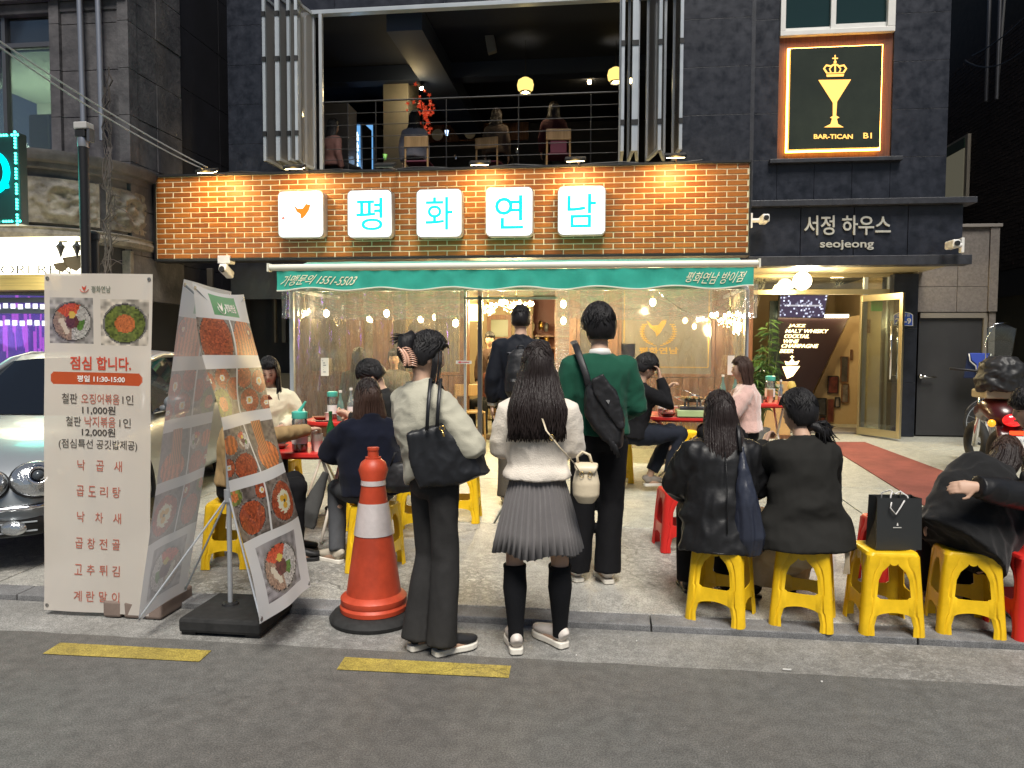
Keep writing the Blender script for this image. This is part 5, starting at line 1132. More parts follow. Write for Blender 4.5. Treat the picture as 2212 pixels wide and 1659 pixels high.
for s in (1, -1):
    lo = [(s*.86, y, .955) for y in (1.42, 2.3, 3.2, 3.75)]; hi = [(s*.605, 1.98, 1.36), (s*.615, 2.35, 1.42), (s*.61, 3.1, 1.415), (s*.585, 3.45, 1.36)]
    if s < 0: strip(MB(), [lo, hi]).build('side_window', M_tint, car)
    else: strip(MB(), [hi, lo]).build('side_window', M_tint, car)
    mb = MB(); mb.tube([(s*.84, 1.30, .95), (s*.72, 1.62, 1.18), (s*.59, 1.95, 1.385), (s*.60, 2.3, 1.44), (s*.60, 3.1, 1.43), (s*.57, 3.48, 1.385), (s*.76, 3.98, 1.0)], [.034, .034, .034, .03, .03, .04, .06], 10); mb.build('pillar', M_sil, car, smooth=True)
    MB().tube([(s*.875, 1.42, .955), (s*.885, 2.3, .965), (s*.88, 3.75, .97)], .009, 6).build('belt_trim', M_chrome, car)
    MB().cyl((s*.62, 2.62, 1.42), (s*.87, 2.62, .96), .022, n=6).build('door_pillar', M_blackp, car)
    mr = MB(); mr.ball((s*1.0, 1.60, 1.03), (.11, .07, .075), 16, 10); mr.cyl((s*.86, 1.62, .97), (s*.95, 1.62, 1.0), .03); mi = mr.build('mirror', M_sil, car, smooth=True)
    for nm, x, y, z, rx, rz in (('headlight', .635, .085, .625, .155, .125), ('headlight', .375, .0, .60, .105, .10)):
        tilt = math.radians(28)*s; R = Matrix.Translation((s*x, y, z)) @ Matrix.Rotation(tilt*(1.2 if x > .5 else .6), 4, 'Z') @ Matrix.Rotation(-.42, 4, 'X')
        MB().ball((0, 0, 0), (rx*1.07, .05, rz*1.07), 26, 12).xf(R @ Matrix.Translation((0, .02, 0))).build('headlight_rim', M_blackp, car, smooth=True)
        h = MB().ball((0, 0, 0), (rx, .075, rz), 26, 14).xf(R).build(nm, mat('lamp_glass', (.55, .57, .58), .08, .85, bump=.5, bscale=24, coat=1.), car, smooth=True)
        MB().lathe([(.062, 0), (.07, .03), (.052, .035), (.045, .01), (.02, .0)], (0, 0, 0), 20).xf(R @ Matrix.Translation((0, -.065, 0)) @ Matrix.Rotation(math.pi/2, 4, 'X')).build('reflector_ring', M_chrome, h, smooth=True)
        MB().ball((0, -.078, 0), .038, 14, 8).xf(R).build('lens', mat('lamp_lens', (.06, .07, .08), .05, .2), h, smooth=True)
    for y in (.92, 3.72):
        wv = thing('wheel', '', ''); del_ = None
        wv.parent = car; wv.location = (s*.80, y, .32)
        mb = MB(); mb.lathe([(.20, -.1), (.31, -.1), (.325, -.06), (.325, .06), (.31, .1), (.2, .1)], (0, 0, 0), 28); mb.xf(Matrix.Rotation(math.pi/2, 4, 'Y')).build('tyre', M_rub, wv, world=False, smooth='auto')
        mb = MB(); mb.lathe([(.21, .08), (.19, .03), (.06, .04), (.05, .09)], (0, 0, 0), 28); mb.xf(Matrix.Rotation(s*math.pi/2, 4, 'Y')).build('rim', M_chrome, wv, world=False, smooth='auto')
        MB().tube([(s*.905, y+.39*math.cos(t), .32+.39*math.sin(t)) for t in np.linspace(-.2, math.pi+.2, 20)], .02, 6).build('wheel_arch', M_blackp, car)
MB().tube([(-.72, .13, .45), (-.6, .02, .44), (-.3, -.07, .43), (0, -.09, .43), (.3, -.07, .43), (.6, .02, .44), (.72, .13, .45)], .017, 8).build('bumper_trim', M_chrome, car, smooth=True)
MB().tube([(-.66, .1, .31), (-.3, -.05, .30), (0, -.06, .30), (.3, -.05, .30), (.66, .1, .31)], [(.06, .03)]*5, 10, side=(0, 0, 1)).build('lower_intake', M_blackp, car, smooth=True)
for dz in (-.03, .03): MB().tube([(-.64, .06, .31+dz), (-.3, -.085, .30+dz), (0, -.095, .30+dz), (.3, -.085, .30+dz), (.64, .06, .31+dz)], .006, 5).build('intake_bar', M_alu, car)
for s in (1, -1): MB().ball((s*.53, -.02, .31), (.085, .04, .05), 18, 10).build('fog_lamp', mat('lamp_glass', (.55, .57, .58), .08, .85, bump=.5, bscale=24, coat=1.), car, smooth=True)
b = MB(); b.box(-.24, .24, -.08, -.04, .46, .60); b.build('grille', M_blackp, car, bevel=.03)
for k in range(4): MB().box(-.23, .23, -.095, -.075, .475+k*.034, .483+k*.034).build('grille_bar', M_chrome, car)
MB().tube([(.50, .55, .882), (.66, .28, .80), (.74, .16, .735)], .004, 5).build('bonnet_gap', M_blackp, car)
car.location = (-4.40, 4.36, .05); car.rotation_euler = (0, 0, math.radians(11))
# ================================================================== printed pictures
rsn = np.random.RandomState(11)
def vnoise(h, w, n):
    g = rsn.rand(n+2, n+2); ys_ = np.linspace(0, n, h); xs2 = np.linspace(0, n, w); yi = ys_.astype(int); xi = xs2.astype(int); fy = (ys_-yi)[:, None]; fx_ = (xs2-xi)[None]
    fy = fy*fy*(3-2*fy); fx_ = fx_*fx_*(3-2*fx_)
    return (g[yi][:, xi]*(1-fy)*(1-fx_)+g[yi+1][:, xi]*fy*(1-fx_)+g[yi][:, xi+1]*(1-fy)*fx_+g[yi+1][:, xi+1]*fy*fx_)
def C(*c): return np.array(c)
def bowl(im, cx_, cy_, rx, ry, kind='stew'):
    h, w = im.shape[:2]; Y, X = np.mgrid[0:h, 0:w]; X = (X+.5)/w; Y = (Y+.5)/h
    d = np.sqrt(((X-cx_)/rx)**2+((Y-cy_)/ry)**2); n1 = vnoise(h, w, 26)[..., None]; n2 = vnoise(h, w, 60)[..., None]; a = np.arctan2((Y-cy_)/ry, (X-cx_)/rx)
    im[d < 1.0] = C(.035, .03, .03); rim = (d < 1) & (d > .93); im[rim] = C(.18, .17, .16)
    food = C(.42, .085, .03)*n1+C(.13, .02, .01)*(1-n1); food = food*(.6+.8*n2)
    if kind == 'green': food = C(.12, .15, .03)*n1*1.5+C(.03, .04, .01); k = d < .45; food[k] = (C(.5, .14, .04)*(.5+n2))[k]
    if kind == 'noodle': s = .5+.5*np.sin(X*w*1.1+3*n1[..., 0]); food = C(.55, .15, .035)*(.45+.7*s[..., None])
    if kind == 'hot':
        food = C(.33, .22, .16)*(.4+n2)
        food[(a > -1.1) & (a < 1.6)] = (C(.50, .48, .46)*(.35+n2))[(a > -1.1) & (a < 1.6)]; food[(a < -1.1) & (a > -2.5)] = (C(.50, .07, .03)*(.5+n2))[(a < -1.1) & (a > -2.5)]
        k = d < .33; food[k] = (C(.10, .03, .03)*(.6+n1))[k]; k = (d < .6) & (d > .33) & (a < .9) & (a > -.2); food[k] = (C(.10, .22, .04)*(.4+n2))[k]
        k = ((X-cx_)/rx)**2+((Y-cy_)/ry+.35)**2 < .03; food[k] = C(.65, .45, .08)
        for t in range(4):
            ex, ey = cx_-rx*.52+t*rx*.09, cy_-ry*.05+t*ry*.17; dd = np.sqrt(((X-ex)/rx)**2+((Y-ey)/ry)**2); food[dd < .13] = C(.62, .52, .42)
    k = d < .9; im[k] = food[k]
    if kind == 'egg':
        dd = np.sqrt(((X-cx_)/rx)**2+((Y-cy_)/ry)**2)+.18*(n1[..., 0]-.5); im[dd < .52] = C(.62, .56, .42)
        for ex, ey in ((-.16, -.14), (.16, -.1), (0, .2)):
            e = np.sqrt(((X-cx_)/rx-ex)**2+((Y-cy_)/ry-ey)**2); im[e < .17] = C(.72, .33, .03)
        im[np.sqrt(((X-cx_)/rx)**2+((Y-cy_)/ry)**2) < .1] = C(.04, .04, .03)
    if kind == 'egg1':
        e = np.sqrt(((X-cx_)/rx)**2+((Y-cy_)/ry)**2); im[e < .33] = C(.6, .56, .5); im[e < .16] = C(.72, .36, .04)
def photo(h, w, kind, bg=(.16, .15, .16)):
    im = np.ones((h, w, 3))*C(*bg)*(.4+1.2*vnoise(h, w, 12)[..., None]); bowl(im, .5, .52, .47, .45, kind); return im
def paste(im, sub, u0, u1, v0, v1):
    h, w = im.shape[:2]; y0, y1, x0, x1 = int(v0*h), int(v1*h), int(u0*w), int(u1*w)
    yi = np.linspace(0, sub.shape[0]-1, y1-y0).astype(int); xi = np.linspace(0, sub.shape[1]-1, x1-x0).astype(int); im[y0:y1, x0:x1] = sub[yi][:, xi]
# ------------------------------------------------------------------ front menu banner
M_vin = print_mat('banner_vinyl', .42, .35)
M_grom = mat('grommet', (.4, .38, .36), .3, .9)
Yb = 3.92
b1 = thing('menu_banner', 'tall cream menu banner with two food photos and red dish names', 'banner', (aY(255, 1340, Yb).x, Yb, 0))
pTL, pTR, pBL, pBR = aY(96, 590, Yb), aY(329, 592, Yb), aY(95, 1317, Yb), aY(322, 1331, Yb)
im = np.ones((300, 100, 3))*C(.72, .665, .60)*(1+.03*(vnoise(300, 100, 9)[..., None]-.5))
def uv(x, y): return ((x-95)/(329-95), (y-590)/(1323-590))
for (x0, y0, x1, y1), kd in (((107, 643, 201, 741), 'hot'), ((218, 646, 322, 743), 'green')):
    (a, c), (e, g) = uv(x0, y0), uv(x1, y1); paste(im, photo(60, 56, kd, (.35, .33, .32) if kd == 'hot' else (.55, .50, .43)), a, e, c, g)
(a, c), (e, g) = uv(108, 799), uv(310, 828); h, w = im.shape[:2]
yy, xx = np.mgrid[0:h, 0:w]; U, V = (xx+.5)/w, (yy+.5)/h; asp = 3.1
ru = (g-c)*asp/2*1.0; cv_ = (c+g)/2; dd = np.maximum(0, np.abs(U-(a+e)/2)-((e-a)/2-ru)); im[(dd/ru)**2+((V-cv_)/((g-c)/2))**2 < 1] = C(.58, .10, .03)
def b1pos(u, v):
    p = (pBL*(1-u)+pBR*u)*(1-v)+(pTL*(1-u)+pTR*u)*v
    return p+Vector((0, .018*math.sin(math.pi*u)*math.sin(math.pi*v)+.012*noise.noise(Vector((u*2.5, v*3, 4))), 0))
sheet('printed_sheet', b1pos, im, M_vin, b1)
M_t1 = mat('banner_red', (.52, .06, .03), .5); M_t2 = mat('banner_ink', (.06, .05, .045), .5); M_t3 = mat('banner_white', (.8, .76, .7), .5); M_t4 = mat('banner_redbrown', (.42, .12, .08), .5)
def bput(s, x0, y0, x1, y1, m, bold=0.):
    me = letters(s, 'lettering', m, b1, (0, 0, 0), (1, 0, 0), (0, 0, 1), .001, bold); d = me.data; k = len(d.vertices); co = np.zeros(k*3); d.vertices.foreach_get('co', co); co = co.reshape(-1, 3)+np.array(wloc(b1))[None]; off = wloc(b1)
    (a, c), (e, g) = uv(x0, y0), uv(x1, y1)
    for q in co:
        p = b1pos(a+(e-a)*q[0], 1-(g+(c-g)*q[2])); q[:] = (p.x-off.x, p.y-off.y-.0015+q[1], p.z-off.z)
    d.vertices.foreach_set('co', co.ravel()); d.update()
bput('평화연남', 198, 616, 240, 630, mat('banner_grey', (.18, .2, .16), .5), .01)
bput('점심 합니다.', 151, 766, 284, 795, M_t1, .02); bput('평일 11:30-15:00', 166, 807, 270, 821, M_t3, .02)
bput('철판', 134, 846, 166, 868, M_t2); bput('오징어볶음', 174, 846, 257, 868, M_t4); bput('1인', 264, 847, 289, 867, M_t2)
bput('11,000원', 176, 872, 248, 891, M_t2, .01); bput('철판', 142, 896, 173, 917, M_t2); bput('낙지볶음', 181, 895, 248, 918, M_t4); bput('1인', 257, 897, 283, 917, M_t2)
bput('12,000원', 175, 920, 248, 939, M_t2, .01); bput('(점심특선 공깃밥제공)', 126, 945, 298, 968, M_t2)
for s, y in (('낙 곱 새', 990), ('곱도리탕', 1046), ('낙 차 새', 1103), ('곱창전골', 1160), ('고추튀김', 1218), ('계란말이', 1276)):
    ch_ = s.replace(' ', ''); xs3 = [165, 207, 247] if len(ch_) == 3 else [163, 190, 217, 245]
    for x, g in zip(xs3, ch_): bput(g, x, y, x+17, y+23, M_t4, .0)
mb = MB(); c = b1pos(*[(lambda q: (q[0], 1-q[1]))(uv(182, 622))][0]); s = .02
mb.prism([c+Vector((x*s, -.003, z*s)) for x, z in [(-.7, .8), (0, .3), (.7, .9), (.4, -.1), (0, -.6), (-.5, 0)]], (0, -.001, 0)); mb.tube([c+Vector((1.3*s*math.cos(t), -.003, 1.0*s*math.sin(t))) for t in np.linspace(3.3, 6.1, 10)], .002, 4); mb.build('bird_emblem', M_t1, b1)
for u, v in ((.03, .985), (.97, .985), (.03, .015), (.97, .015)):
    p = b1pos(u, v); MB().lathe([(.004, -.003), (.011, -.003), (.011, 0), (.004, 0)], (0, 0, 0), 12, cap=False).xf(Matrix.Translation(p+Vector((0, -.004, 0))) @ Matrix.Rotation(math.pi/2, 4, 'X')).build('grommet', M_grom, b1)
pc = (pBL+pBR)/2; hub = Vector((pc.x, Yb+.09, .75))
for u, v in ((.03, .985), (.97, .985), (.03, .015), (.97, .015)): MB().tube([hub, hub.lerp(b1pos(u, v), .6)+Vector((0, .03, 0)), b1pos(u, v)+Vector((0, .01, 0))], .005, 6).build('stay_rod', M_alu, b1)
MB().cyl((hub.x, Yb+.1, .1), (hub.x, Yb+.1, 1.6), .014, n=10).build('pole', M_alu, b1)
M_wb = mat('brown_water_base', (.20, .15, .125), .6, var=.2)
for x0, x1 in ((186, 232), (236, 282), (286, 330)):
    a, c = aZ(x0, 1352, 0), aZ(x1, 1352, 0); MB().box(a.x+.004, c.x-.004, Yb+.0, Yb+.34, .0, .1).build('base_block', M_wb, b1, bevel=.015)
# ------------------------------------------------------------------ two sided food photo banner
im = np.ones((210, 76, 3))*C(.60, .60, .66)
def blk(img, u0, u1, v0, v1, kinds, bg):
    w_ = int((u1-u0)*76); hh = int((v1-v0)*210); s = np.ones((hh, w_, 3))*C(*bg)*(.3+1.3*vnoise(hh, w_, 14)[..., None])
    for kd, cx_, cy_, rx, ry in kinds: bowl(s, cx_, cy_, rx, ry, kd)
    paste(img, s, u0, u1, v0, v1)
G_ = (.12, .10, .09)
blk(im, 0, .46, .105, .22, [('stew', .5, .6, .5, .9)], G_); blk(im, .48, 1, .105, .22, [('noodle', .5, .75, .62, .95), ('egg1', .75, .3, .16, .2)], G_)
blk(im, 0, .46, .262, .405, [('green', .3, .75, .45, .36), ('egg1', .5, .2, .28, .25), ('stew', .9, .45, .3, .28), ('egg1', .0, .25, .22, .2)], G_); blk(im, .48, 1, .262, .405, [('stew', .2, .2, .3, .28), ('egg1', .75, .32, .32, .3), ('egg1', .35, .75, .34, .3), ('egg1', .9, .85, .22, .2)], G_)
blk(im, 0, .46, .445, .592, [('stew', .6, .8, .42, .30), ('noodle', .2, .3, .3, .22), ('hot', .75, .28, .28, .22), ('egg1', .05, .75, .22, .2)], G_); blk(im, .48, 1, .445, .592, [('noodle', .5, .75, .46, .36)], G_)
h0, h1 = int(.44*210), int(.55*210); im[h0:h1, int(.62*76):int(.80*76)] = (C(.60, .22, .07)*(.6+.5*np.sin(np.arange(int(.80*76)-int(.62*76))*2.6)[None, :, None]))
blk(im, 0, .46, .628, .772, [('stew', .5, .6, .44, .38), ('green', .1, .1, .25, .2), ('egg1', .9, .1, .22, .2)], G_); blk(im, .48, 1, .628, .772, [('egg', .5, .5, .5, .47)], G_)
paste(im, photo(46, 44, 'hot', (.25, .24, .25)), .17, .83, .80, .965)
im[int(.018*210):int(.095*210), int(.26*76):int(.73*76)] = C(.09, .28, .12)
b2 = thing('photo_banner_stand', 'two sided banner stand with food photo sheets spread like a tent', 'banner', (-2.1, 4.0, 0))
z0 = .20; nb_, fb_ = aZ(561, 1348, z0), aZ(676, 1266, z0); ca_, cf_ = aZ(298, 1345, .1), aZ(403, 1276, .1)
# top edge close to the pole
t_n, t_f = aY(410, 610, nb_.y+.18), aY(526, 636, fb_.y+.30); c_n, c_f = aY(397, 603, nb_.y+.18), aY(500, 630, fb_.y+.32)
def dpos(u, v):
    p = (nb_*(1-u)+fb_*u)*(1-v)+(t_n*(1-u)+t_f*u)*v
    return p+Vector((.016*math.sin(math.pi*u)*(math.sin(v*9)+.6)+.02*noise.noise(Vector((u*2, v*4, 1)))+.012*math.sin(u*5+v*14), 0, -.025*math.sin(math.pi*u)*(1 if v > .9 else 0)*(v-.9)*10))
def cpos(u, v):
    p = (ca_*(1-u)+cf_*u)*(1-v)+(c_n*(1-u)+c_f*u)*v
    return p+Vector((-.014*math.sin(math.pi*u)*(math.sin(v*8+1)+.5)+.016*noise.noise(Vector((u*2, v*4, 8))), 0, 0))
im = np.clip(im*1.4, 0, .8)
sheet('front_sheet', dpos, im, M_vin, b2, label='front food photo sheet facing the tables')
imc = np.clip(im[:, ::-1]*.45+C(.78, .78, .82)*.58, 0, .85)  # mirrored print, whitened so backlight through the sheet is in the colour
sheet('rear_sheet', cpos, imc, print_mat('banner_back', .5, .55), b2, label='rear sheet seen from behind, print whitened for light through it')
def dput(s, u0, u1, v0, v1, m, bold=.02):
    me = letters(s, 'lettering', m, b2, (0, 0, 0), (1, 0, 0), (0, 0, 1), .001, bold); d = me.data; k = len(d.vertices); co = np.zeros(k*3); d.vertices.foreach_get('co', co); co = co.reshape(-1, 3)+np.array(wloc(b2))[None]; off = wloc(b2)
    for q in co: p = dpos(u0+(u1-u0)*q[0], 1-(v1+(v0-v1)*q[2])); q[:] = (p.x-off.x+.002-q[1], p.y-off.y-.002+q[1], p.z-off.z+.0005)
    d.vertices.foreach_set('co', co.ravel()); d.update()
dput('평화연남', .48, .68, .042, .075, M_t3)
mb = MB(); 
for pts in ([(.36, .04), (.40, .055), (.44, .038), (.42, .065), (.39, .075), (.37, .06)],): mb.add([dpos(u, 1-v)+Vector((.003, -.003, 0)) for u, v in pts], [tuple(range(6))])
for s in (-1, 1): mb.tube([dpos(.40+s*.06*math.cos(t), 1-(.062+.022*math.sin(t)))+Vector((.003, -.003, 0)) for t in np.linspace(-.2, 1.5, 8)], .002, 4)
mb.build('bird_emblem', M_t3, b2)
bp = aZ(498, 1318, .06); hubz = 0; pm = aY(498, 1110, bp.y)
top = (t_n+t_f)/2
MB().tube([(bp.x, bp.y, .06), (bp.x, bp.y, .85), (bp.x-.01, bp.y, 1.75)], .014, 12).build('pole', M_alu, b2, smooth='auto')
hub = Vector((bp.x, bp.y, aY(490, 1070, bp.y).z)); MB().cyl(hub-Vector((0, 0, .035)), hub+Vector((0, 0, .035)), .026, n=12).build('hub', M_alu, b2)
for f_, lst in ((dpos, ((.02, .01), (.98, .01))), (cpos, ((.02, .01), (.98, .01)))):
    for u, v in lst: MB().tube([hub, hub.lerp(f_(u, v), .5), f_(u, v)], .006, 6).build('stay_rod', M_alu, b2)
for f_ in (dpos, cpos):
    for u in (.03, .97): MB().tube([(bp.x, bp.y, 1.72), f_(u, .985)], .006, 6).build('stay_rod', M_alu, b2)
    for u, v in ((.03, .985), (.97, .985), (.03, .012), (.97, .012)):
        p = f_(u, v); MB().lathe([(.004, -.003), (.011, -.003), (.011, 0), (.004, 0)], (0, 0, 0), 12, cap=False).xf(Matrix.Translation(p+Vector((.004, -.002, 0))) @ Matrix.Rotation(math.pi/2, 4, 'Y')).build('grommet', M_grom, b2)
a, c = aZ(384, 1372, 0), aZ(568, 1376, 0); mb = MB(); mb.box(a.x, c.x, a.y+.0, a.y+.44, .012, .095); mb.build('water_base', M_rub, b2, bevel=.02)
mb = MB(); mb.lathe([(.05, .09), (.045, .105), (.03, .11)], (bp.x, bp.y, 0), 16); mb.build('base_socket', M_blackp, b2)
for x in (a.x+.05, c.x-.05): MB().box(x-.04, x+.04, a.y+.02, a.y+.42, 0, .012).build('foot', M_blackp, b2)
# ================================================================== traffic cone
p = aG(808, 1335); p.z = 0; M_cone = mat('orange_cone', (.50, .062, .025), .45, var=.35, vscale=3, bump=.06, bscale=30)
cn = thing('traffic_cone', 'scuffed orange traffic cone with two pale reflective bands and black rubber base', 'traffic cone', p)
r_ = lambda z: .165-(z-.10)*(.165-.062)/(.83-.10)
MB().lathe([(.0, .0), (.25, .0), (.255, .02), (.235, .045), (.20, .055), (.17, .06)], p, 36).build('rubber_base', M_rub, cn, smooth='auto')
MB().lathe([(.18, .055), (.192, .06), (.195, .085), (.185, .10), (.19, .11), (.19, .135), (.18, .145), (r_(.16), .16), (r_(.5), .5), (r_(.80), .80), (.085, .87), (.07, .915), (.045, .935), (.045, .945), (.032, .945), (.030, .985), (.034, .985), (.034, 1.0), (.026, 1.0)], p, 40).build('shell', M_cone, cn, smooth='auto')
M_refl = mat('reflective_band', (.62, .56, .55), .35, .25, var=.12, vscale=8, bump=.1, bscale=90)
for z0, z1 in ((.51, .715), (.835-.075+.07-.01, .90-.0)):
    pass
MB().lathe([(r_(.50)+.004, .50), (r_(.685)+.004, .685)], p, 40, cap=False).build('reflective_band', M_refl, cn, smooth=True)
MB().lathe([(r_(.785)+.004, .785), (r_(.845)+.007, .845)], p, 40, cap=False).build('reflective_band', M_refl, cn, smooth=True)
p2 = p+Vector((.030, -.088, .47)); mb = MB(); mb.prism([p2+Vector((x*.015, 0, z*.02)) for x, z in ((-1.2, 1), (1, 1.2), (1.4, .3), (.2, -1.2), (-.8, -.2))], (0, -.002, 0)); mb.build('red_scrap', mat('scrap_red', (.7, .03, .02), .4), cn)
# ================================================================== plastic stools
def stool_proto(m, name='plastic_stool'):
    t = thing(name, '', 'stool', group='plastic stools'); H = .45; hb, ht = .165, .135
    hz = lambda z: hb+(ht-hb)*z/H
    mb = MB(); n = 6
    def ring(h, r, z): return [(q[0], q[2], z) for q in rrect(-h, h, -h, h, r, 0, n)]
    rows = [ring(ht-.0, .035, H-.045), ring(ht+.004, .035, H-.02), ring(ht-.004, .035, H-.004), ring(ht-.02, .03, H), ring(ht-.045, .02, H-.006), ring(ht-.09, .01, H-.010)]; mm_ = len(rows[0])
    mb.add([q for r in rows for q in r], [(i*mm_+j, i*mm_+(j+1) % mm_, (i+1)*mm_+(j+1) % mm_, (i+1)*mm_+j) for i in range(5) for j in range(mm_)]+[tuple(5*mm_+j for j in range(mm_))])
    mb.build('seat', m, t, smooth='auto')
    wz = [(0, .066), (.05, .060), (.105, .070), (.115, .085), (.20, .080), (.21, .064), (.30, .066), (.345, .082), (.38, .115), (H-.02, .13)]
    mb = MB(); th = .007; P = []
    for z, w in wz:
        h = hz(z); w2 = w
        P += [(h-.012, h, z), (h-w2*.45, h+.005, z), (h-w2*.55, h-.001, z), (h-w2*.75, h+.004, z), (h-w2, h-.002, z), (h-w2, h-th-.002, z), (h-th-.01, h-th-.01, z), (h-th-.002, h-w2, z), (h-.002, h-w2, z), (h+.004, h-w2*.75, z), (h-.001, h-w2*.55, z), (h+.005, h-w2*.45, z), (h, h-.012, z)]
    k = 13; mb.add(P, [(i*k+j, (i+1)*k+j, (i+1)*k+(j+1) % k, i*k+(j+1) % k) for i in range(len(wz)-1) for j in range(k)]+[tuple(range(k))])
    leg = mb.build('leg', m, t, smooth='auto')
    for a in (1, 2, 3): c = leg.copy(); COL.objects.link(c); c.parent = t; c.rotation_euler = (0, 0, a*math.pi/2)
    mb = MB(); n = 12; P = []
    for i in range(n+1):
        x = -.105+.21*i/n; s = math.sin(math.pi*i/n); zb = .105+.022*s; zt = .20-.004*s
        for z in (zb, zt): h = hz(z)-.001; P += [(x, h, z), (x, h-.006, z)]
    fs = []
    for i in range(n): q = i*4; fs += [(q, q+4, q+6, q+2), (q+1, q+3, q+7, q+5), (q, q+1, q+5, q+4), (q+2, q+6, q+7, q+3)]
    mb.add(P, fs); rl_ = mb.build('crossbar', m, t, smooth='auto')
    for a in (1, 2, 3): c = rl_.copy(); COL.objects.link(c); c.parent = t; c.rotation_euler = (0, 0, a*math.pi/2)
    mb = MB(); P = []
    for i in range(n+1):
        x = -.085+.17*i/n; s = math.sin(math.pi*i/n); zb = .395+.004*math.cos(i*1.57)-.018*abs(s-.5)*0; zb -= .012*(1 if 4 < i < 8 else 0)
        for z in (zb, H-.02): h = hz(z)-.001; P += [(x, h, z), (x, h-.006, z)]
    mb.add(P, fs); ap = mb.build('apron', m, t, smooth='auto')
    for a in (1, 2, 3): c = ap.copy(); COL.objects.link(c); c.parent = t; c.rotation_euler = (0, 0, a*math.pi/2)
    return t
M_ys = mat('yellow_plastic', (.80, .50, .012), .36, var=.16, vscale=7, bump=.06, bscale=30, rvar=.12)
M_rs = mat('red_plastic', (.60, .025, .02), .35, var=.06, vscale=10)
ysp = stool_proto(M_ys); rsp = stool_proto(M_rs)
def mid(a, b): return (Vector(a)+Vector(b))/2
def place_stool(proto, first, x, y, rz, label, z=None, s=1.):
    o = proto if first else copy_tree(proto)
    o.location = (x, y, gz(y) if z is None else z); o.rotation_euler = (0, 0, math.radians(rz)); o['label'] = label; o['group'] = 'yellow plastic stools' if proto is ysp else 'red plastic stools'; o.scale = (s, s, s); return o
def st_at(xl, yl, xr, yr):                                       # from the pixels of its two front feet
    a, c = aZ(xl, yl, .03), aZ(xr, yr, .03); ang = math.atan2(c.y-a.y, c.x-a.x); m_ = (a+c)/2; n_ = Vector((-math.sin(ang), math.cos(ang), 0))*.165; return m_.x+n_.x, m_.y+n_.y, math.degrees(ang)
x, y, a = st_at(1484, 1338, 1598, 1360); SA = (x, y, a); place_stool(ysp, True, x, y, a, 'leftmost yellow stool of the kerb row, under the woman in the black leather jacket', .03)
x, y, a = st_at(1672, 1352, 1786, 1370); SB = (x, y, a); place_stool(ysp, 0, x, y, a, 'yellow stool under the woman in the dark blazer on the kerb', .03)
x, y, a = st_at(1866, 1370, 1978, 1380); SC_ = (x, y, a); place_stool(ysp, 0, x, y, a+8, 'yellow stool on the kerb carrying the black paper bag', .03)
x, y, a = st_at(2034, 1368, 2148, 1384); SD = (x, y, a); place_stool(ysp, 0, x, y, a+8, 'rightmost yellow stool of the kerb row, beside the red stool', .03)
p = aZ(2235, 1380, .04); place_stool(rsp, True, p.x+.05, p.y+.15, 6, 'red stool at the right edge of the kerb row', .03)
p = aG(1440, 1195); place_stool(rsp, 0, p.x+.10, p.y+.17, 10, 'red stool in front of the woman in the leather jacket, left of her knees')
p = aG(1880, 1190); RS3 = place_stool(rsp, 0, 1.86, 4.98, 12, 'red stool behind the black paper bag with a white menu board on it')
p = aG(1780, 1200); place_stool(rsp, 0, p.x-.05, p.y+.25, -5, 'red stool hidden beyond the woman in the dark blazer')
x, y, a = st_at(432, 1236, 532, 1236); place_stool(ysp, 0, x, y, a+3, 'yellow stool seen through the gap of the two sided photo banner'); SE = (x, y)
p = aG(748, 1236); place_stool(ysp, 0, p.x+.17, p.y+.12, -4, 'yellow stool under the navy coated woman, just left of the traffic cone'); SF = (p.x+.17, p.y+.12)
p = aG(880, 1180); place_stool(ysp, 0, p.x-.02, p.y+.35, 12, 'empty yellow stool between the traffic cone and the tote bag woman')
p = aG(870, 1130); place_stool(ysp, 0, -1.20, 6.3, 5, 'yellow stool behind the grey bag, deeper between cone and tote woman')
x, y = .18, 8.15; place_stool(ysp, 0, x, y, 5, 'yellow stool under the man in black at the right red table'); SG = (x, y)
place_stool(ysp, 0, 1.02, 9.0, 20, 'yellow stool under the right red table, seen between its white legs')
place_stool(ysp, 0, 1.62, 8.15, 15, 'yellow stool under the woman in the pink sweater'); SH = (1.62, 8.15)
place_stool(ysp, 0, -1.95, 5.95, 0, 'yellow stool standing under the nearest red table at the left')
place_stool(ysp, 0, -2.05, 7.05, 0, 'yellow stool under the young man bent over his phone')
place_stool(ysp, 0, -2.95, 6.55, 0, 'yellow stool under the woman in the cream cardigan')
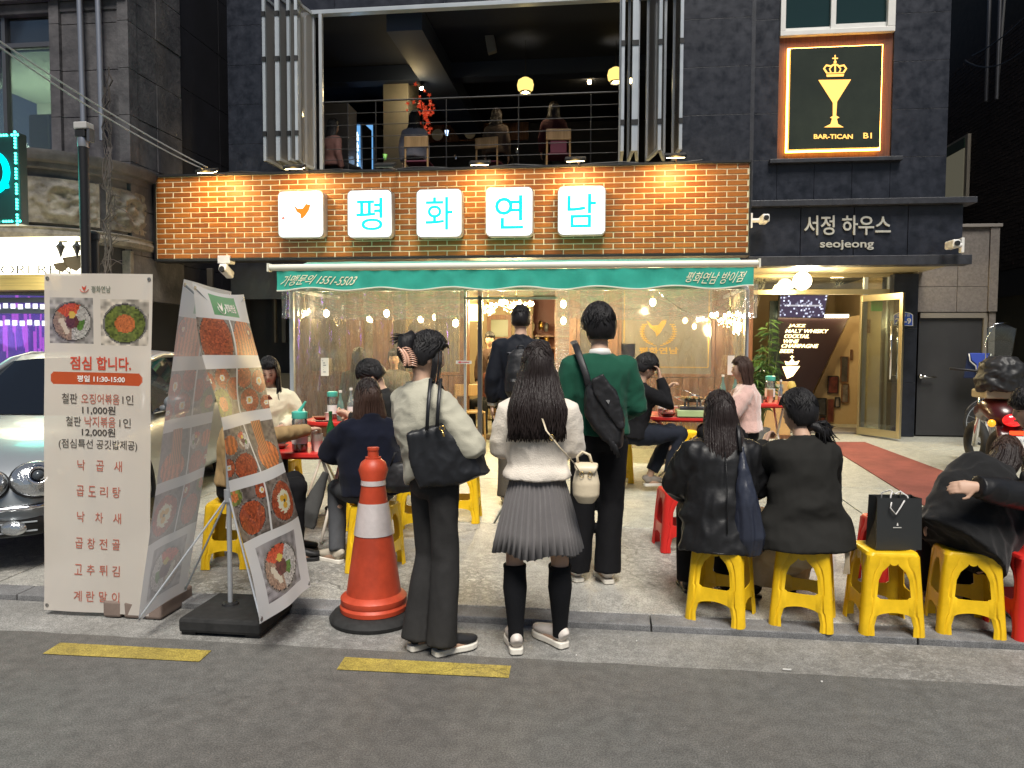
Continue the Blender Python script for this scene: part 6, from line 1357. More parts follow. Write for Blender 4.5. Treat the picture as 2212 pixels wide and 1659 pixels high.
# menu board on the red stool, paper bag
mbz = gz(4.98)+.455; t = thing('menu_board', 'white laminated menu board lying on the red stool behind the paper bag', 'menu', (1.92, 4.98, mbz), math.radians(-12))
MB().box(-.17, .17, -.13, .14, 0, .008).build('board', M_white, t, world=False, bevel=.002)
mb = MB()
for k in range(7): mb.box(-.14, .11-random.random()*.05, -.1+k*.031, -.09+k*.031, .0085, .0095)
mb.build('print', mat('ink', (.12, .11, .11), .7), t, world=False, kind='stuff')
pb = thing('paper_bag', 'black paper shopping bag with white rope handles on a yellow stool', 'bag', (SC_[0]+.045, SC_[1]-.005, .478), math.radians(SC_[2]+14))
M_pap = mat('black_paper', (.022, .024, .025), .5, bump=.1, bscale=9)
w0, d0, hh = .125, .06, .285
mb = MB(); mb.add([(-w0, -d0, 0), (w0, -d0, 0), (w0, d0, 0), (-w0, d0, 0), (-w0+.004, -d0+.01, hh), (w0-.004, -d0+.006, hh), (w0-.004, d0-.006, hh), (-w0+.004, d0-.01, hh), (-w0+.02, 0, hh*.55), (w0-.015, 0, hh*.55), (-w0+.025, 0, hh), (w0-.02, 0, hh)],
    [(0, 3, 2, 1), (0, 1, 5, 4), (2, 3, 7, 6), (1, 2, 9), (2, 6, 11, 9), (1, 9, 11, 5), (0, 8, 3), (0, 4, 10, 8), (3, 8, 10, 7)])
o = mb.build('body', M_pap, pb, world=False); s = o.modifiers.new('s', 'SOLIDIFY'); s.thickness = .002
M_rope = mat('white_rope', (.72, .70, .68), .7, bump=.6, bscale=200)
for sy in (-1, 1):
    y = sy*(d0-.012); mb = MB(); pts = [(-.05, y, hh-.03), (-.045, y+.005, hh+.01), (-.02+sy*.01, y-sy*.02, hh+.03), (.0, y-sy*.045, hh+.012), (.03, y-sy*.05, hh+.028), (.05, y-.01*sy, hh+.008), (.055, y, hh-.03)]
    mb.tube(pts, .004, 7); mb.build('rope_handle', M_rope, pb, world=False, smooth=True)
MB().tube([(-.05, -d0-.003, hh-.02), (-.06, -d0-.012, hh-.05), (-.03, -d0-.014, hh-.085), (-.005, -d0-.01, hh-.05), (.02, -d0-.005, hh-.01)], .004, 7).build('rope_handle', M_rope, pb, world=False, smooth=True)
mb = MB(); mb.prism([(-.018+.0, -d0-.002, .135), (-.008, -d0-.002, .135), (-.010, -d0-.002, .146), (-.013, -d0-.002, .152), (-.016, -d0-.002, .146)], (0, -.001, 0))
for k in range(8): mb.box(-.036+k*.0058, -.036+k*.0058+.004, -d0-.002, -d0-.001, .122, .127)
mb.build('emblem', M_white, pb, world=False)
# ================================================================== red tables
M_tab = mat('red_table_plastic', (.62, .03, .025), .3, var=.05)
M_tleg = mat('white_tube', (.62, .55, .47), .35)
def table(loc, rz, hw, hd, z, label, rounded=.08):
    t = thing('folding_table', label, 'table', loc, rz, 'red folding tables')
    mb = MB(); q = [(x, y, z-.035) for x, _, y in rrect(-hw, hw, -hd, hd, rounded, 0, 8)]; mb.prism(q, (0, 0, .035)); mb.build('tabletop', M_tab, t, world=False, bevel=.006)
    mb = MB(); q = [(x, y, z-.05) for x, _, y in rrect(-hw+.03, hw-.03, -hd+.03, hd-.03, rounded*.8, 0, 8)]; mb.prism(q, (0, 0, .012)); mb.build('under_rim', M_tab, t, world=False)
    for s in (-1, 1):
        for k in (-1, 1): MB().tube([(s*(hw-.12), k*(hd-.07), z-.05), (s*(hw-.12), 0, z*.5), (s*(hw-.12), -k*(hd-.02), .01)], .013, 8).build('leg', M_tleg, t, world=False, smooth=True)
    MB().cyl((-hw+.12, hd-.05, .08), (hw-.12, hd-.05, .08), .010).build('stretcher', M_tleg, t, world=False)
    return t
TZ = .72
T1 = Vector((-2.42, 5.70, gz(5.7))); T2 = Vector((-2.45, 7.15, gz(7.15)+.04)); T3 = Vector((.92, 8.05, gz(8.05)+.03)); T4 = Vector((1.75, 9.0-.15, gz(9.)+.10))
table(T1, .05, .40, .34, TZ-.02, 'nearest red folding table, left, crowded with cups and a tea bottle', .2)
table(T2, .0, .46, .40, TZ+.0, 'second red folding table at the left, in front of the young man with a phone', .3)
table(T3, 1.57, .34, .42, TZ, 'red folding table with the gas burner and pan, in front of the man in black')
table(T4, .0, .40, .30, TZ, 'red folding table beside the woman in the pink sweater', .1)
def W_(T, dx, dy, z=TZ): return Vector((T.x+dx, T.y+dy, T.z+z))
M_clr = film('clear_plastic', (.85, .9, .9), .12, .05, 0, milk=.12); M_tea = mat('barley_tea', (.45, .16, .02), .2, trans=.3); M_lidg = mat('mint_lid', (.08, .48, .38), .4); M_lidb = mat('blue_lid', (.1, .3, .65), .4)
M_lab = mat('white_label', (.72, .72, .68), .5); M_cup = mat('paper_cup', (.74, .70, .62), .6); M_grn = mat('green_bottle_glass', (.02, .16, .05), .08, trans=.5); M_clear2 = mat('pale_green_glass', (.25, .45, .38), .06, trans=.6)
M_bowl = mat('maroon_bowl', (.16, .03, .02), .2, coat=.5); M_steel = mat('steel_dish', (.55, .54, .52), .18, .9)
def jug(p, label, lid=M_lidg, tea=.35, s=1., spout=True):
    t = thing('water_jug', label, 'jug', p)
    MB().lathe([(.0, .003), (.045*s, .003), (.047*s, .02*s), (.047*s, .19*s), (.040*s, .215*s)], p, 20, cap=False).build('body', M_clr, t, smooth=True)
    if tea: MB().lathe([(.0, .006), (.043*s, .006), (.043*s, .2*s*tea), (0, .2*s*tea)], p, 20, cap=False).build('tea', M_tea, t, smooth='auto')
    MB().lathe([(.0480*s, .05*s), (.0482*s, .13*s)], p, 20, cap=False).build('label_wrap', M_lab, t, smooth=True)
    MB().lathe([(.046*s, .205*s), (.048*s, .21*s), (.048*s, .245*s), (.03*s, .252*s), (0, .252*s)], p, 20, cap=False).build('lid', lid, t, smooth='auto')
    if spout: MB().tube([p+Vector((0, 0, .25*s)), p+Vector((.018*s, 0, .275*s)), p+Vector((.04*s, 0, .31*s))], [.014*s, .010*s, .007*s], 8).build('spout', lid, t)
    return t
def bottle(p, label, m, s=1., lab=True, name='bottle'):
    t = thing(name, label, 'bottle', p)
    MB().lathe([(0, .0), (.030*s, .0), (.032*s, .01*s), (.032*s, .13*s), (.026*s, .16*s), (.013*s, .20*s), (.012*s, .25*s), (.014*s, .255*s)], p, 18, cap=False).build('glass', m, t, smooth=True)
    if lab: MB().lathe([(.0328*s, .05*s), (.0328*s, .11*s)], p, 18, cap=False).build('label_wrap', M_lab, t, smooth=True)
    MB().lathe([(.014*s, .25*s), (.0145*s, .27*s), (0, .272*s)], p, 14, cap=False).build('cap', M_lab if m is not M_grn else M_grn, t)
    return t
def cup(p, label, n=1, s=1., m=None):
    t = MB(); 
    for k in range(n): t.lathe([(.024*s, .0+k*.012), (.034*s, .075*s+k*.012), (.036*s, .077*s+k*.012), (.033*s, .074*s+k*.012), (.023*s, .006+k*.012)], p, 16, cap=False)
    t.lathe([(.0, .004), (.024*s, .004)], p, 16, cap=False); return t.build('paper_cup', m or M_cup, smooth='auto', label=label, cat='cup')
def dish(p, label, r=.07, m=None, h=.03, name='dish'):
    return MB().lathe([(0, .002), (r*.6, .002), (r, h), (r*1.04, h), (r*.98, h-.002), (r*.58, .006), (0, .006)], p, 22, cap=False).build(name, m or M_bowl, smooth='auto', label=label, cat='dish')
# table 1
jug(W_(T1, .10, -.22, TZ-.02), 'tall tea jug with an open mint lid on the nearest left table', tea=.22, s=1.25)
bottle(W_(T1, .22, .12, TZ-.02), 'green soju bottle on the nearest left table', M_grn, 1.05, False)
cup(W_(T1, .235, -.20, TZ-.02), 'stack of paper cups beside the open lid tea jug', 5, 1.15); cup(W_(T1, .335, -.16, TZ-.02), 'single paper cup right of the stacked cups'); cup(W_(T1, .18, -.12, TZ-.02), 'slim stack of paper cups behind the tea jug', 8, .9)
dish(W_(T1, .27, .02, TZ-.02), 'crumpled silver foil dish on the nearest left table', .08, M_steel); dish(W_(T1, -.12, -.1, TZ-.02), 'maroon side dish beyond the banner edge on the nearest table', .07)
mb = MB(); rr = random.Random(4)
for k in range(16): c = W_(T1, .30+rr.uniform(-.08, .08), .04+rr.uniform(-.06, .06), TZ+.02); mb.add([c+Vector((rr.uniform(-.04, .04), rr.uniform(-.04, .04), rr.uniform(-.01, .06))) for _ in range(3)], [(0, 1, 2)])
mb.build('crumpled_foil', M_steel, label='crumpled foil wrap in the middle of the nearest left table', cat='foil')
# table 2
jug(W_(T2, -.20, -.08), 'tea jug with a mint lid on the second left table', tea=.6, spout=False, s=1.1)
bottle(W_(T2, -.06, -.24), 'pale green glass bottle at the front of the second left table', M_clear2, 1.1); bottle(W_(T2, -.02, -.05), 'clear soju bottle with blue label behind the pale green bottle', mat('clear_glass', (.5, .6, .6), .05, trans=.7), 1.15)
jug(W_(T2, .22, .22), 'water jug with a blue lid at the back of the second left table', lid=M_lidb, tea=0, s=1.1, spout=False)
dish(W_(T2, -.30, -.14), 'shallow copper coloured dish on the left of the second table', .08, mat('copper_dish', (.45, .2, .12), .3, .5)); dish(W_(T2, .22, -.18), 'deep maroon bowl on the second left table', .075, None, .06); cup(W_(T2, .09, -.1), 'clear tumbler between bottle and maroon bowl', m=M_clr)
cup(W_(T2, -.2, -.2), 'paper cup in front of the mint lid jug'); MB().obox(W_(T2, -.2, -.33)+Vector((0, 0, .006)), (.07, .01, 0), (-.004, .033, 0), (0, 0, .004)).build('smartphone', M_blackp, bevel=.003, label='dark phone lying at the front edge of the second left table', cat='phone')
MB().cyl(W_(T2, -.42, -.26)+Vector((0, 0, .005)), W_(T2, -.1, -.34)+Vector((0, 0, .005)), .003).build('chopsticks', mat('pale_wood', (.6, .5, .35), .6), label='pale chopsticks on the second left table', cat='chopsticks')
# table 3
bn = thing('gas_burner', 'portable gas burner with a pale green front carrying a wide pan', 'stove', W_(T3, .02, -.22))
p = W_(T3, .02, -.22); MB().box(p.x-.17, p.x+.17, p.y-.13, p.y+.13, p.z+.005, p.z+.075).build('casing', mat('mint_enamel', (.42, .52, .25), .35), bn, bevel=.008)
MB().box(p.x-.14, p.x+.14, p.y-.11, p.y+.12, p.z+.075, p.z+.11).build('burner_top', mat('burner_steel', (.12, .12, .14), .3, .7), bn, bevel=.004)
for k in range(4): a = k*math.pi/2+.4; MB().box(p.x+.09*math.cos(a)-.01, p.x+.09*math.cos(a)+.01, p.y+.09*math.sin(a)-.01, p.y+.09*math.sin(a)+.01, p.z+.11, p.z+.155).build('pan_support', M_steel, bn)
pn_ = thing('pan', 'wide steel frying pan with greens and a curved handle on the gas burner', 'pan', p+Vector((0, 0, .156)))
q = p+Vector((0, 0, .156)); MB().lathe([(0, 0), (.11, 0), (.19, .04), (.195, .042), (.188, .04), (.11, .006), (0, .006)], q, 28, cap=False).build('pan_body', M_steel, pn_, smooth='auto'); MB().tube([q+Vector((-.05, -.15, .04)), q+Vector((-.04, -.16, .075)), q+Vector((.04, -.16, .075)), q+Vector((.05, -.15, .04))], .006, 8).build('handle', M_steel, pn_, smooth=True)
mb = MB(); rr = random.Random(8)
for k in range(40): a, r = rr.uniform(0, 6.28), rr.uniform(0, .15); mb.ball(q+Vector((r*math.cos(a), r*math.sin(a), .02+rr.uniform(0, .03))), (.02, .012, .01), 6, 4)
mb.build('food', mat('stir_fry', (.35, .30, .06), .4, col2=(.4, .12, .04), vscale=30), pn_, kind='stuff')
jug(W_(T3, -.27, .02), 'tea jug partly hidden behind the black sleeve on the right table', tea=.8, spout=False, s=1.05)
dish(W_(T3, -.24, -.28), 'dark shiny bowl near the corner of the right red table', .09, None, .04)
for k, (dx, dy, lb) in enumerate([(-.30, -.14, 'paper cup at the corner of the right red table by the bowl'), (-.17, .12, 'paper cup right of the tea jug on the burner table'), (-.10, .18, 'paper cup between tea jug and gas burner')]): cup(W_(T3, dx, dy), lb)
bottle(W_(T3, .25, .1), 'green glass bottle at the right of the gas burner', M_clear2, .9)
# table 4
for k, dx in enumerate((-.32, -.18, -.06)): bottle(W_(T4, dx-.03, -.02), 'pale green glass bottle on the pink sweater table, ' + ['left of three', 'middle of three', 'right of three'][k], M_clear2, 1.15)
jug(W_(T4, .19, .02), 'water jug with a mint lid on the pink sweater table', tea=0, s=1.2, spout=False); bottle(W_(T4, .30, -.02), 'slim steel pump bottle beside the mint lid jug', M_steel, .95, False)
cup(W_(T4, .16, -.12), 'stack of cream paper cups before the mint lid jug', 7, 1.05, mat('cream_cup', (.75, .62, .38), .6)); MB().lathe([(.05, .0), (.055, .11), (.04, .13), (.05, .19), (.03, .24)], W_(T4, .42, -.02), 16).build('spoon_box', mat('yellow_holder', (.7, .5, .12), .5), smooth='auto', label='yellow spoon holder on the pink sweater table', cat='holder')
cup(W_(T4, -.05, -.2), 'pink tinted cup in front of the three bottles', m=mat('pink_cup', (.7, .4, .4), .6)); cup(W_(T4, .05, -.18), 'green glass mug on the pink sweater table', m=M_clear2); cup(W_(T4, .38, -.18), 'small white cup by the pink sweater woman'); cup(W_(T4, .27, -.2), 'small white cup between pump bottle and edge')
# ================================================================== plant, stand, broom things
pp = aY(1640, 780, 10.6); pt = thing('bamboo_plant', 'tall potted bamboo plant beside the entrance', 'plant', (pp.x, 10.6, gz(10.6)))
g = gz(10.6); MB().lathe([(.13, 0), (.17, .3), (.16, .3), (.15, .27)], (pp.x, 10.6, g), 18).build('pot', mat('grey_pot', (.12, .12, .12), .7), pt, smooth='auto')
rr = random.Random(12); ms = MB(); ml = MB()
for k in range(13):
    a = rr.uniform(0, 6.28); tx, ty = rr.uniform(-.10, .26), rr.uniform(-.15, .2); h = rr.uniform(1.1, 1.95)
    b0 = Vector((pp.x+.04*math.cos(a), 10.6+.04*math.sin(a), g+.25)); tp = Vector((pp.x+tx, 10.6+ty, g+h)); pts = [b0.lerp(tp, t)+Vector((.04*math.sin(t*3), 0, 0)) for t in np.linspace(0, 1, 7)]
    ms.tube(pts, [.007-.005*t for t in np.linspace(0, 1, 7)], 5)
    for j in range(30):
        t = rr.uniform(.3, 1); q = b0.lerp(tp, t); L_ = rr.uniform(.09, .19); az = rr.uniform(0, 6.28); d = Vector((math.cos(az), math.sin(az)*.8, rr.uniform(-.5, .35))).normalized(); sd2 = d.cross(Vector((0, 0, 1))).normalized()*L_*.09
        m_ = q+d*L_*.5+Vector((0, 0, .01)); e = q+d*L_-Vector((0, 0, L_*.25)); ml.add([q, m_+sd2, e, m_-sd2], [(0, 1, 2), (0, 2, 3)])
ms.build('stems', mat('cane_green', (.08, .10, .03), .5), pt, kind='stuff'); ml.build('foliage', mat('bamboo_leaf', (.035, .085, .022), .5, col2=(.06, .12, .03), vscale=8), pt, kind='stuff')
a, c = aY(1652, 824, 11.7), aY(1707, 940, 11.7); t = thing('menu_stand', 'light wooden menu stand by the stairwell entrance', 'menu stand', (a.x, 11.7, gz(11.7)))
MB().box(a.x, c.x, 11.7, 11.74, gz(11.7)+.05, a.z).build('board', mat('birch_board', (.50, .30, .12), .5, var=.1), t, bevel=.006); MB().box(a.x+.08, c.x-.12, 11.69, 11.698, a.z-.1, a.z-.04).build('label_plate', mat('plate_grey', (.35, .36, .28), .5), t); MB().box(a.x-.02, c.x+.02, 11.65, 11.95, gz(11.7), gz(11.7)+.05).build('foot', M_woodd, t)
mb = MB()
for k in range(7):
    x = aY(1625+k*4.2, 600, 12.9).x; mb.cyl((x, 12.9, aY(1630, 700-k*13, 12.9).z), (x, 12.9, aY(1630, 600-k*4, 12.9).z), .012, n=6)
mb.tube([aY(1620, 665, 12.88), aY(1640, 634, 12.88), aY(1652, 610, 12.88)], .02, 6); mb.build('stair_rail', mat('bronze_rail', (.18, .14, .09), .35, .7), label='bronze stair railing behind the bamboo, climbing left to right', cat='railing')
MB().tube([aY(1638, 888, 11.5), aY(1638, 803, 11.5), aY(1645, 800, 11.5), aY(1656, 803, 11.5), aY(1656, 860, 11.5)], .014, 8).build('umbrella_rack', M_chrome, smooth=True, label='black and chrome tube rack standing beside the menu stand', cat='rack')
# ================================================================== people
def skin(n='skin', c=(.52, .33, .235)): return mat(n, c, .5, spec=.35, var=.08, vscale=12)
def cloth(name, c, rough=.85, bs=140, bump=.12, sheen=.0, var=.15, vs=6, stretch=(1, 1, 1)): return mat(name, c, rough, spec=.25, bump=bump, bscale=bs, sheen=sheen, var=var, vscale=vs, stretch=stretch)
M_skin = skin(); M_hairb = mat('black_hair', (.010, .009, .010), .47, spec=.4, bump=.35, bscale=3, stretch=(60, 60, 4), var=.3, vscale=5)
M_hairbr = mat('brown_hair', (.045, .022, .015), .5, spec=.4, bump=.35, bscale=3, stretch=(60, 60, 4), var=.4, vscale=5)
M_hairdk = mat('dark_brown_hair', (.020, .013, .012), .48, spec=.4, bump=.35, bscale=3, stretch=(60, 60, 4), var=.3, vscale=5)
M_lip = mat('lips', (.42, .09, .08), .4); M_eye = mat('eye_dark', (.01, .008, .008), .2); M_brow = M_hairb
def smooth_mesh(o, vox, it=6, folds=0., fs=(9, 9, 4), seed=0., bands=None):
    r = o.modifiers.new('r', 'REMESH'); r.mode = 'VOXEL'; r.voxel_size = vox; r.use_smooth_shade = True
    if it: s = o.modifiers.new('s', 'SMOOTH'); s.iterations = it; s.factor = .5
    bake(o); me = o.data; n = len(me.vertices)
    if folds:
        co = np.zeros(n*3, dtype=np.float32); me.vertices.foreach_get('co', co); co = co.reshape(-1, 3)
        no = np.zeros(n*3, dtype=np.float32); me.vertices.foreach_get('normal', no); no = no.reshape(-1, 3)
        d = np.empty(n)
        for i in range(n):
            x, y, z = co[i]; w = noise.noise((x*2+seed, y*2, z*2))
            q = noise.noise((x*fs[0]+w*1.5, y*fs[1]+seed, z*fs[2]+w*1.2)); q2 = noise.noise((x*fs[0]*2.3+seed, y*fs[1]*2.3, z*fs[2]*2.3+w*2))
            d[i] = (1-abs(q)*2.4)*.8+.35*(1-abs(q2)*3)-.55
        co += no*(d*folds)[:, None]; me.vertices.foreach_set('co', co.ravel()); me.update()
    me.polygons.foreach_set('use_smooth', [True]*len(me.polygons)); return o
def head_mesh(mb, c, M, s=1., ears=True):
    c = Vector(c); nu, nv = 36, 26; vs = []
    for i in range(nv+1):
        t = math.pi*i/nv-math.pi/2; z = math.sin(t); rr_ = math.cos(t)
        for j in range(nu):
            a = 2*math.pi*j/nu; x, y = rr_*math.cos(a), rr_*math.sin(a); X, Y, Z = x*.074, y*.094, z*.116
            if z < 0: k = -z; X *= 1-.30*k**1.6; Y = Y*(1-.10*k) if y > 0 else Y*(1-.42*k**1.3); Y += .010*k
            if y > 0:
                f = y**2; fr = math.exp(-(x/.16)**2)
                Y += f*(.022*fr*math.exp(-((z+.12)/.11)**2)+.010*fr*math.exp(-((z-.08)/.16)**2))            # nose
                Y += f*.008*math.exp(-(x/.30)**2)*math.exp(-((z+.42)/.09)**2)                              # lips
                Y += f*.010*math.exp(-(x/.28)**2)*math.exp(-((z+.80)/.14)**2)                              # chin
                Y -= f*.011*(math.exp(-((abs(x)-.36)/.15)**2))*math.exp(-((z-.08)/.12)**2)                 # eye hollows
                Y += f*.004*math.exp(-((z-.27)/.1)**2)
            vs.append(c+M @ (Vector((X, Y, Z))*s))
    mb.add(vs, [(i*nu+j, i*nu+(j+1) % nu, (i+1)*nu+(j+1) % nu, (i+1)*nu+j) for i in range(nv) for j in range(nu)])
    if ears:
        for sx in (-1, 1): mb.ball(c+M @ (Vector((sx*.077, -.008, -.005))*s), (.010*s, .020*s, .030*s), 10, 8)
def hand_mesh(mb, w, d, nrm, s=1., curl=.5, side=1):
    """palm and five fingers from wrist w along d; nrm is the palm normal; side puts the thumb"""
    w, d, nrm = Vector(w), Vector(d).normalized(), Vector(nrm); nrm = (nrm-d*nrm.dot(d)).normalized(); sd_ = d.cross(nrm)*side
    mb.tube([w-d*.02*s, w+d*.02*s, w+d*.055*s, w+d*.085*s], [(.026*s, .019*s), (.034*s, .017*s), (.041*s, .015*s), (.038*s, .012*s)], 12, side=sd_)
    for k, (o, L_) in enumerate(((.028, .062), (.010, .071), (-.009, .066), (-.027, .052))):
        b_ = w+d*.078*s+sd_*o*s; a = curl; p1 = b_+(d*math.cos(a*.6)+nrm*math.sin(a*.6))*L_*.45*s; p2 = p1+(d*math.cos(a*1.5)+nrm*math.sin(a*1.5))*L_*.33*s; p3 = p2+(d*math.cos(a*2.2)+nrm*math.sin(a*2.2))*L_*.25*s
        mb.tube([b_-d*.02*s, b_, p1, p2, p3], [.0088*s, .0088*s, .0082*s, .0075*s, .006*s], 8, side=sd_)
    tb_ = w+d*.025*s+sd_*.028*s; t1 = tb_+(sd_*.75+d*.65+nrm*.2).normalized()*.038*s; mb.tube([tb_-sd_*.01*s, tb_, t1, t1+(d*.9+sd_*.2+nrm*curl*.6).normalized()*.030*s], [.012*s, .0115*s, .0095*s, .007*s], 8)
def rotx(p, c, a): d = Vector(p)-Vector(c); return Vector(c)+Matrix.Rotation(a, 3, 'X') @ d
class Person:
    def __init__(s, label, loc, yaw, H=1.65, male=False, sit=None, lean=0., twist=0., side=0., head_yaw=0., head_pitch=0., head_roll=0., J=None, vox=.009, group=None, bs=1., shift=None):
        s.t = thing('person', label, 'person', loc, math.radians(yaw), group); s.k = k = H/1.70; s.male = male; s.vox = vox; s.bs = bs; s.sit = sit; s.curlL = s.curlR = .45
        w = 1.12 if male else 1.; D = {}
        for n_, p in dict(pelvis=(0, 0, .93), waist=(0, .005, 1.06), chest=(0, 0, 1.24), neck=(0, -.012, 1.43), head=(0, .022, 1.585), shL=(-.162*w, -.005, 1.372), shR=(.162*w, -.005, 1.372),
                          elL=(-.215*w, -.03, 1.11), elR=(.215*w, -.03, 1.11), wrL=(-.215*w, .03, .87), wrR=(.215*w, .03, .87), hipL=(-.085, 0, .90), hipR=(.085, 0, .90), knL=(-.10, .015, .49), knR=(.10, .015, .49),
                          anL=(-.11, -.02, .085), anR=(.11, -.02, .085), toL=(-.125, .12, .03), toR=(.125, .12, .03)).items(): D[n_] = Vector(p)*k
        up = ['waist', 'chest', 'neck', 'head', 'shL', 'shR', 'elL', 'elR', 'wrL', 'wrR']
        if sit is not None:
            dz = sit+.085-D['pelvis'].z
            for n_ in up+['pelvis']: D[n_].z += dz
            for sd_, sg in (('L', -1), ('R', 1)):
                D['hip'+sd_] = Vector((sg*.085*k, .02, sit+.08)); D['kn'+sd_] = Vector((sg*.12*k, .43*k, sit+.075)); D['an'+sd_] = Vector((sg*.12*k, .40*k, .085)); D['to'+sd_] = Vector((sg*.13*k, .54*k, .03))
        for n_ in up:
            f = {'waist': .45, 'chest': .8}.get(n_, 1.); D[n_] = rotx(D[n_], D['pelvis'], -lean*f)
            if side: d = D[n_]-D['pelvis']; D[n_] = D['pelvis']+Matrix.Rotation(side*f, 3, 'Y') @ d
            if twist and n_ not in ('waist',): d = D[n_]-D['pelvis']; D[n_] = D['pelvis']+Matrix.Rotation(twist, 3, 'Z') @ d
        if shift:
            for n_ in up: D[n_] += Vector(shift)*{'waist': .4, 'chest': .75}.get(n_, 1.)
        if J:
            for n_, p in J.items(): D[n_] = Vector(p)
        s.D = D; s.HM = Matrix.Rotation(head_yaw, 3, 'Z') @ Matrix.Rotation(head_roll, 3, 'Y') @ Matrix.Rotation(-head_pitch-lean*.35, 3, 'X')
        s.ax = (D['shR']-D['shL']).normalized()
    def L(s, p): return s.D[p]
    def body(s, face=False, m=None, handsL=(0, 0, 0), legs=True, hands=True, inner=.9):
        D, k, w = s.D, s.k, (1.1 if s.male else .97)*s.bs; mb = MB(); hc = D['head']; ax = s.ax
        head_mesh(mb, hc, s.HM, k*1.0)
        mb.tube([D['chest'].lerp(D['neck'], .7), D['neck'], D['neck'].lerp(hc, .35), hc-s.HM @ Vector((0, .02, .05))*k], [.07*k*w, .056*k*w, .050*k*w, .05*k], 14)
        mb.tube([D['pelvis']-Vector((0, 0, .04)), D['pelvis'], D['waist'], D['chest'], D['chest'].lerp(D['neck'], .75)], [(.12*k*w, .08*k), (.145*k*w, .10*k), (.115*k*w, .08*k), (.135*k*w, .09*k), (.10*k*w, .06*k)], 18, side=ax)
        for q in 'LR':
            mb.tube([D['sh'+q]-ax*(.05 if q == 'R' else -.05)*k, D['sh'+q], D['el'+q], D['wr'+q]], [.045*k, .046*k*w, .038*k*w, .026*k*w], 12)
            if hands:
                d = (D['wr'+q]-D['el'+q]).normalized(); nn = getattr(s, 'palm'+q, None) or Vector((-1 if q == 'R' else 1, 0, 0)); hd = getattr(s, 'hdir'+q, None); hand_mesh(mb, D['wr'+q], hd or d, nn, k*(1.08 if s.male else 1.), getattr(s, 'curl'+q), -1 if q == 'R' else 1)
            if legs:
                a_ = D['an'+q]; mb.tube([D['hip'+q], D['hip'+q].lerp(D['kn'+q], .5), D['kn'+q], D['kn'+q].lerp(a_, .3)+Vector((0, -.012, 0)), a_, a_-Vector((0, 0, .03))], [.078*k*w, .068*k*w, .052*k*w, .052*k*w, .033*k, .035*k], 14)
                mb.tube([a_-Vector((0, 0, .03)), a_.lerp(D['to'+q], .6)-Vector((0, 0, .01)), D['to'+q]], [.034*k, .036*k, .025*k], 10)
        o = mb.build('body', m or M_skin, s.t, world=False); smooth_mesh(o, s.vox, 2)
        if face:
            H = lambda x, y, z: hc+s.HM @ (Vector((x, y, z))*k)
            mb = MB()
            for sx in (-1, 1): mb.tube([H(sx*.016, .0875, .008), H(sx*.027, .086, .0105), H(sx*.041, .077, .008)], [.0015, .0036, .0015], 6)
            mb.build('eyes', M_eye, s.t, world=False, smooth=True)
            mb = MB()
            for sx in (-1, 1): mb.tube([H(sx*.014, .097, .030), H(sx*.03, .094, .034), H(sx*.046, .080, .030)], [.002, .003, .0015], 6)
            mb.build('eyebrows', M_brow, s.t, world=False, smooth=True)
            MB().tube([H(-.021, .085, -.050), H(0, .098, -.047), H(.021, .085, -.050)], [.001, .0062, .001], 8).build('lips', M_lip, s.t, world=False, smooth=True)
        return s
    def top(s, name, m, hem=-.02, bulk=1., ww=1., sleeve=(.066, .062, .058, .046), folds=.008, fs=(8, 8, 5), hemw=1., sl=1., neckr=.068, chestd=1., shoulder=1., collar=0., flare=0., seed=1., it=4, vox=None, hem_drop=0.):
        D, k = s.D, s.k; w = (1.13 if s.male else 1.)*bulk*s.bs; ax = s.ax; mb = MB(); up_ = (D['neck']-D['pelvis']).normalized(); pz = D['pelvis']+up_*hem
        hip = .172 if not s.male else .165
        pts = [pz, D['pelvis'].lerp(D['waist'], .35) if hem < .04 else pz+up_*.02, D['waist'], D['waist'].lerp(D['chest'], .55), D['chest'], D['chest'].lerp(D['neck'], .45), D['chest'].lerp(D['neck'], .74), D['chest'].lerp(D['neck'], .93), D['neck']+up_*.012]
        ry = 1.*chestd
        rad = [(hip*hemw, .128*hemw), (hip*.97*hemw, .128), (.145*ww, .112*ww), (.152*ww, .118*ry), (.165, .122*ry), (.178*shoulder, .112), (.168*shoulder, .092), (.115, .075), (neckr, neckr*.95)]
        if hem < -.12: pts.insert(1, D['pelvis']); rad.insert(1, (hip*(1+.4*(hemw-1)), .128*(1+.4*(hemw-1))))
        rad = [(a*k*w, b_*k*w) for a, b_ in rad]; mb.tube(pts, rad, 26, side=ax)
        for q, sg in (('L', -1), ('R', 1)):
            a, e, r_ = D['sh'+q], D['el'+q], D['wr'+q]; rr_ = [x*k*bulk*s.bs*.86 for x in sleeve]; end = e.lerp(r_, sl)
            mb.tube([a-ax*sg*.06*k, a-Vector((0, 0, .012)), a.lerp(e, .5), e, e.lerp(end, .5), end], [rr_[0]*.95, rr_[0], rr_[1]*1.0, rr_[1]*.98, rr_[2], rr_[3]], 16)
            mb.ball(a-Vector((0, 0, .014))-ax*sg*.008, rr_[0]*.96, 12, 8)
        if collar: mb.tube([D['neck']-up_*.02, D['neck']+up_*collar], [.074*k*w, .062*k*w], 20, side=ax)
        o = mb.build(name, m, s.t, world=False); smooth_mesh(o, vox or s.vox*1.25, it, folds, fs, seed); return s
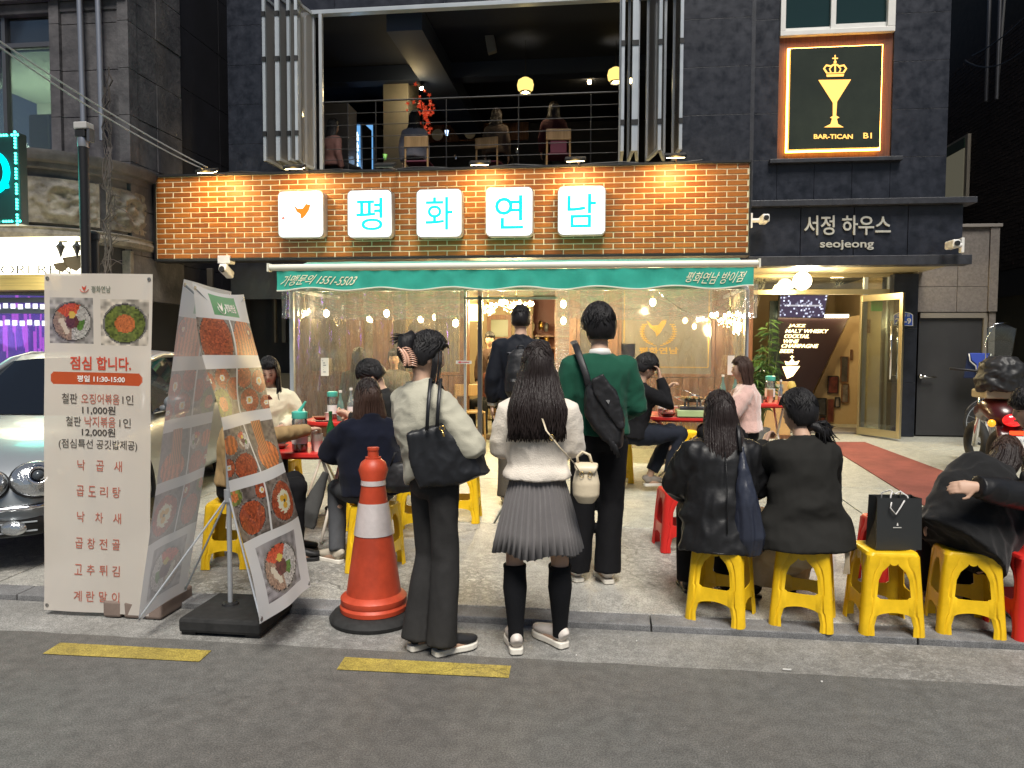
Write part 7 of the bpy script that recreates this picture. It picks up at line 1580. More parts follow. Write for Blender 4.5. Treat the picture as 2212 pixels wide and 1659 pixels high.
    def bottom(s, name, m, rad=(.094, .09, .078, .075, .072), rise=.10, folds=.006, fs=(7, 7, 3), end=1., seed=3., waist=1., inner=None, vox=None, drop=0.):
        D, k = s.D, s.k; w = (1.05 if s.male else 1.)*s.bs; mb = MB(); ax = Vector((1, 0, 0))
        P = D['pelvis']; u = (D['waist']-P).normalized(); mb.tube([P+u*rise, P+u*.03, P-Vector((0, 0, .05))*k, P-Vector((0, 0, .09))*k], [(.140*k*w*waist, .105*k*w), (.162*k*w, .12*k*w), (.160*k*w, .115*k*w), (.11*k*w, .09*k*w)], 22, side=ax)
        for q in 'LR':
            h, kn, an = D['hip'+q], D['kn'+q], D['an'+q]; e = kn.lerp(an, end)-Vector((0, 0, drop)); r = [x*k*w for x in rad]
            mb.tube([h+Vector((0, 0, .01)), h.lerp(kn, .5), kn, kn.lerp(e, .5), e], r, 18, side=ax)
            if s.sit is not None: mb.ball(kn, r[2]*1.02, 12, 8)
        o = mb.build(name, m, s.t, world=False); smooth_mesh(o, vox or s.vox*1.25, 3, folds, fs, seed); return s
    def shoes(s, m, msole=None, name='shoe', chunk=1., high=0., laces=True):
        D, k = s.D, s.k
        for q in 'LR':
            a, t_ = D['an'+q], D['to'+q]; d = Vector((t_.x-a.x, t_.y-a.y, 0)).normalized(); n_ = Vector((-d.y, d.x, 0)); g = a.z-.085*k if s.sit is None else a.z-.085
            hb = Vector((a.x, a.y, g))-d*.05*k; L_ = .255*k*chunk; out = []
            prof = [(0, .022), (.04, .033), (.15, .036), (.32, .034), (.5, .037), (.68, .046), (.82, .045), (.93, .034), (1., .014)]
            for u, w_ in prof: out.append((u, w_*k*chunk))
            poly = [hb+d*u*L_+n_*w_ for u, w_ in out]+[hb+d*u*L_-n_*w_ for u, w_ in out[::-1]]
            sh = MB(); z = .028*chunk; hts = [.062, .082, .088, .082, .066, .052, .043, .036, .026]
            pts = [hb+d*u*L_+Vector((0, 0, z+h_*k*.5)) for (u, _), h_ in zip(out, hts)]
            sh.tube(pts, [(w_*.94, h_*k*.56) for (_, w_), h_ in zip(out, hts)], 14, side=n_)
            sh.tube([Vector((a.x, a.y, g+.05*k)), Vector((a.x, a.y, g+(.095+high)*k))-d*.0], [.040*k, .038*k], 14)
            o = sh.build(name, m, s.t, world=False); r = o.modifiers.new('r', 'REMESH'); r.mode = 'VOXEL'; r.voxel_size = .007; sm = o.modifiers.new('s', 'SMOOTH'); sm.iterations = 3; bake(o); o.data.polygons.foreach_set('use_smooth', [True]*len(o.data.polygons))
            so_ = MB(); so_.prism([p+Vector((0, 0, .0)) for p in poly], (0, 0, z*1.05)); so_.build('sole', msole or m, o, world=False, bevel=.006)
        return s
    # ---------------- hair
    def shell(s, m, thick=.020, bangs=.45, nape=-.55, sidez=-.25, vol=1., strands=260, top=1., name='hair', seed=2, tuft=1.):
        hc, k, HM = s.D['head'], s.k, s.HM; mb = MB(); nu, nv = 40, 26; vs = []
        def dens(x, y, z):
            hl = nape+(1.1*max(0, y))+.0
            lim = nape if y < -.25 else (sidez+(nape-sidez)*max(0, min(1, (-y-.0)/.25)) if y < .35 else bangs)
            if .1 < y < .45: t = (y-.1)/.35; lim = sidez*(1-t)+bangs*t
            return max(0., min(1., (z-lim)/.12))
        for i in range(nv+1):
            t = math.pi*i/nv-math.pi/2; z = math.sin(t); rr_ = math.cos(t)
            for j in range(nu):
                a = 2*math.pi*j/nu; x, y = rr_*math.cos(a), rr_*math.sin(a); f = dens(x, y, z)
                kz = 1-.30*max(0, -z)**1.6; ky = 1-(.42*max(0, -z)**1.3 if y < 0 else 0)
                g = (.93 if f == 0 else 1.0)+f*(thick/.085)*(1+.25*max(0, z)*top)*vol
                g += f*.03*noise.noise(Vector((x*3, y*3, z*3+seed)))
                vs.append(hc+HM @ (Vector((x*.074*kz*g, y*.094*ky*g, z*.116*g))*k))
        mb.add(vs, [(i*nu+j, i*nu+(j+1) % nu, (i+1)*nu+(j+1) % nu, (i+1)*nu+j) for i in range(nv) for j in range(nu)])
        rr = random.Random(seed*7+1)
        for _ in range(strands):
            ph = rr.uniform(0, 2*math.pi); cx_, sx_ = math.cos(ph), math.sin(ph); th0 = rr.uniform(.02, .9); ln = rr.uniform(.35, .7)*tuft; pts = []
            for q in range(6):
                th = th0+ln*q/5; ph2 = ph+.15*math.sin(q+ph*3); x, y, z = math.sin(th)*math.cos(ph2), math.sin(th)*math.sin(ph2), math.cos(th)
                if dens(x, y, z) <= 0: break
                g = 1+(thick/.085)*vol*(1+.25*max(0, z)*top)+.03+.02*math.sin(q*1.3+ph)+(.03 if q == 5 else 0)
                kz = 1-.30*max(0, -z)**1.6; ky = 1-(.42*max(0, -z)**1.3 if y < 0 else 0)
                pts.append(hc+HM @ (Vector((x*.074*kz*g, y*.094*ky*g, z*.116*g))*k))
            if len(pts) > 2: n_ = len(pts); mb.tube(pts, [(.0055*(1-(i/(n_-1))**2*.85), .0025) for i in range(n_)], 5, side=(cx_*-1, sx_, 0))
        s.hair = mb.build(name, m, s.t, world=False, smooth=True); return s
    def long(s, m, L=.42, wb=.14, db=.05, back=.05, n=230, face=100, wave=.010, seed=3, ends=.10, wt=.088, front=0., curl=.0, clump=.0, dirn=(0, 0)):
        hc, k, HM = s.D['head'], s.k, s.HM; F_ = HM @ Vector((0, 1, 0)); F_.z = 0; F_.normalize(); R_ = Vector((F_.y, -F_.x, 0)); mb = MB()
        def cen(t): e = min(1, t*1.6); return hc-F_*(.012+back*(e*e*(3-2*e)))*k+Vector((dirn[0]*t, dirn[1]*t, .01-L*t))
        def rad(t): e = min(1, t*1.7); return (wt+(wb-wt)*e)*k, (.102+(db-.102)*min(1, t*1.8))*k
        ts = np.linspace(0, .97, 11); pts = [cen(t) for t in ts]; rr_ = [(rad(t)[0]*.93*(1 if t < .8 else 1-.5*(t-.8)/.2), rad(t)[1]*.93) for t in ts]
        core = MB(); vs = []
        for p, (a, b_) in zip(pts, rr_):
            for j in range(15): ph = math.radians(-face+2*face*j/14); vs.append(p+R_*a*math.sin(ph)-F_*b_*math.cos(ph))
        mb.add(vs, [(i*15+j, (i+1)*15+j, (i+1)*15+j+1, i*15+j+1) for i in range(10) for j in range(14)])
        rr = random.Random(seed)
        for q in range(n):
            ph = math.radians(rr.uniform(-face, face)); P = []; jit = rr.uniform(.97, 1.05); jl = 1.04-.45*rr.random()**2; l_ = L*rr.uniform(1-ends, 1.02); w1, w2 = rr.uniform(0, 6.28), rr.uniform(0, 6.28); wv = wave*rr.uniform(.4, 1.4)
            for i in range(4):
                th = math.radians(12+26*i); g = 1+.022/.085
                P.append(hc+HM @ Vector((math.sin(th)*math.sin(ph)*.074*g*k*jit, -math.sin(th)*math.cos(ph)*.094*g*k*jit, math.cos(th)*.116*g*k)))
            for i in range(1, 12):
                t = (i/11)*l_/L; c = cen(t); a, b_ = rad(t); u = jit+(jl-jit)*min(1, i/7); dsp = wv*math.sin(w1+i*.75)*i/11; cl = curl*max(0, i/11-.6)
                P.append(c+R_*(a*u*math.sin(ph)*(1-cl)+dsp)-F_*(b_*u*math.cos(ph)*(1-cl*.5)+.5*wv*math.cos(w2+i*.6)*i/11))
            m_ = len(P); mb.tube(P, [(.0062*(1-.85*max(0, (i-9)/(m_-10))), .0026) for i in range(m_)], 5, side=R_*math.cos(ph)+F_*math.sin(ph))
        mb.build('long_hair', m, s.t, world=False, smooth=True); return s
def tube_path(parent, name, pts, r, m, side=None, n=10, flat=None):
    return MB().tube(pts, [(r, flat)]*len(pts) if flat else r, n, side=side).build(name, m, parent, world=False, smooth=True)
M_den = cloth('charcoal_denim', (.030, .029, .029), .8, 200, .15, 0, .25, 5)
M_sage = cloth('sage_knit', (.46, .44, .35), .9, 220, .25, .1, .06); M_ivory = cloth('ivory_knit', (.74, .67, .58), .95, 160, .3, .2, .06, 5)
M_green = cloth('green_sweat', (.011, .075, .045), .9, 220, .15, .05, .1); M_blk = cloth('black_cloth', (.0065, .0065, .008), .85, 180, .12, 0, .2); M_navy = cloth('navy_wool', (.004, .0055, .014), .95, 180, .2, .05, .2)
M_lea = mat('black_leather', (.010, .010, .011), .46, spec=.4, bump=.2, bscale=14, var=.2, vscale=8); M_blz = cloth('charcoal_blazer', (.015, .0145, .013), .85, 240, .1, .0, .1)
M_sock = cloth('black_sock', (.0065, .007, .009), .9, 200, .2); M_wsh = mat('white_shoe', (.66, .60, .55), .55, var=.12, vscale=14, bump=.15, bscale=40); M_wsole = mat('white_sole', (.72, .68, .60), .6)
# ------------------------------------------------ woman with the tote
wa = aZ(928, 1406, 0)
A = Person('woman in a sage sweater and charcoal jeans, hair clipped up, carrying a black tote', (wa.x+.02, wa.y+.02, 0), -42, 1.635, lean=.05, head_yaw=math.radians(-18), head_pitch=.22,
    shift=(-.062, -.056, 0), J=dict(elL=(-.24, .0, 1.10), wrL=(-.06, .16, 1.03), elR=(.235, .06, 1.08), wrR=(.05, .22, 1.04), hipL=(-.08, 0, .90), knL=(-.075, .02, .49), anL=(-.06, -.07, .085), toL=(-.05, .10, .03), hipR=(.08, 0, .9), knR=(.075, .02, .49), anR=(.08, -.01, .085), toR=(.10, .15, .03)))
A.body(); A.top('sweater', M_sage, hem=.035, bulk=1.16, sleeve=(.078, .082, .076, .052), folds=.010, fs=(6, 6, 7), hemw=1.0, collar=.035, chestd=1.05)
A.bottom('jeans', M_den, (.086, .080, .075, .080, .086), folds=.007, fs=(6, 6, 2.5), rise=.12, drop=.03)
A.shoes(mat('black_canvas', (.012, .012, .014), .8), M_wsole, chunk=1.05)
A.shell(M_hairb, .020, .50, -.45, -.12, strands=240, seed=5)
hc = A.D['head']; mb = MB(); rr = random.Random(3)
Bk = A.HM @ Vector((0, -1, 0)); Rt = A.HM @ Vector((1, 0, 0)); Up = A.HM @ Vector((0, 0, 1))
mb.tube([hc-Up*.06+Bk*.07, hc+Up*.0+Bk*.115, hc+Up*.06+Bk*.125, hc+Up*.10+Bk*.09], [(.045, .03), (.060, .045), (.055, .045), (.03, .03)], 14, side=Rt)
for q in range(150):
    a = rr.uniform(-1, 1); b0 = hc-Up*.07+Bk*.06+Rt*a*.05; P = [b0+Bk*(.05+.03*math.sin(t*2))*t+Up*(.16*t)+Rt*(-a*.02*t+.006*math.sin(t*5+q)) for t in np.linspace(0, 1, 7)]
    P = [p+Bk*.012*rr.uniform(.2, 1.6) for p in P]
    mb.tube(P, [(.006, .003)]*6+[(.001, .001)], 5, side=Rt)
for q in range(34):                                           # loose ends over the clip
    b0 = hc+Up*.05+Bk*.12+Rt*rr.uniform(-.04, .03); d = Bk*rr.uniform(.03, .085)-Rt*rr.uniform(.0, .06)+Up*rr.uniform(-.03, .04); mb.tube([b0, b0+d*.5+Up*.02, b0+d], [.004, .0028, .0008], 5)
for q in range(16):                                           # strands before the ear
    b0 = hc+Rt*.074+Up*.05+Bk*rr.uniform(-.05, .0); mb.tube([b0, b0+Rt*.012-Up*.07-Bk*.01, b0+Rt*.010-Up*.16-Bk*.02, b0-Up*rr.uniform(.2, .26)-Bk*.01], [.003, .003, .002, .001], 5)
mb.build('hair_twist', M_hairb, A.t, world=False, smooth=True)
cl = thing('hair_clip', 'peach claw clip holding up the tote woman hair', 'hair clip', (0, 0, 0)); Mw = Matrix.Translation(A.t.location) @ Matrix.Rotation(math.radians(-42), 4, 'Z')
M_clip = mat('peach_resin', (.72, .42, .30), .25, coat=.4)
def Wd(p): return Mw @ p
cy_ = (Mw @ hc).y-.105
for sg in (-1, 1):
    mb = MB(); base = [aY(866+sg*3+13*t+5*math.sin(t*3.1), 752+38*t, cy_-.02) for t in np.linspace(0, 1, 9)]
    mb.tube(base, [.003, .006, .008, .009, .009, .009, .008, .006, .003], 8)
    for k in range(9):
        p = base[k]; mb.tube([p, p+Vector((.012*sg+.008, -.006, .004)), p+Vector((.024*sg+.012, -.002, .0)), p+Vector((.030*sg+.014, .014, -.004))], [.0036, .0034, .003, .0015], 6)
    mb.build('jaw', M_clip, cl, smooth=True)
# tote bag
tb_ = thing('tote_bag', 'large black nylon tote bag hanging from the sage sweater woman shoulder', 'bag', (0, 0, 0))
M_tote = mat('black_nylon', (.011, .012, .015), .45, bump=.2, bscale=14, var=.2, vscale=6)
TYv = 3.50
q = [(874, 935), (948, 914), (1003, 944), (1028, 978), (1047, 1026), (985, 1049), (905, 1058), (884, 1010)]
P3_ = [aY(x, y, TYv+.10*(x-874)/170) for x, y in q]; cen_ = sum(P3_, Vector())/len(P3_); mb = MB(); nn = len(P3_)
fr_ = P3_; off_ = Vector((.03, .13, 0)); mids = [p+off_*.5 for p in P3_]; sh_ = lambda p, f: cen_+(p-cen_)*f
ringsb = [[sh_(p, .80)-off_*.15 for p in fr_], [sh_(p, .95)-off_*.08 for p in fr_], [p+off_*.15 for p in fr_], [sh_(p, 1.0)+off_*.6 for p in fr_], [sh_(p, .93)+off_*.9 for p in fr_]]
def dens_(r, n=5): return [r[i].lerp(r[(i+1) % nn], k/n) for i in range(nn) for k in range(n)]
rg2 = [dens_(r) for r in ringsb]; mm_ = len(rg2[0]); 
mb.add([p for r in rg2 for p in r]+[cen_-off_*.22, cen_+off_*.9], [(i*mm_+j, i*mm_+(j+1) % mm_, (i+1)*mm_+(j+1) % mm_, (i+1)*mm_+j) for i in range(4) for j in range(mm_)]+[(5*mm_, (j+1) % mm_, j) for j in range(mm_)]+[(5*mm_+1, 4*mm_+j, 4*mm_+(j+1) % mm_) for j in range(mm_)])
o = mb.build('bag_body', M_tote, tb_); smooth_mesh(o, .008, 3, .007, (9, 9, 5), 4)
shp = Mw @ (A.D['shR']*.62+A.D['neck']*.38+Vector((0, 0, .045)))
for (x0, y0), dx in (((922, 922), -.0), ((944, 914), .035)):
    a = aY(x0, y0+8, TYv-.02); sp = shp+Vector((dx, 0, .0)); tb2 = aY(x0+8, 818, TYv+.06)
    MB().tube([a, a.lerp(tb2, .5)+Vector((0, -.01, 0)), tb2, sp+Vector((0, .02, .02)), sp+Vector((.0, .10, -.02)), a+Vector((.02, .12, .05))], [(.009, .003)]*6, 8, side=(1, 0, 0)).build('strap', M_tote, tb_, smooth=True)
mb = MB(); p = aY(955, 925, TYv-.015); mb.tube([p+Vector((.012*math.cos(t), 0, .012*math.sin(t))) for t in np.linspace(0, 6.28, 12)[:-1]], .003, 5, closed=True); mb.tube([p-Vector((0, 0, .012)), p+Vector((.01, -.005, -.04))], .005, 6); mb.build('charm', M_brass, tb_, smooth=True)
# ------------------------------------------------ woman with the pleated skirt
fl_, fr2 = aZ(1108, 1424, 0), aZ(1195, 1402, 0); cB = (fl_+fr2)/2
B = Person('woman in an ivory sweater, grey pleated skirt and black knee socks', (cB.x+.01, cB.y+.05, 0), 4, 1.575,
    J=dict(elL=(-.195, .04, 1.06), wrL=(.04, .17, 1.0), elR=(.195, .04, 1.07), wrR=(-.04, .19, 1.02), knL=(-.115, .01, .47), knR=(.12, .01, .47), anL=(-.105, -.03, .08), anR=(.125, .06, .08), toL=(-.13, .12, .03), toR=(.02, .19, .03)))
B.body(); B.top('sweater', M_ivory, hem=.05, bulk=1.13, sleeve=(.072, .078, .075, .05), folds=.008, fs=(6, 6, 6), chestd=1.0, hemw=1.02, collar=.03, seed=5.)
D = B.D; mb = MB(); k = B.k; NP = 40; rows = []; P0 = D['pelvis']
for i, (z, rx, ry) in enumerate([(.10, .132, .105), (.04, .148, .115), (-.03, .168, .135), (-.12, .192, .155), (-.22, .216, .175), (-.325, .240, .195)]):
    r = []
    for j in range(NP*4):
        a = 2*math.pi*j/(NP*4); ph = (j % 4); amp = (.004+.012*i/5); dd_ = (0, amp, amp*.9, -amp*.1)[ph]; tw = .012*i*(1 if ph in (1, 2) else .2); zz = z+(.012*math.sin(a*5+1)+.006*math.sin(a*NP))*(i/5)
        wv = 1+.035*math.sin(a*7+2)*(i/5); r.append(P0+Vector(((rx*wv+dd_)*math.cos(a+tw)*k, (ry*wv+dd_)*math.sin(a+tw)*k, zz)))
    rows.append(r)
m_ = NP*4; mb.add([p for r in rows for p in r], [(i*m_+(j+1) % m_, i*m_+j, (i+1)*m_+j, (i+1)*m_+(j+1) % m_) for i in range(5) for j in range(m_)])
o = mb.build('pleated_skirt', cloth('grey_wool', (.15, .14, .14), .9, 260, .12, .25, .08), B.t, world=False, smooth='auto'); sm = o.modifiers.new('s', 'SOLIDIFY'); sm.thickness = .003
for q in 'LR':
    kn, an = D['kn'+q], D['an'+q]; t0 = kn.lerp(an, .05); mb = MB(); mb.tube([t0, kn.lerp(an, .15), kn.lerp(an, .35)-Vector((0, .014, 0)), kn.lerp(an, .65), kn.lerp(an, .9), an-Vector((0, 0, .02))], [.0585, .0585, .0625, .050, .040, .040], 20); mb.tube([t0+Vector((0, 0, .0)), t0-Vector((0, 0, .014))], .0605, 20); mb.build('knee_sock', M_sock, B.t, world=False, smooth='auto')
B.shoes(M_wsh, M_wsole, chunk=1.12); B.shell(M_hairdk, .022, .4, -.6, -.3, strands=120, seed=6); B.long(M_hairdk, L=.365, wb=.150, db=.06, back=.115, n=560, wave=.014, seed=8, ends=.13, wt=.100, curl=.15)
bb = thing('shoulder_bag', 'small cream leather shoulder bag hanging at the pleated skirt woman hip', 'bag', (0, 0, 0)); M_crm = mat('cream_leather', (.66, .56, .40), .4, bump=.08, bscale=60)
q0 = aY(1266, 1043, 3.66); mb = MB()
mb.tube([q0+Vector((.0, 0, .085)), q0+Vector((0, 0, .06)), q0, q0-Vector((0, 0, .06)), q0-Vector((0, 0, .10))], [(.040, .03), (.055, .045), (.068, .055), (.066, .052), (.04, .03)], 20, side=(1, 0, -.12)); o = mb.build('bag_body', M_crm, bb); smooth_mesh(o, .006, 3)
mb = MB(); mb.tube([q0+Vector((.0, -.045, .055)), q0+Vector((0, -.035, .085)), q0+Vector((0, .0, .098)), q0+Vector((0, .035, .085))], [(.045, .006), (.058, .006), (.058, .006), (.045, .006)], 12, side=(1, 0, 0)); mb.build('flap', M_crm, bb, smooth=True)
MB().tube([q0+Vector((-.04, 0, .09)), q0+Vector((-.045, 0, .13)), q0+Vector((-.02, 0, .155)), q0+Vector((.015, 0, .14)), q0+Vector((.03, 0, .095))], .007, 8).build('top_handle', M_crm, bb, smooth=True)
sp = [aY(1180, 930, 3.55), aY(1210, 968, 3.54), aY(1240, 1000, 3.57), aY(1252, 1020, 3.62)]; MB().tube([aY(1172, 905, 3.62)]+sp, [(.0075, .002)]*5, 8, side=(.7, 0, -.7)).build('strap', M_crm, bb, smooth=True)
for p in (aY(1192, 945, 3.535), q0+Vector((-.02, -.055, .05)), q0+Vector((.02, -.055, .05))): MB().tube([p+Vector((.010*math.cos(t), 0, .014*math.sin(t))) for t in np.linspace(0, 6.28, 11)[:-1]], .0018, 5, closed=True).build('buckle', M_brass, bb, smooth=True)
# ------------------------------------------------ man in green
cC = aG(1281, 1256)
C_ = Person('man in a green sweatshirt and black trousers with a big black shoulder bag', (cC.x+.03, cC.y, gz(cC.y)), 14, 1.77, male=True, head_yaw=math.radians(18), lean=.03,
    J=dict(elL=(-.225, .03, 1.16), wrL=(-.12, .24, 1.10), elR=(.25, .0, 1.15), wrR=(.14, .22, 1.06), knL=(-.10, .02, .53), anL=(-.13, .04, .09), toL=(-.16, .19, .03), knR=(.09, .02, .53), anR=(.06, -.02, .09), toR=(.05, .14, .03)))
C_.body(); C_.top('sweatshirt', M_green, hem=.0, bulk=1.04, sleeve=(.078, .080, .074, .054), folds=.010, fs=(5, 5, 5), shoulder=1.03, seed=9., collar=.0)
MB().tube([C_.D['neck']-Vector((0, .003, .012)), C_.D['neck']+Vector((0, .004, .032))], [.078, .066], 22).build('shirt_collar', M_white, C_.t, world=False, smooth=True)
C_.bottom('trousers', M_blk, (.095, .088, .078, .078, .080), folds=.006, rise=.12, drop=.02); C_.shoes(M_wsh, M_wsole, chunk=1.05); C_.shell(M_hairb, .030, .25, -.50, -.18, vol=1.1, strands=420, seed=11, top=1.2)
hc = C_.D['head']; MB().tube([hc+C_.HM @ Vector((-.078, .02, .012)), hc+C_.HM @ Vector((-.080, .085, .014)), hc+C_.HM @ Vector((-.055, .105, .012))], .0022, 6).build('glasses', M_alu, C_.t, world=False, smooth=True)
bg = thing('shoulder_backpack', 'black nylon flap bag slung across the green sweatshirt man back', 'bag', (0, 0, 0)); M_ny = mat('black_nylon2', (.013, .013, .015), .5, bump=.3, bscale=16, var=.25, vscale=7)
Yg = cC.y-.20
q = [(1262, 838), (1290, 812), (1330, 840), (1350, 905), (1345, 968), (1325, 972), (1285, 935), (1262, 895)]
fr_ = [aY(x, y, Yg) for x, y in q]; cen_ = sum(fr_, Vector())/8; nn = 8; off_ = Vector((0, .13, 0)); ringsb = [[sh_(p, .78)-off_*.45 for p in fr_], [sh_(p, .94)-off_*.30 for p in fr_], [p for p in fr_], [sh_(p, .97)+off_*.6 for p in fr_]]
rg2 = [dens_(r) for r in ringsb]; mm_ = len(rg2[0]); mb = MB()
mb.add([p for r in rg2 for p in r]+[cen_-off_*.5, cen_+off_*.6], [(i*mm_+j, i*mm_+(j+1) % mm_, (i+1)*mm_+(j+1) % mm_, (i+1)*mm_+j) for i in range(3) for j in range(mm_)]+[(4*mm_, (j+1) % mm_, j) for j in range(mm_)]+[(4*mm_+1, 3*mm_+j, 3*mm_+(j+1) % mm_) for j in range(mm_)])
o = mb.build('bag_body', M_ny, bg); smooth_mesh(o, .009, 3, .008, (8, 8, 6), 2)
fq = [(1277, 820), (1302, 808), (1338, 858), (1350, 925), (1335, 928), (1302, 880), (1282, 850)]; mb = MB(); mb.prism([aY(x, y, Yg-.075) for x, y in fq], (0, .03, 0)); o = mb.build('flap', M_ny, bg); smooth_mesh(o, .008, 3, .004, (9, 9, 9), 7)
p = aY(1313, 868, Yg-.082); mb = MB(); mb.prism([p+Vector((x*.012, 0, z*.012)) for x, z in ((-1, .7), (0, 1.1), (1.1, .8), (.4, -1.2), (-.2, -.3))], (0, -.003, 0)); mb.build('badge', M_chrome, bg)
pts = [aY(1243, 745, Yg+.16), aY(1252, 770, Yg+.06), aY(1266, 810, Yg+.03), aY(1275, 850, Yg+.01)]; MB().tube([aY(1238, 737, Yg+.26)]+pts, [(.022, .004)]*5, 8, side=(1, 0, .3)).build('strap', M_ny, bg, smooth=True)
for k in range(3): a = aY(1300+k*6, 930+k*8, Yg-.05); MB().tube([a, a+Vector((.05, -.01, -.05)), a+Vector((.07, -.01, -.12))], [(.012, .003)]*3, 8, side=(1, 0, .3)).build('strap_tail', M_ny, bg, smooth=True)
# ------------------------------------------------ man with the backpack walking in
pD = aY(1124, 900, 6.9)
Dm = Person('man in a dark jacket with a black backpack entering the tent doorway', (pD.x, 6.9, gz(6.9)+.02), 6, 1.84, male=True, J=dict(elL=(-.255, -.02, 1.18), wrL=(-.265, .03, .93), elR=(.27, .05, 1.18), wrR=(.2, .2, 1.05)), vox=.011)
Dm.palmL = Vector((1, 0, 0)); Dm.body(); Dm.top('jacket', cloth('blue_black_jacket', (.007, .009, .015), .7, 120, .1), hem=-.03, bulk=1.10, sleeve=(.08, .08, .076, .06), folds=.010, fs=(5, 5, 5), collar=.04, seed=12., sl=.92)
Dm.bottom('trousers', cloth('khaki_dark', (.08, .07, .055), .8), (.105, .1, .09, .09, .09), drop=.03); Dm.shoes(M_blackp, M_wsole); Dm.shell(M_hairb, .014, .45, -.42, -.05, strands=220, seed=13, tuft=.7)
MB().tube([Dm.D['wrL'].lerp(Dm.D['elL'], .12), Dm.D['wrL']+Vector((0, 0, -.01))], [.048, .046], 14).build('shirt_cuff', M_white, Dm.t, world=False, smooth=True)
bp2 = thing('backpack', 'black backpack with silver edged straps on the man in the doorway', 'bag', Dm.t.location, math.radians(6)); zc = 1.19
mb = MB(); mb.tube([(0, -.20, zc+.25), (0, -.22, zc+.20), (0, -.24, zc+.05), (0, -.25, zc-.12), (0, -.22, zc-.2)], [(.07, .05), (.115, .075), (.14, .09), (.145, .095), (.10, .06)], 22, side=(1, 0, 0)); o = mb.build('pack_body', M_ny, bp2, world=False); smooth_mesh(o, .011, 2, .004, (7, 7, 7), 4)
MB().box(-.10, .10, -.36, -.30, zc-.14, zc+.0).build('front_pocket', M_ny, bp2, world=False, bevel=.03)
for sg in (-1, 1): MB().tube([(sg*.06, -.17, zc+.22), (sg*.12, -.12, zc+.235), (sg*.14, -.05, zc+.24), (sg*.14, .08, zc+.18), (sg*.13, .13, zc+.02)], [(.020, .004)]*5, 8, side=(1, 0, .2)).build('strap', mat('silver_piping', (.10, .10, .11), .35), bp2, world=False, smooth=True)
MB().tube([(-.03, -.2, zc+.24), (-.025, -.2, zc+.29), (.025, -.2, zc+.29), (.03, -.2, zc+.24)], .009, 8).build('top_loop', M_ny, bp2, world=False, smooth=True)
# ------------------------------------------------ seated on the kerb: leather jacket, blazer
E_ = Person('woman in a black leather jacket sitting on the leftmost yellow stool, long dark hair', (SA[0]-.01, SA[1]+.00, .03), 3, 1.62, sit=.455, lean=.10, head_yaw=math.radians(12), head_pitch=.05,
    J=dict(elL=(-.24, .10, .74), wrL=(-.13, .30, .66), elR=(.24, .10, .74), wrR=(.12, .30, .66)), bs=1.04)
E_.body(); E_.top('leather_jacket', M_lea, hem=-.15, bulk=1.16, ww=1.22, sleeve=(.084, .09, .082, .06), folds=.013, fs=(7, 7, 4), hemw=1.26, it=2, collar=.055, neckr=.075, seed=21.)
E_.bottom('trousers', M_blk); E_.shoes(M_blackp, mat('dark_sole', (.03, .03, .03), .6)); E_.shell(M_hairdk, .022, .4, -.6, -.3, strands=120, seed=15); E_.long(M_hairdk, L=.42, wb=.135, db=.060, back=.10, n=460, wave=.010, seed=18, ends=.15, wt=.098)
mb = MB(); D = E_.D
for x in (-.0, ): mb.tube([D['neck']+Vector((x, -.115, -.05)), D['chest']+Vector((x, -.168, 0)), D['waist']+Vector((x, -.172, 0)), D['pelvis']+Vector((x, -.178, -.02))], [(.0035, .0035)]*4, 5)
mb.build('back_seam', M_lea, E_.t, world=False, smooth=True)
nb2 = thing('drawstring_bag', 'dark blue slouchy bag hanging between the leather jacket and the blazer', 'bag', (0, 0, 0)); p = aY(1612, 1120, 4.24)
mb = MB(); mb.tube([aY(1602, 965, 4.28), aY(1606, 1010, 4.25), aY(1612, 1090, 4.22), aY(1618, 1160, 4.22), aY(1616, 1196, 4.24)], [(.012, .012), (.03, .025), (.068, .05), (.088, .06), (.075, .05)], 22, side=(1, 0, 0)); o = mb.build('bag_body', mat('navy_nylon', (.022, .026, .042), .38, bump=.15, bscale=20), nb2); smooth_mesh(o, .008, 2, .010, (14, 14, 1.5), 3)
MB().tube([aY(1600, 975, 4.26), aY(1596, 930, 4.30), aY(1592, 912, 4.38)], [(.010, .003)]*3, 8, side=(1, 0, 0)).build('strap', M_ny, nb2, smooth=True)
F2 = Person('woman in a charcoal blazer sitting on a yellow stool, dark hair in a low ponytail', (SB[0]+.0, SB[1]+.0, .03), 12, 1.66, sit=.455, lean=.12, head_yaw=math.radians(30), head_pitch=.08,
    J=dict(elL=(-.20, .22, .82), wrL=(-.10, .33, .97), elR=(.215, .14, .74), wrR=(.10, .34, .68)), bs=1.02)
F2.palmL = Vector((1, .2, 0)); F2.curlL = 1.1; F2.body(face=True); F2.top('blazer', M_blz, hem=-.12, bulk=1.10, ww=1.30, sleeve=(.078, .08, .074, .056), folds=.009, fs=(5, 5, 3.5), hemw=1.50, it=3, collar=.03, seed=23., shoulder=1.05)
M_lskirt = cloth('cream_skirt', (.48, .40, .28), .9, 120)
mb = MB(); D = F2.D; P0 = D['pelvis']; mb.tube([P0+Vector((0, -.02, -.01)), P0+Vector((0, .06, -.10)), P0+Vector((-.02, .25, -.20)), P0+Vector((-.03, .33, -.40))], [(.19, .13), (.18, .16), (.20, .15), (.23, .10)], 24, side=(1, 0, 0)); o = mb.build('long_skirt', M_lskirt, F2.t, world=False); smooth_mesh(o, .012, 3, .01, (10, 10, 2), 5)
for k in range(6): MB().tube([P0+Vector((.17+k*.006, -.12, -.075)), P0+Vector((.178+k*.004, -.125, -.16)), P0+Vector((.17+k*.007, -.12, -.24))], .0028, 5).build('belt_fringe', M_lskirt, F2.t, world=False)
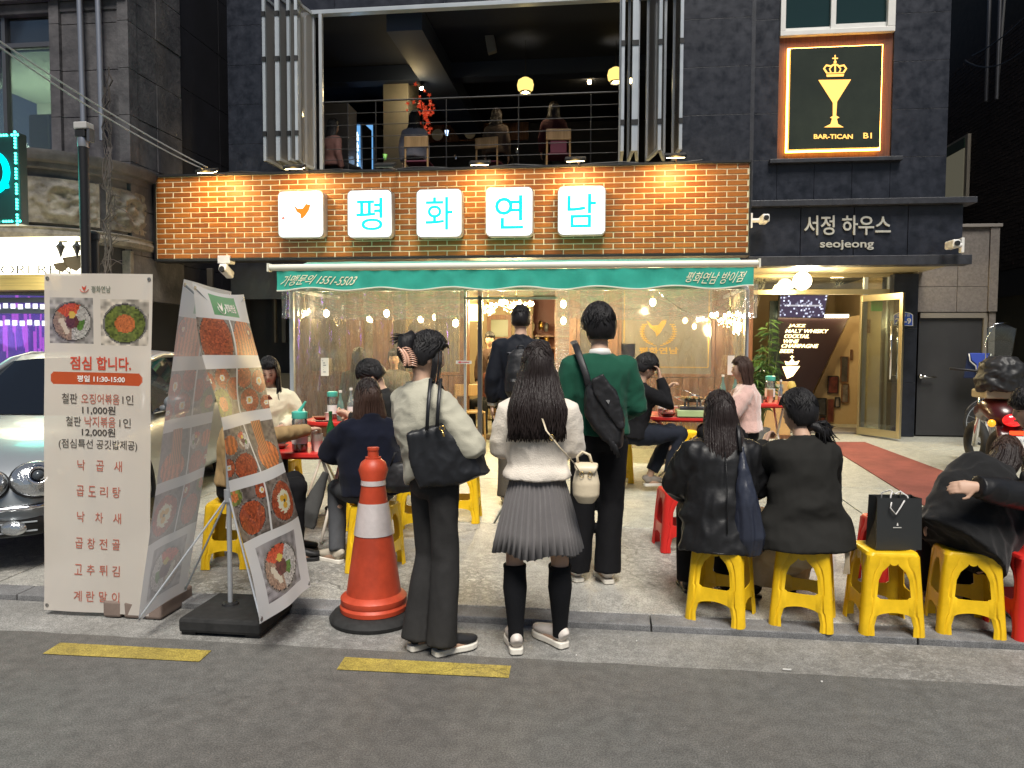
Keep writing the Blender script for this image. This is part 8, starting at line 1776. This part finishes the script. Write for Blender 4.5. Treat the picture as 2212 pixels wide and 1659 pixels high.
F2.shoes(M_blackp, M_blackp); F2.shell(M_hairb, .022, .35, -.62, -.30, strands=320, seed=25)
hc = F2.D['head']; Bk = F2.HM @ Vector((0, -1, 0)); Rt = F2.HM @ Vector((1, 0, 0)); mb = MB(); rr = random.Random(6); b0 = hc+Bk*.085-Vector((0, 0, .075))
mb.tube([b0-Bk*.02, b0+Bk*.02, b0+Bk*.035+Rt*.05-Vector((0, 0, .035)), b0+Bk*.02+Rt*.10-Vector((0, 0, .055))], [(.03, .03), (.028, .026), (.045, .035), (.025, .02)], 14)
for q in range(130):
    d = Rt*rr.uniform(.04, .15)+Bk*rr.uniform(-.02, .05)-Vector((0, 0, rr.uniform(.02, .12))); c0 = b0+Bk*.02+Vector((rr.uniform(-.015, .015), 0, rr.uniform(-.02, .02))); mb.tube([c0, c0+d*.4+Vector((0, 0, .02))+Bk*.02, c0+d*.8, c0+d+Vector((rr.uniform(-.02, .02), 0, rr.uniform(-.02, .02)))], [.0045, .005, .004, .001], 5)
mb.build('ponytail', M_hairb, F2.t, world=False, smooth=True)
# ------------------------------------------------ two at the right edge
G2 = Person('person in a wide black coat bent forward on the rightmost yellow stool', (SD[0]+.02, SD[1]+.02, .03), -10, 1.46, sit=.455, lean=.58, side=.62, head_yaw=-.5, head_pitch=.2, bs=1.08,
    J=None)
G2.body(); G2.top('coat', cloth('black_wool', (.011, .011, .0115), .9, 160, .2, .1), hem=-.13, bulk=1.30, ww=1.25, sleeve=(.092, .092, .08, .06), folds=.016, fs=(6, 6, 4), it=2, hemw=1.25, collar=.03, seed=31.); G2.bottom('trousers', M_blk); G2.shoes(M_blackp, M_wsole)
G2.shell(M_hairbr, .024, .4, -.6, -.3, strands=160, seed=33); G2.long(M_hairdk, L=.30, wb=.16, db=.13, back=.09, n=420, wave=.012, seed=34, face=150, wt=.11, dirn=(-.24, -.06))
hp = aY(2078, 1046, 4.12); sh0 = aY(2225, 985, 4.55)
Pp = Person('young person with short black hair in a leather jacket at the right edge, looking left', (2.66, 4.60, gz(4.6)), 62, 1.66, vox=.006, sit=.47, lean=.22, head_yaw=.25, head_pitch=.05, bs=1.05)
Mi = (Matrix.Translation(Pp.t.location) @ Matrix.Rotation(math.radians(62), 4, 'Z')).inverted()
wr_ = Mi @ aY(2110, 1052, 4.10); el_ = Mi @ aY(2235, 1075, 4.22); Pp.D['elL'] = el_; Pp.D['wrL'] = wr_; Pp.palmL = (Mi.to_3x3() @ Vector((0, 1, -.5))); Pp.hdirL = (Mi.to_3x3() @ Vector((-1, .1, -.05))); Pp.curlL = .4
Pp.D['shL'] = Mi @ aY(2250, 1000, 4.38)
Pp.body(face=True); Pp.top('leather_jacket', M_lea, hem=-.06, bulk=1.22, sleeve=(.08, .078, .07, .058), folds=.012, fs=(5, 5, 4), collar=.03, seed=36.); Pp.bottom('trousers', M_blk); Pp.shoes(M_wsh, M_wsole); Pp.shell(M_hairb, .026, .18, -.55, -.25, strands=360, seed=37)
# ------------------------------------------------ navy coat woman
H2 = Person('woman in a navy coat with a dark bob sitting just behind the traffic cone', (SF[0]-.03, SF[1], gz(SF[1])), 30, 1.64, sit=.455, lean=.10, head_yaw=.12, head_pitch=.08,
    J=dict(elL=(-.25, .12, .80), wrL=(-.12, .33, .76), elR=(.24, .12, .78), wrR=(.10, .34, .75), knL=(-.17, .36, .50), anL=(-.20, .20, .085), toL=(-.28, .33, .03), knR=(.10, .42, .52)), bs=1.05)
H2.body(face=False); H2.top('coat', M_navy, hem=-.03, bulk=1.22, ww=1.22, sleeve=(.085, .088, .08, .06), folds=.011, fs=(4, 4, 3.5), collar=.05, neckr=.078, seed=41.); H2.bottom('jeans', cloth('grey_denim', (.075, .078, .085), .8, 200), (.096, .088, .072, .064, .056)); H2.shoes(mat('beige_sneaker', (.45, .40, .32), .6), M_wsole)
H2.shell(M_hairdk, .022, .3, -.6, -.3, strands=160, seed=43); H2.long(M_hairbr, L=.27, wb=.125, db=.075, back=.02, n=300, wave=.006, seed=44, ends=.08, face=118, wt=.098)
mb = MB(); p = aY(668, 1090, 5.0); mb.tube([aY(705, 1020, 5.1), aY(688, 1060, 5.05), aY(668, 1105, 5.0), aY(660, 1140, 5.0)], [(.03, .02), (.05, .03), (.075, .03), (.07, .02)], 18, side=(1, 0, .4)); o = mb.build('draped_jacket', cloth('grey_drape', (.07, .07, .068), .9, 160), label='dark grey jacket draped left of the navy coated woman, hanging to her knee', cat='jacket'); smooth_mesh(o, .009, 2, .008, (10, 10, 3), 3)
hb_ = thing('handbag', 'small black handbag with looped handles resting right behind the traffic cone', 'bag', aY(862, 1025, 4.75)); p = aY(862, 1022, 4.75)
mb = MB(); mb.tube([p+Vector((0, 0, .07)), p+Vector((0, 0, .02)), p-Vector((0, 0, .08)), p-Vector((0, 0, .13))], [(.06, .03), (.09, .05), (.11, .06), (.08, .04)], 18, side=(1, 0, 0)); o = mb.build('bag_body', M_ny, hb_); smooth_mesh(o, .009, 2, .006, (9, 9, 9), 1)
MB().tube([p+Vector((-.05, -.02, .05)), p+Vector((-.02, -.03, .14)), p+Vector((.03, -.03, .15)), p+Vector((.06, -.02, .05))], .007, 8).build('handle', M_ny, hb_, smooth=True)
# ------------------------------------------------ tan sweater arm reaching over the first table
I2 = Person('woman in a tan sweater and black skirt seen in the gap between the photo banners', (SE[0]+.02, SE[1], gz(SE[1])), -62, 1.66, sit=.455, lean=.12, head_pitch=.1, vox=.011,
    J=None)
Mi = (Matrix.Translation(I2.t.location) @ Matrix.Rotation(math.radians(-62), 4, 'Z')).inverted()
I2.D['elL'] = Mi @ aY(585, 942, 5.15); I2.D['wrL'] = Mi @ aY(668, 928, 5.45); I2.palmL = Mi.to_3x3() @ Vector((0, 0, -1)); I2.curlL = .9
I2.body(); I2.top('sweater', cloth('tan_knit', (.34, .23, .11), .9, 160), hem=.02, bulk=1.12, sleeve=(.07, .068, .062, .046), seed=51.); I2.bottom('trousers', M_blk, (.11, .1, .085, .08, .075)); I2.shoes(M_blackp, M_blackp); I2.shell(M_hairb, .022, .3, -.6, -.3, strands=80, seed=52); I2.long(M_hairb, L=.40, wb=.13, db=.06, back=.03, n=120, seed=53)
# ------------------------------------------------ phone woman and phone man
def wpos(px, py, Y, z=None): p = aY(px, py, Y); return p
p = aY(583, 800, 6.1)
J2 = Person('woman in a cream cardigan reading her phone, left behind the red tables', (p.x-.03, 6.18, gz(6.1)+.10), 197, 1.64, sit=.47, lean=.10, head_pitch=.38, head_yaw=.0, vox=.008,
    J=dict(elL=(-.25, .06, .80), wrL=(-.12, .22, .72), elR=(.24, .08, .84), wrR=(.11, .27, .94)))
J2.palmR = Vector((-.1, -.5, 1)); J2.hdirR = Vector((-.9, .25, .15)); J2.curlR = .7; J2.body(face=True); J2.top('cardigan', cloth('cream_knit', (.68, .63, .45), .95, 150, .3, .5, .06), hem=.02, bulk=1.12, sleeve=(.072, .07, .066, .05), folds=.008, neckr=.085, seed=61.); J2.bottom('trousers', M_blk); J2.shoes(M_blackp, M_blackp)
J2.shell(M_hairb, .018, .52, -.6, -.35, strands=160, seed=62); J2.long(M_hairb, L=.32, wb=.10, db=.075, back=-.01, n=180, face=128, seed=63, wt=.090)
Mp = Matrix.Translation(J2.t.location) @ Matrix.Rotation(math.radians(197), 4, 'Z'); q = Mp @ (J2.D['wrR']+Vector((-.09, .05, .03))); MB().obox(q, (.07, 0, .012), (0, .03, -.018), (0, .003, .005)).build('smartphone', mat('dark_red_case', (.16, .02, .03), .35), bevel=.004, label='phone in a dark red case held by the cream cardigan woman', cat='phone')
p = aY(856, 880, 6.25)
K2 = Person('young man with short black hair bent over his phone at the second red table', (p.x, 6.3, gz(6.2)+.06), 96, 1.72, male=True, sit=.47, lean=.30, head_pitch=.52, vox=.009, head_yaw=.1,
    J=None)
for q_, sg in (('L', -1), ('R', 1)): K2.D['el'+q_] = Vector((sg*.20, .22, .80)); K2.D['wr'+q_] = Vector((sg*.035, .42, .84)); setattr(K2, 'palm'+q_, Vector((-sg*.6, -.2, .5))); setattr(K2, 'hdir'+q_, Vector((-sg*.2, .9, .2))); setattr(K2, 'curl'+q_, .8)
K2.body(face=True); K2.top('jacket', cloth('black_shirt_jacket', (.016, .016, .016), .8, 140), hem=-.02, bulk=1.12, sleeve=(.074, .072, .066, .046), collar=.03, seed=71., sl=.88); K2.bottom('trousers', M_blk); K2.shoes(M_blackp, M_wsole); K2.shell(M_hairb, .028, .30, -.40, -.02, strands=420, seed=72, top=1.1)
Mp = Matrix.Translation(K2.t.location) @ Matrix.Rotation(math.radians(96), 4, 'Z'); q = Mp @ Vector((0, .50, .87)); MB().obox(q, (.035, .0, .0), (0, .038, .0), (.0, 0, .005)).build('smartphone', mat('pink_case', (.75, .08, .14), .4), bevel=.003, label='phone in a bright pink case held by the young man', cat='phone')
wq = Mp @ K2.D['wrR']; MB().tube([wq+Vector((.0, .028*math.cos(t), .03*math.sin(t))) for t in np.linspace(0, 6.28, 16)[:-1]], (.004), 6, closed=True).build('wristwatch', M_chrome, smooth=True, label='steel watch on the wrist of the young man with the pink phone', cat='watch')
# ------------------------------------------------ behind the curtain
p = aY(776, 850, 9.65); L2 = Person('person with long dark hair in an olive hoodie, blurred behind the left plastic curtain', (p.x, 9.65, gz(9.6)+.05), 20, 1.72, sit=.47, vox=.014)
L2.body(); L2.top('hoodie', cloth('olive_hoodie', (.08, .085, .06), .9, 140), hem=-.02, bulk=1.25, collar=.05, seed=81., vox=.018); L2.bottom('trousers', M_blk, vox=.02); L2.shell(M_hairb, .02, .4, -.6, -.3, strands=60, seed=82); L2.long(M_hairdk, L=.30, wb=.12, db=.06, n=90, seed=83)
p = aY(852, 850, 10.2); L3 = Person('person with dark hair facing out, blurred behind the curtain near the tote woman', (p.x, 10.2, gz(10)+.03), 190, 1.70, sit=.47, vox=.014)
L3.body(face=True); L3.top('shirt', cloth('grey_shirt', (.15, .14, .13), .9, 140), hem=-.02, bulk=1.15, seed=84., vox=.018); L3.bottom('trousers', M_blk, vox=.02); L3.shell(M_hairb, .02, .4, -.55, -.3, strands=60, seed=85)
# ------------------------------------------------ man in black and pink sweater woman
p = aY(1362, 900, 7.45)
N2 = Person('man in black with his hand on his forehead, eating at the right red table', (p.x+.02, 7.5, gz(7.5)+.05), -72, 1.74, male=True, sit=.47, lean=.16, head_pitch=.35, vox=.009, J=None)
N2.D['elR'] = Vector((.22, .30, .86)); N2.D['wrR'] = Vector((.12, .24, 1.12)); N2.palmR = Vector((-.3, -1, 0)); N2.hdirR = Vector((-.25, -.1, 1)); N2.curlR = .7
N2.D['elL'] = Vector((-.24, .26, .82)); N2.D['wrL'] = Vector((-.14, .42, 1.0)); N2.palmL = Vector((0, 0, -1)); N2.curlL = .9
N2.D['knR'] = Vector((.12, .45, .56)); N2.D['anR'] = Vector((.12, .34, .09)); N2.D['toR'] = Vector((.12, .50, .03)); N2.D['knL'] = Vector((-.10, .46, .56)); N2.D['anL'] = Vector((-.1, .22, .09)); N2.D['toL'] = Vector((-.1, .36, .03))
N2.body(face=True); N2.top('jacket', M_blk, hem=-.03, bulk=1.14, sleeve=(.074, .07, .062, .046), collar=.02, seed=91.); N2.bottom('trousers', cloth('navy_trousers', (.012, .015, .024), .85), (.105, .098, .082, .07, .062), end=.85); N2.shoes(mat('grey_sneaker', (.30, .26, .22), .6), M_wsole, chunk=1.05); N2.shell(M_hairb, .028, .12, -.45, -.05, strands=420, seed=92)
Mp = Matrix.Translation(N2.t.location) @ Matrix.Rotation(math.radians(-72), 4, 'Z'); q = Mp @ (N2.D['wrL']+Vector((.03, .08, .01))); MB().tube([q, q+Vector((.12, -.02, -.03)), q+Vector((.24, -.03, -.09))], [(.005, .002), (.004, .002), (.016, .006)], 8).build('spoon', M_chrome, smooth=True, label='steel spoon in the hand of the man in black', cat='spoon')
p = aY(1612, 900, 7.75)
O2 = Person('woman in a fluffy pink sweater with long brown hair at the right red table', (p.x+.02, 7.78, gz(7.8)+.05), 84, 1.66, sit=.47, lean=.07, head_pitch=.04, vox=.009, J=None)
O2.D['elR'] = Vector((.24, .13, .84)); O2.D['wrR'] = Vector((.08, .34, .82)); O2.D['elL'] = Vector((-.24, .14, .80)); O2.D['wrL'] = Vector((-.10, .36, .74)); O2.curlL = O2.curlR = .8
O2.body(face=True); O2.top('sweater', cloth('pink_fluff', (.62, .40, .35), .98, 90, .5, .8, .08), hem=.01, bulk=1.25, sleeve=(.076, .088, .09, .05), folds=.010, fs=(9, 9, 4), collar=.0, seed=93.); O2.bottom('trousers', M_blk, (.12, .11, .09, .085, .08)); O2.shoes(M_blackp, M_blackp)
O2.shell(M_hairbr, .018, .50, -.6, -.35, strands=200, seed=94); O2.long(M_hairbr, L=.36, wb=.105, db=.07, back=.035, n=260, face=108, seed=95, wt=.090)
# ------------------------------------------------ inside and upstairs
def far_person(label, px, py, Y, zf, yaw, m, hairm=None, L=0, sit=None, H=1.65, face=False, bulk=1.15, grp=None):
    p = aY(px, py, Y); P_ = Person(label, (p.x, Y, zf), yaw, H, sit=sit, vox=.016, group=grp); P_.body(face=face); P_.top('top', m, hem=-.02, bulk=bulk, vox=.02, seed=px*.1); P_.bottom('trousers', M_blk, vox=.022)
    P_.shell(hairm or M_hairb, .02, .35, -.6, -.3, strands=50, seed=int(px)); 
    if L: P_.long(hairm or M_hairb, L=L, wb=.12, db=.06, n=90, seed=int(px)+1)
    return P_
far_person('woman with a black bob standing deep inside the restaurant', 1058, 760, 11.9, rg+.02, 185, cloth('dark_brown_top', (.05, .03, .025)), L=0, H=1.6, face=True)
far_person('person with auburn hair seated below the bobbed woman inside', 1066, 800, 11.4, rg, 150, cloth('maroon_top', (.10, .03, .02)), M_hairbr, .22, .46, 1.62)
U = OZ0+.02
def zs_(px, py, Y, H=1.65): return aY(px, py, Y).z
for lab_, px, top_, Y, yaw, m, hm, L_ in [('upstairs woman in a white top with long black hair', 895, 236, 12.3, 0, cloth('white_top', (.22, .22, .26)), M_hairb, .46), ('upstairs person in a brown jacket, middle of the three on chairs', 1072, 230, 12.8, -10, cloth('brown_jacket', (.05, .035, .028)), M_hairdk, .30),
        ('upstairs person in a dark red top, right of the three on chairs', 1196, 216, 12.6, 0, cloth('dark_red_top', (.04, .007, .009)), M_hairdk, .34), ('upstairs woman with bare shoulder at the left window edge', 718, 284, 11.9, -35, cloth('rose_top', (.16, .08, .07)), M_hairb, .40)]:
    zt_ = zs_(px, top_, Y)-1.34; far_person(lab_, px, 300, Y, max(U-.25, zt_), yaw, m, hm, L_, .46, 1.65)
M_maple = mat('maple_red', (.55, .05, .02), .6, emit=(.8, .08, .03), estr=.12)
mb = MB(); rr = random.Random(31); p0 = aY(914, 252, 13.0)
for k in range(70):
    c = p0+Vector((rr.gauss(0, .10), rr.gauss(0, .06), rr.gauss(0, .2))); n_ = 5; a0 = rr.uniform(0, 6.28); r = rr.uniform(.03, .055); tilt = Vector((rr.uniform(-.4, .4), 0, 0)); pts = []
    for j in range(10): a = a0+j*math.pi/5; q = r*(1 if j % 2 == 0 else .4); pts.append(c+Vector((q*math.cos(a), q*.5*math.sin(a*2+k), q*math.sin(a))))
    mb.add([c]+pts, [(0, 1+j, 1+(j+1) % 10) for j in range(10)])
mpl = thing('maple_branch', 'branch of red maple leaves beside the pale upstairs column', 'branch', p0); mb.build('leaves', M_maple, mpl, kind='stuff'); MB().tube([p0+Vector((0, .05, -.6)), p0, p0+Vector((-.04, 0, .3))], .01, 6).build('twig', M_woodd, mpl)
uc = chair('dining_chair', 'pale wooden chair behind the white topped woman upstairs', (aY(905, 330, 12.0).x, 12.02, U-.12), 0, M_woodl, mat('maroon_seat', (.10, .01, .03), .6))
copy_tree(uc, None, (aY(1060, 330, 12.45).x, 12.45, U-.05), math.radians(-12), 'pale wooden chair in the middle of the upstairs window'); c3 = copy_tree(uc, None, (aY(1206, 322, 12.2).x, 12.2, U-.02), math.radians(4), 'pale wooden chair with maroon back, right in the upstairs window')
MB().box(-.13, .13, -.20, -.185, .46, .66).build('back_pad', mat('maroon_seat', (.10, .01, .03), .6), c3, world=False, bevel=.01)
# table ware glinting between the chairs upstairs
for k, (x, y) in enumerate([(985, 345), (965, 292), (1117, 330), (832, 345)]):
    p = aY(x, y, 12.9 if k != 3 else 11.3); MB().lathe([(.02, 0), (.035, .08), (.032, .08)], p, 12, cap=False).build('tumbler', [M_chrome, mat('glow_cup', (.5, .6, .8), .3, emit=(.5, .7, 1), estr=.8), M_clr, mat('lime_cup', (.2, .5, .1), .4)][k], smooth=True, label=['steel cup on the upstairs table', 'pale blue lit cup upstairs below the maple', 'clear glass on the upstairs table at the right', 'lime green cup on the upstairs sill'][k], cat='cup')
# ================================================================== bicycle, scooter, dustpan
def ring(mb, c, R, r, ax='Y', n=40, m=8):
    c = Vector(c); mb.tube([c+(Vector((R*math.cos(t), 0, R*math.sin(t)))) for t in [2*math.pi*k/n for k in range(n)]], r, m, closed=True); return mb
bw_ = aG(2105, 958); bk = thing('bicycle', 'old bicycle with white grips leaning beside the grey metal door', 'bicycle', (bw_.x, bw_.y-.35, gz(bw_.y))); O = Vector((bw_.x+.02, bw_.y-.35, gz(bw_.y)+.34)); mb = MB()
for k, dx in enumerate((0, 1.02)):
    wc_ = O+Vector((dx, .0, 0)); wh = MB(); ring(wh, wc_, .325, .018); tyre = wh.build('wheel', M_rub, bk, smooth=True); sp_ = MB(); ring(sp_, wc_, .305, .008)
    for j in range(18): a = j*math.pi/9; sp_.cyl(wc_+Vector((.02*math.cos(a+1), .02*(-1)**j, .02*math.sin(a+1))), wc_+Vector((.30*math.cos(a), 0, .30*math.sin(a))), .0016, n=4)
    sp_.cyl(wc_-Vector((0, .05, 0)), wc_+Vector((0, .05, 0)), .02); sp_.build('rim', M_alu, tyre, smooth='auto'); MB().tube([wc_+Vector((.355*math.cos(t), 0, .355*math.sin(t))) for t in np.linspace(.6, 2.7, 14)], [(.022, .004)]*14, 8, side=(0, 1, 0)).build('mudguard', M_alud, bk, smooth=True)
M_fr = mat('red_brown_frame', (.25, .05, .04), .35, .3)
hd = O+Vector((.06, 0, .46)); mb = MB(); mb.tube([O, O+Vector((.03, 0, .25)), hd], .013, 8); mb.tube([hd, O+Vector((.45, 0, -.02))], .016, 8); mb.tube([hd+Vector((0, 0, .04)), O+Vector((.52, 0, .30))], .014, 8); mb.tube([O+Vector((.45, 0, -.02)), O+Vector((.57, 0, .42))], .014, 8); mb.tube([O+Vector((.45, 0, -.02)), O+Vector((1.02, 0, 0))], .011, 8); mb.tube([O+Vector((.54, 0, .3)), O+Vector((1.02, 0, 0))], .010, 8); mb.build('frame', M_fr, bk, smooth=True)
st_ = hd+Vector((-.02, 0, .22)); MB().tube([hd, st_], .012, 8).build('stem', M_chrome, bk, smooth=True)
MB().tube([st_+Vector((.10, -.24, .02)), st_+Vector((.0, -.16, .05)), st_, st_+Vector((.02, .16, .06)), st_+Vector((.14, .24, .05))], .011, 8).build('handlebar', M_chrome, bk, smooth=True)
for sg, d in ((-1, Vector((.10, -.24, .02))), (1, Vector((.14, .24, .05)))): MB().cyl(st_+d, st_+d+Vector((.10, sg*.03, -.0)), .017).build('grip', M_white, bk, smooth='auto')
MB().tube([O+Vector((.50, 0, .45)), O+Vector((.60, 0, .46)), O+Vector((.72, 0, .47))], [(.03, .02), (.06, .025), (.09, .03)], 12, side=(0, 1, 0)).build('saddle', M_blackp, bk, smooth=True)
# scooter seen from behind
sc0 = aY(2166, 985, 8.7); S0 = Vector((sc0.x, 8.7, gz(8.7))); sc = thing('delivery_scooter', 'dark red delivery scooter seen from behind, with plate and carrier box', 'scooter', S0); Y0s = S0.y
def sx(x, y, z): return S0+Vector((x*1.05, y*.6, z*1.22))
MB().xf(Matrix()).tube([sx(0, .05+0, .24)+Vector((0, .22*math.cos(t), .22*math.sin(t))) for t in np.linspace(0, 6.28, 26)[:-1]], .055, 10, closed=True).build('rear_wheel', M_rub, sc, smooth=True)
o = MB().tube([sx(0, -.12, .50), sx(0, -.05, .58), sx(0, .25, .66), sx(0, .6, .60)], [(.10, .09), (.17, .12), (.19, .13), (.15, .12)], 18, side=(1, 0, 0)).build('tail_body', mat('wine_paint', (.045, .006, .006), .3, coat=.3), sc, smooth=True)
MB().tube([sx(0, -.16, .50), sx(0, -.24, .36), sx(0, -.26, .2)], [(.14, .05), (.13, .03), (.09, .015)], 14, side=(1, 0, 0)).build('mudguard', mat('wine_paint', (.045, .006, .006), .3, coat=.3), sc, smooth=True)
MB().ball(sx(.0, -.3, .56), (.11, .05, .07), 18, 10).build('tail_light', mat('tail_red', (.45, .005, .01), .12, coat=.8, emit=(1, .02, .02), estr=.25), sc, smooth=True)
for sg in (-1, 1): MB().ball(sx(sg*.19, -.25, .53), (.04, .035, .042), 14, 8).build('indicator', mat('amber_lens', (.7, .25, .02), .15, emit=(1, .4, .02), estr=.3), sc, smooth=True)
MB().obox(sx(0, -.43, .455), (.07, 0, 0), (0, .006, 0), (0, 0, .022)).build('reflector', mat('reflector_red', (.8, .03, .01), .2, emit=(1, .05, .01), estr=.7), sc, bevel=.003)
pl_ = MB().obox(sx(0, -.48, .345), (.14, 0, 0), (0, .003, .0), (0, .01, .10)).build('number_plate', mat('plate_white', (.75, .75, .7), .4), sc, bevel=.004)
M_pk = mat('plate_ink', (.03, .05, .12), .5); letters('서울 송파', 'lettering', M_pk, pl_, sx(-.08, -.50, .378), (.16, 0, 0), (0, 0, .035), .001); letters('마7796', 'lettering', M_pk, pl_, sx(-.11, -.50, .285), (.21, 0, 0), (0, 0, .075), .001, .01)
MB().box(S0.x-.19, S0.x+.19, Y0s, Y0s+.35, .90+S0.z, 1.0+S0.z).build('carrier', mat('beige_rack', (.35, .30, .2), .5), sc, bevel=.02)
o = MB().tube([sx(0, .15, .80), sx(-.0, .16, .9), sx(.02, .17, 1.05), sx(.02, .17, 1.12)], [(.24, .18), (.27, .2), (.24, .18), (.13, .1)], 18, side=(1, 0, 0)).build('delivery_bag', M_blackp, sc); smooth_mesh(o, .014, 2, .02, (6, 6, 6), 3)
MB().tube([sx(0, -.10, .30), sx(0, -.12, .16), sx(0, -.10, .06)], [.03, .035, .03], 12).build('exhaust', M_chrome, sc, smooth=True)
MB().tube([sx(-.35, .8, 1.0), sx(-.1, .75, .98), sx(.1, .75, .98), sx(.35, .8, 1.0)], .014, 8).build('handlebar', M_blackp, sc, smooth=True); MB().tube([sx(0, .75, .98), sx(0, .95, .5), sx(0, 1.05, .25)], .03, 10).build('fork', M_chrome, sc, smooth=True)
MB().tube([sx(.25, 1.9, .24)+Vector((0, .22*math.cos(t), .22*math.sin(t))) for t in np.linspace(0, 6.28, 26)[:-1]], .05, 10, closed=True).build('front_wheel', M_rub, sc, smooth=True)
MB().tube([sx(.10, .74, 1.0), sx(.13, .70, 1.14), sx(.14, .68, 1.38), sx(.14, .69, 1.42)], [(.02, .004), (.14, .006), (.16, .006), (.05, .004)], 16, side=(1, 0, 0)).build('windshield', M_glassc, sc, smooth=True)
MB().tube([sx(.0, .71, 1.0), sx(-.02, .69, 1.25), sx(.06, .69, 1.42), sx(.2, .69, 1.44)], .006, 6).build('windshield_rim', M_chrome, sc, smooth=True)
# dustpan hanging by the door
p = aY(2113, 790, 11.9); dp = thing('dustpan', 'blue snow shovel with a grey blade and pale handle leaning by the bicycle', 'shovel', p)
mb = MB(); mb.prism([p+Vector((x, 0, z)) for x, z in ((-.15, .19), (.17, .19), (.21, -.19), (-.2, -.19))], (0, .02, 0)); mb.build('blade', mat('dark_blue_plastic', (.012, .02, .06), .45), dp, bevel=.01)
mb = MB(); mb.prism([p+Vector((x, -.02, z)) for x, z in ((-.13, .19), (.15, .19), (.12, .08), (.05, .02), (.03, -.10), (-.02, -.10), (-.03, .02), (-.10, .08))], (0, .018, 0)); mb.build('socket', mat('bright_blue_plastic', (.05, .09, .45), .4), dp, bevel=.008)
MB().tube([p+Vector((-.15, -.03, .18)), p+Vector((-.13, -.03, .07)), p+Vector((-.05, -.03, .0)), p+Vector((-.03, -.03, -.1))], .010, 6).build('rib', M_white, dp, smooth=True); MB().tube([p+Vector((.16, -.03, .18)), p+Vector((.14, -.03, .07)), p+Vector((.06, -.03, .0)), p+Vector((.03, -.03, -.1))], .010, 6).build('rib', M_white, dp, smooth=True)
MB().cyl(p+Vector((0, -.02, -.08)), p+Vector((.05, -.25, -1.0)), .014).build('shaft', M_white, dp)
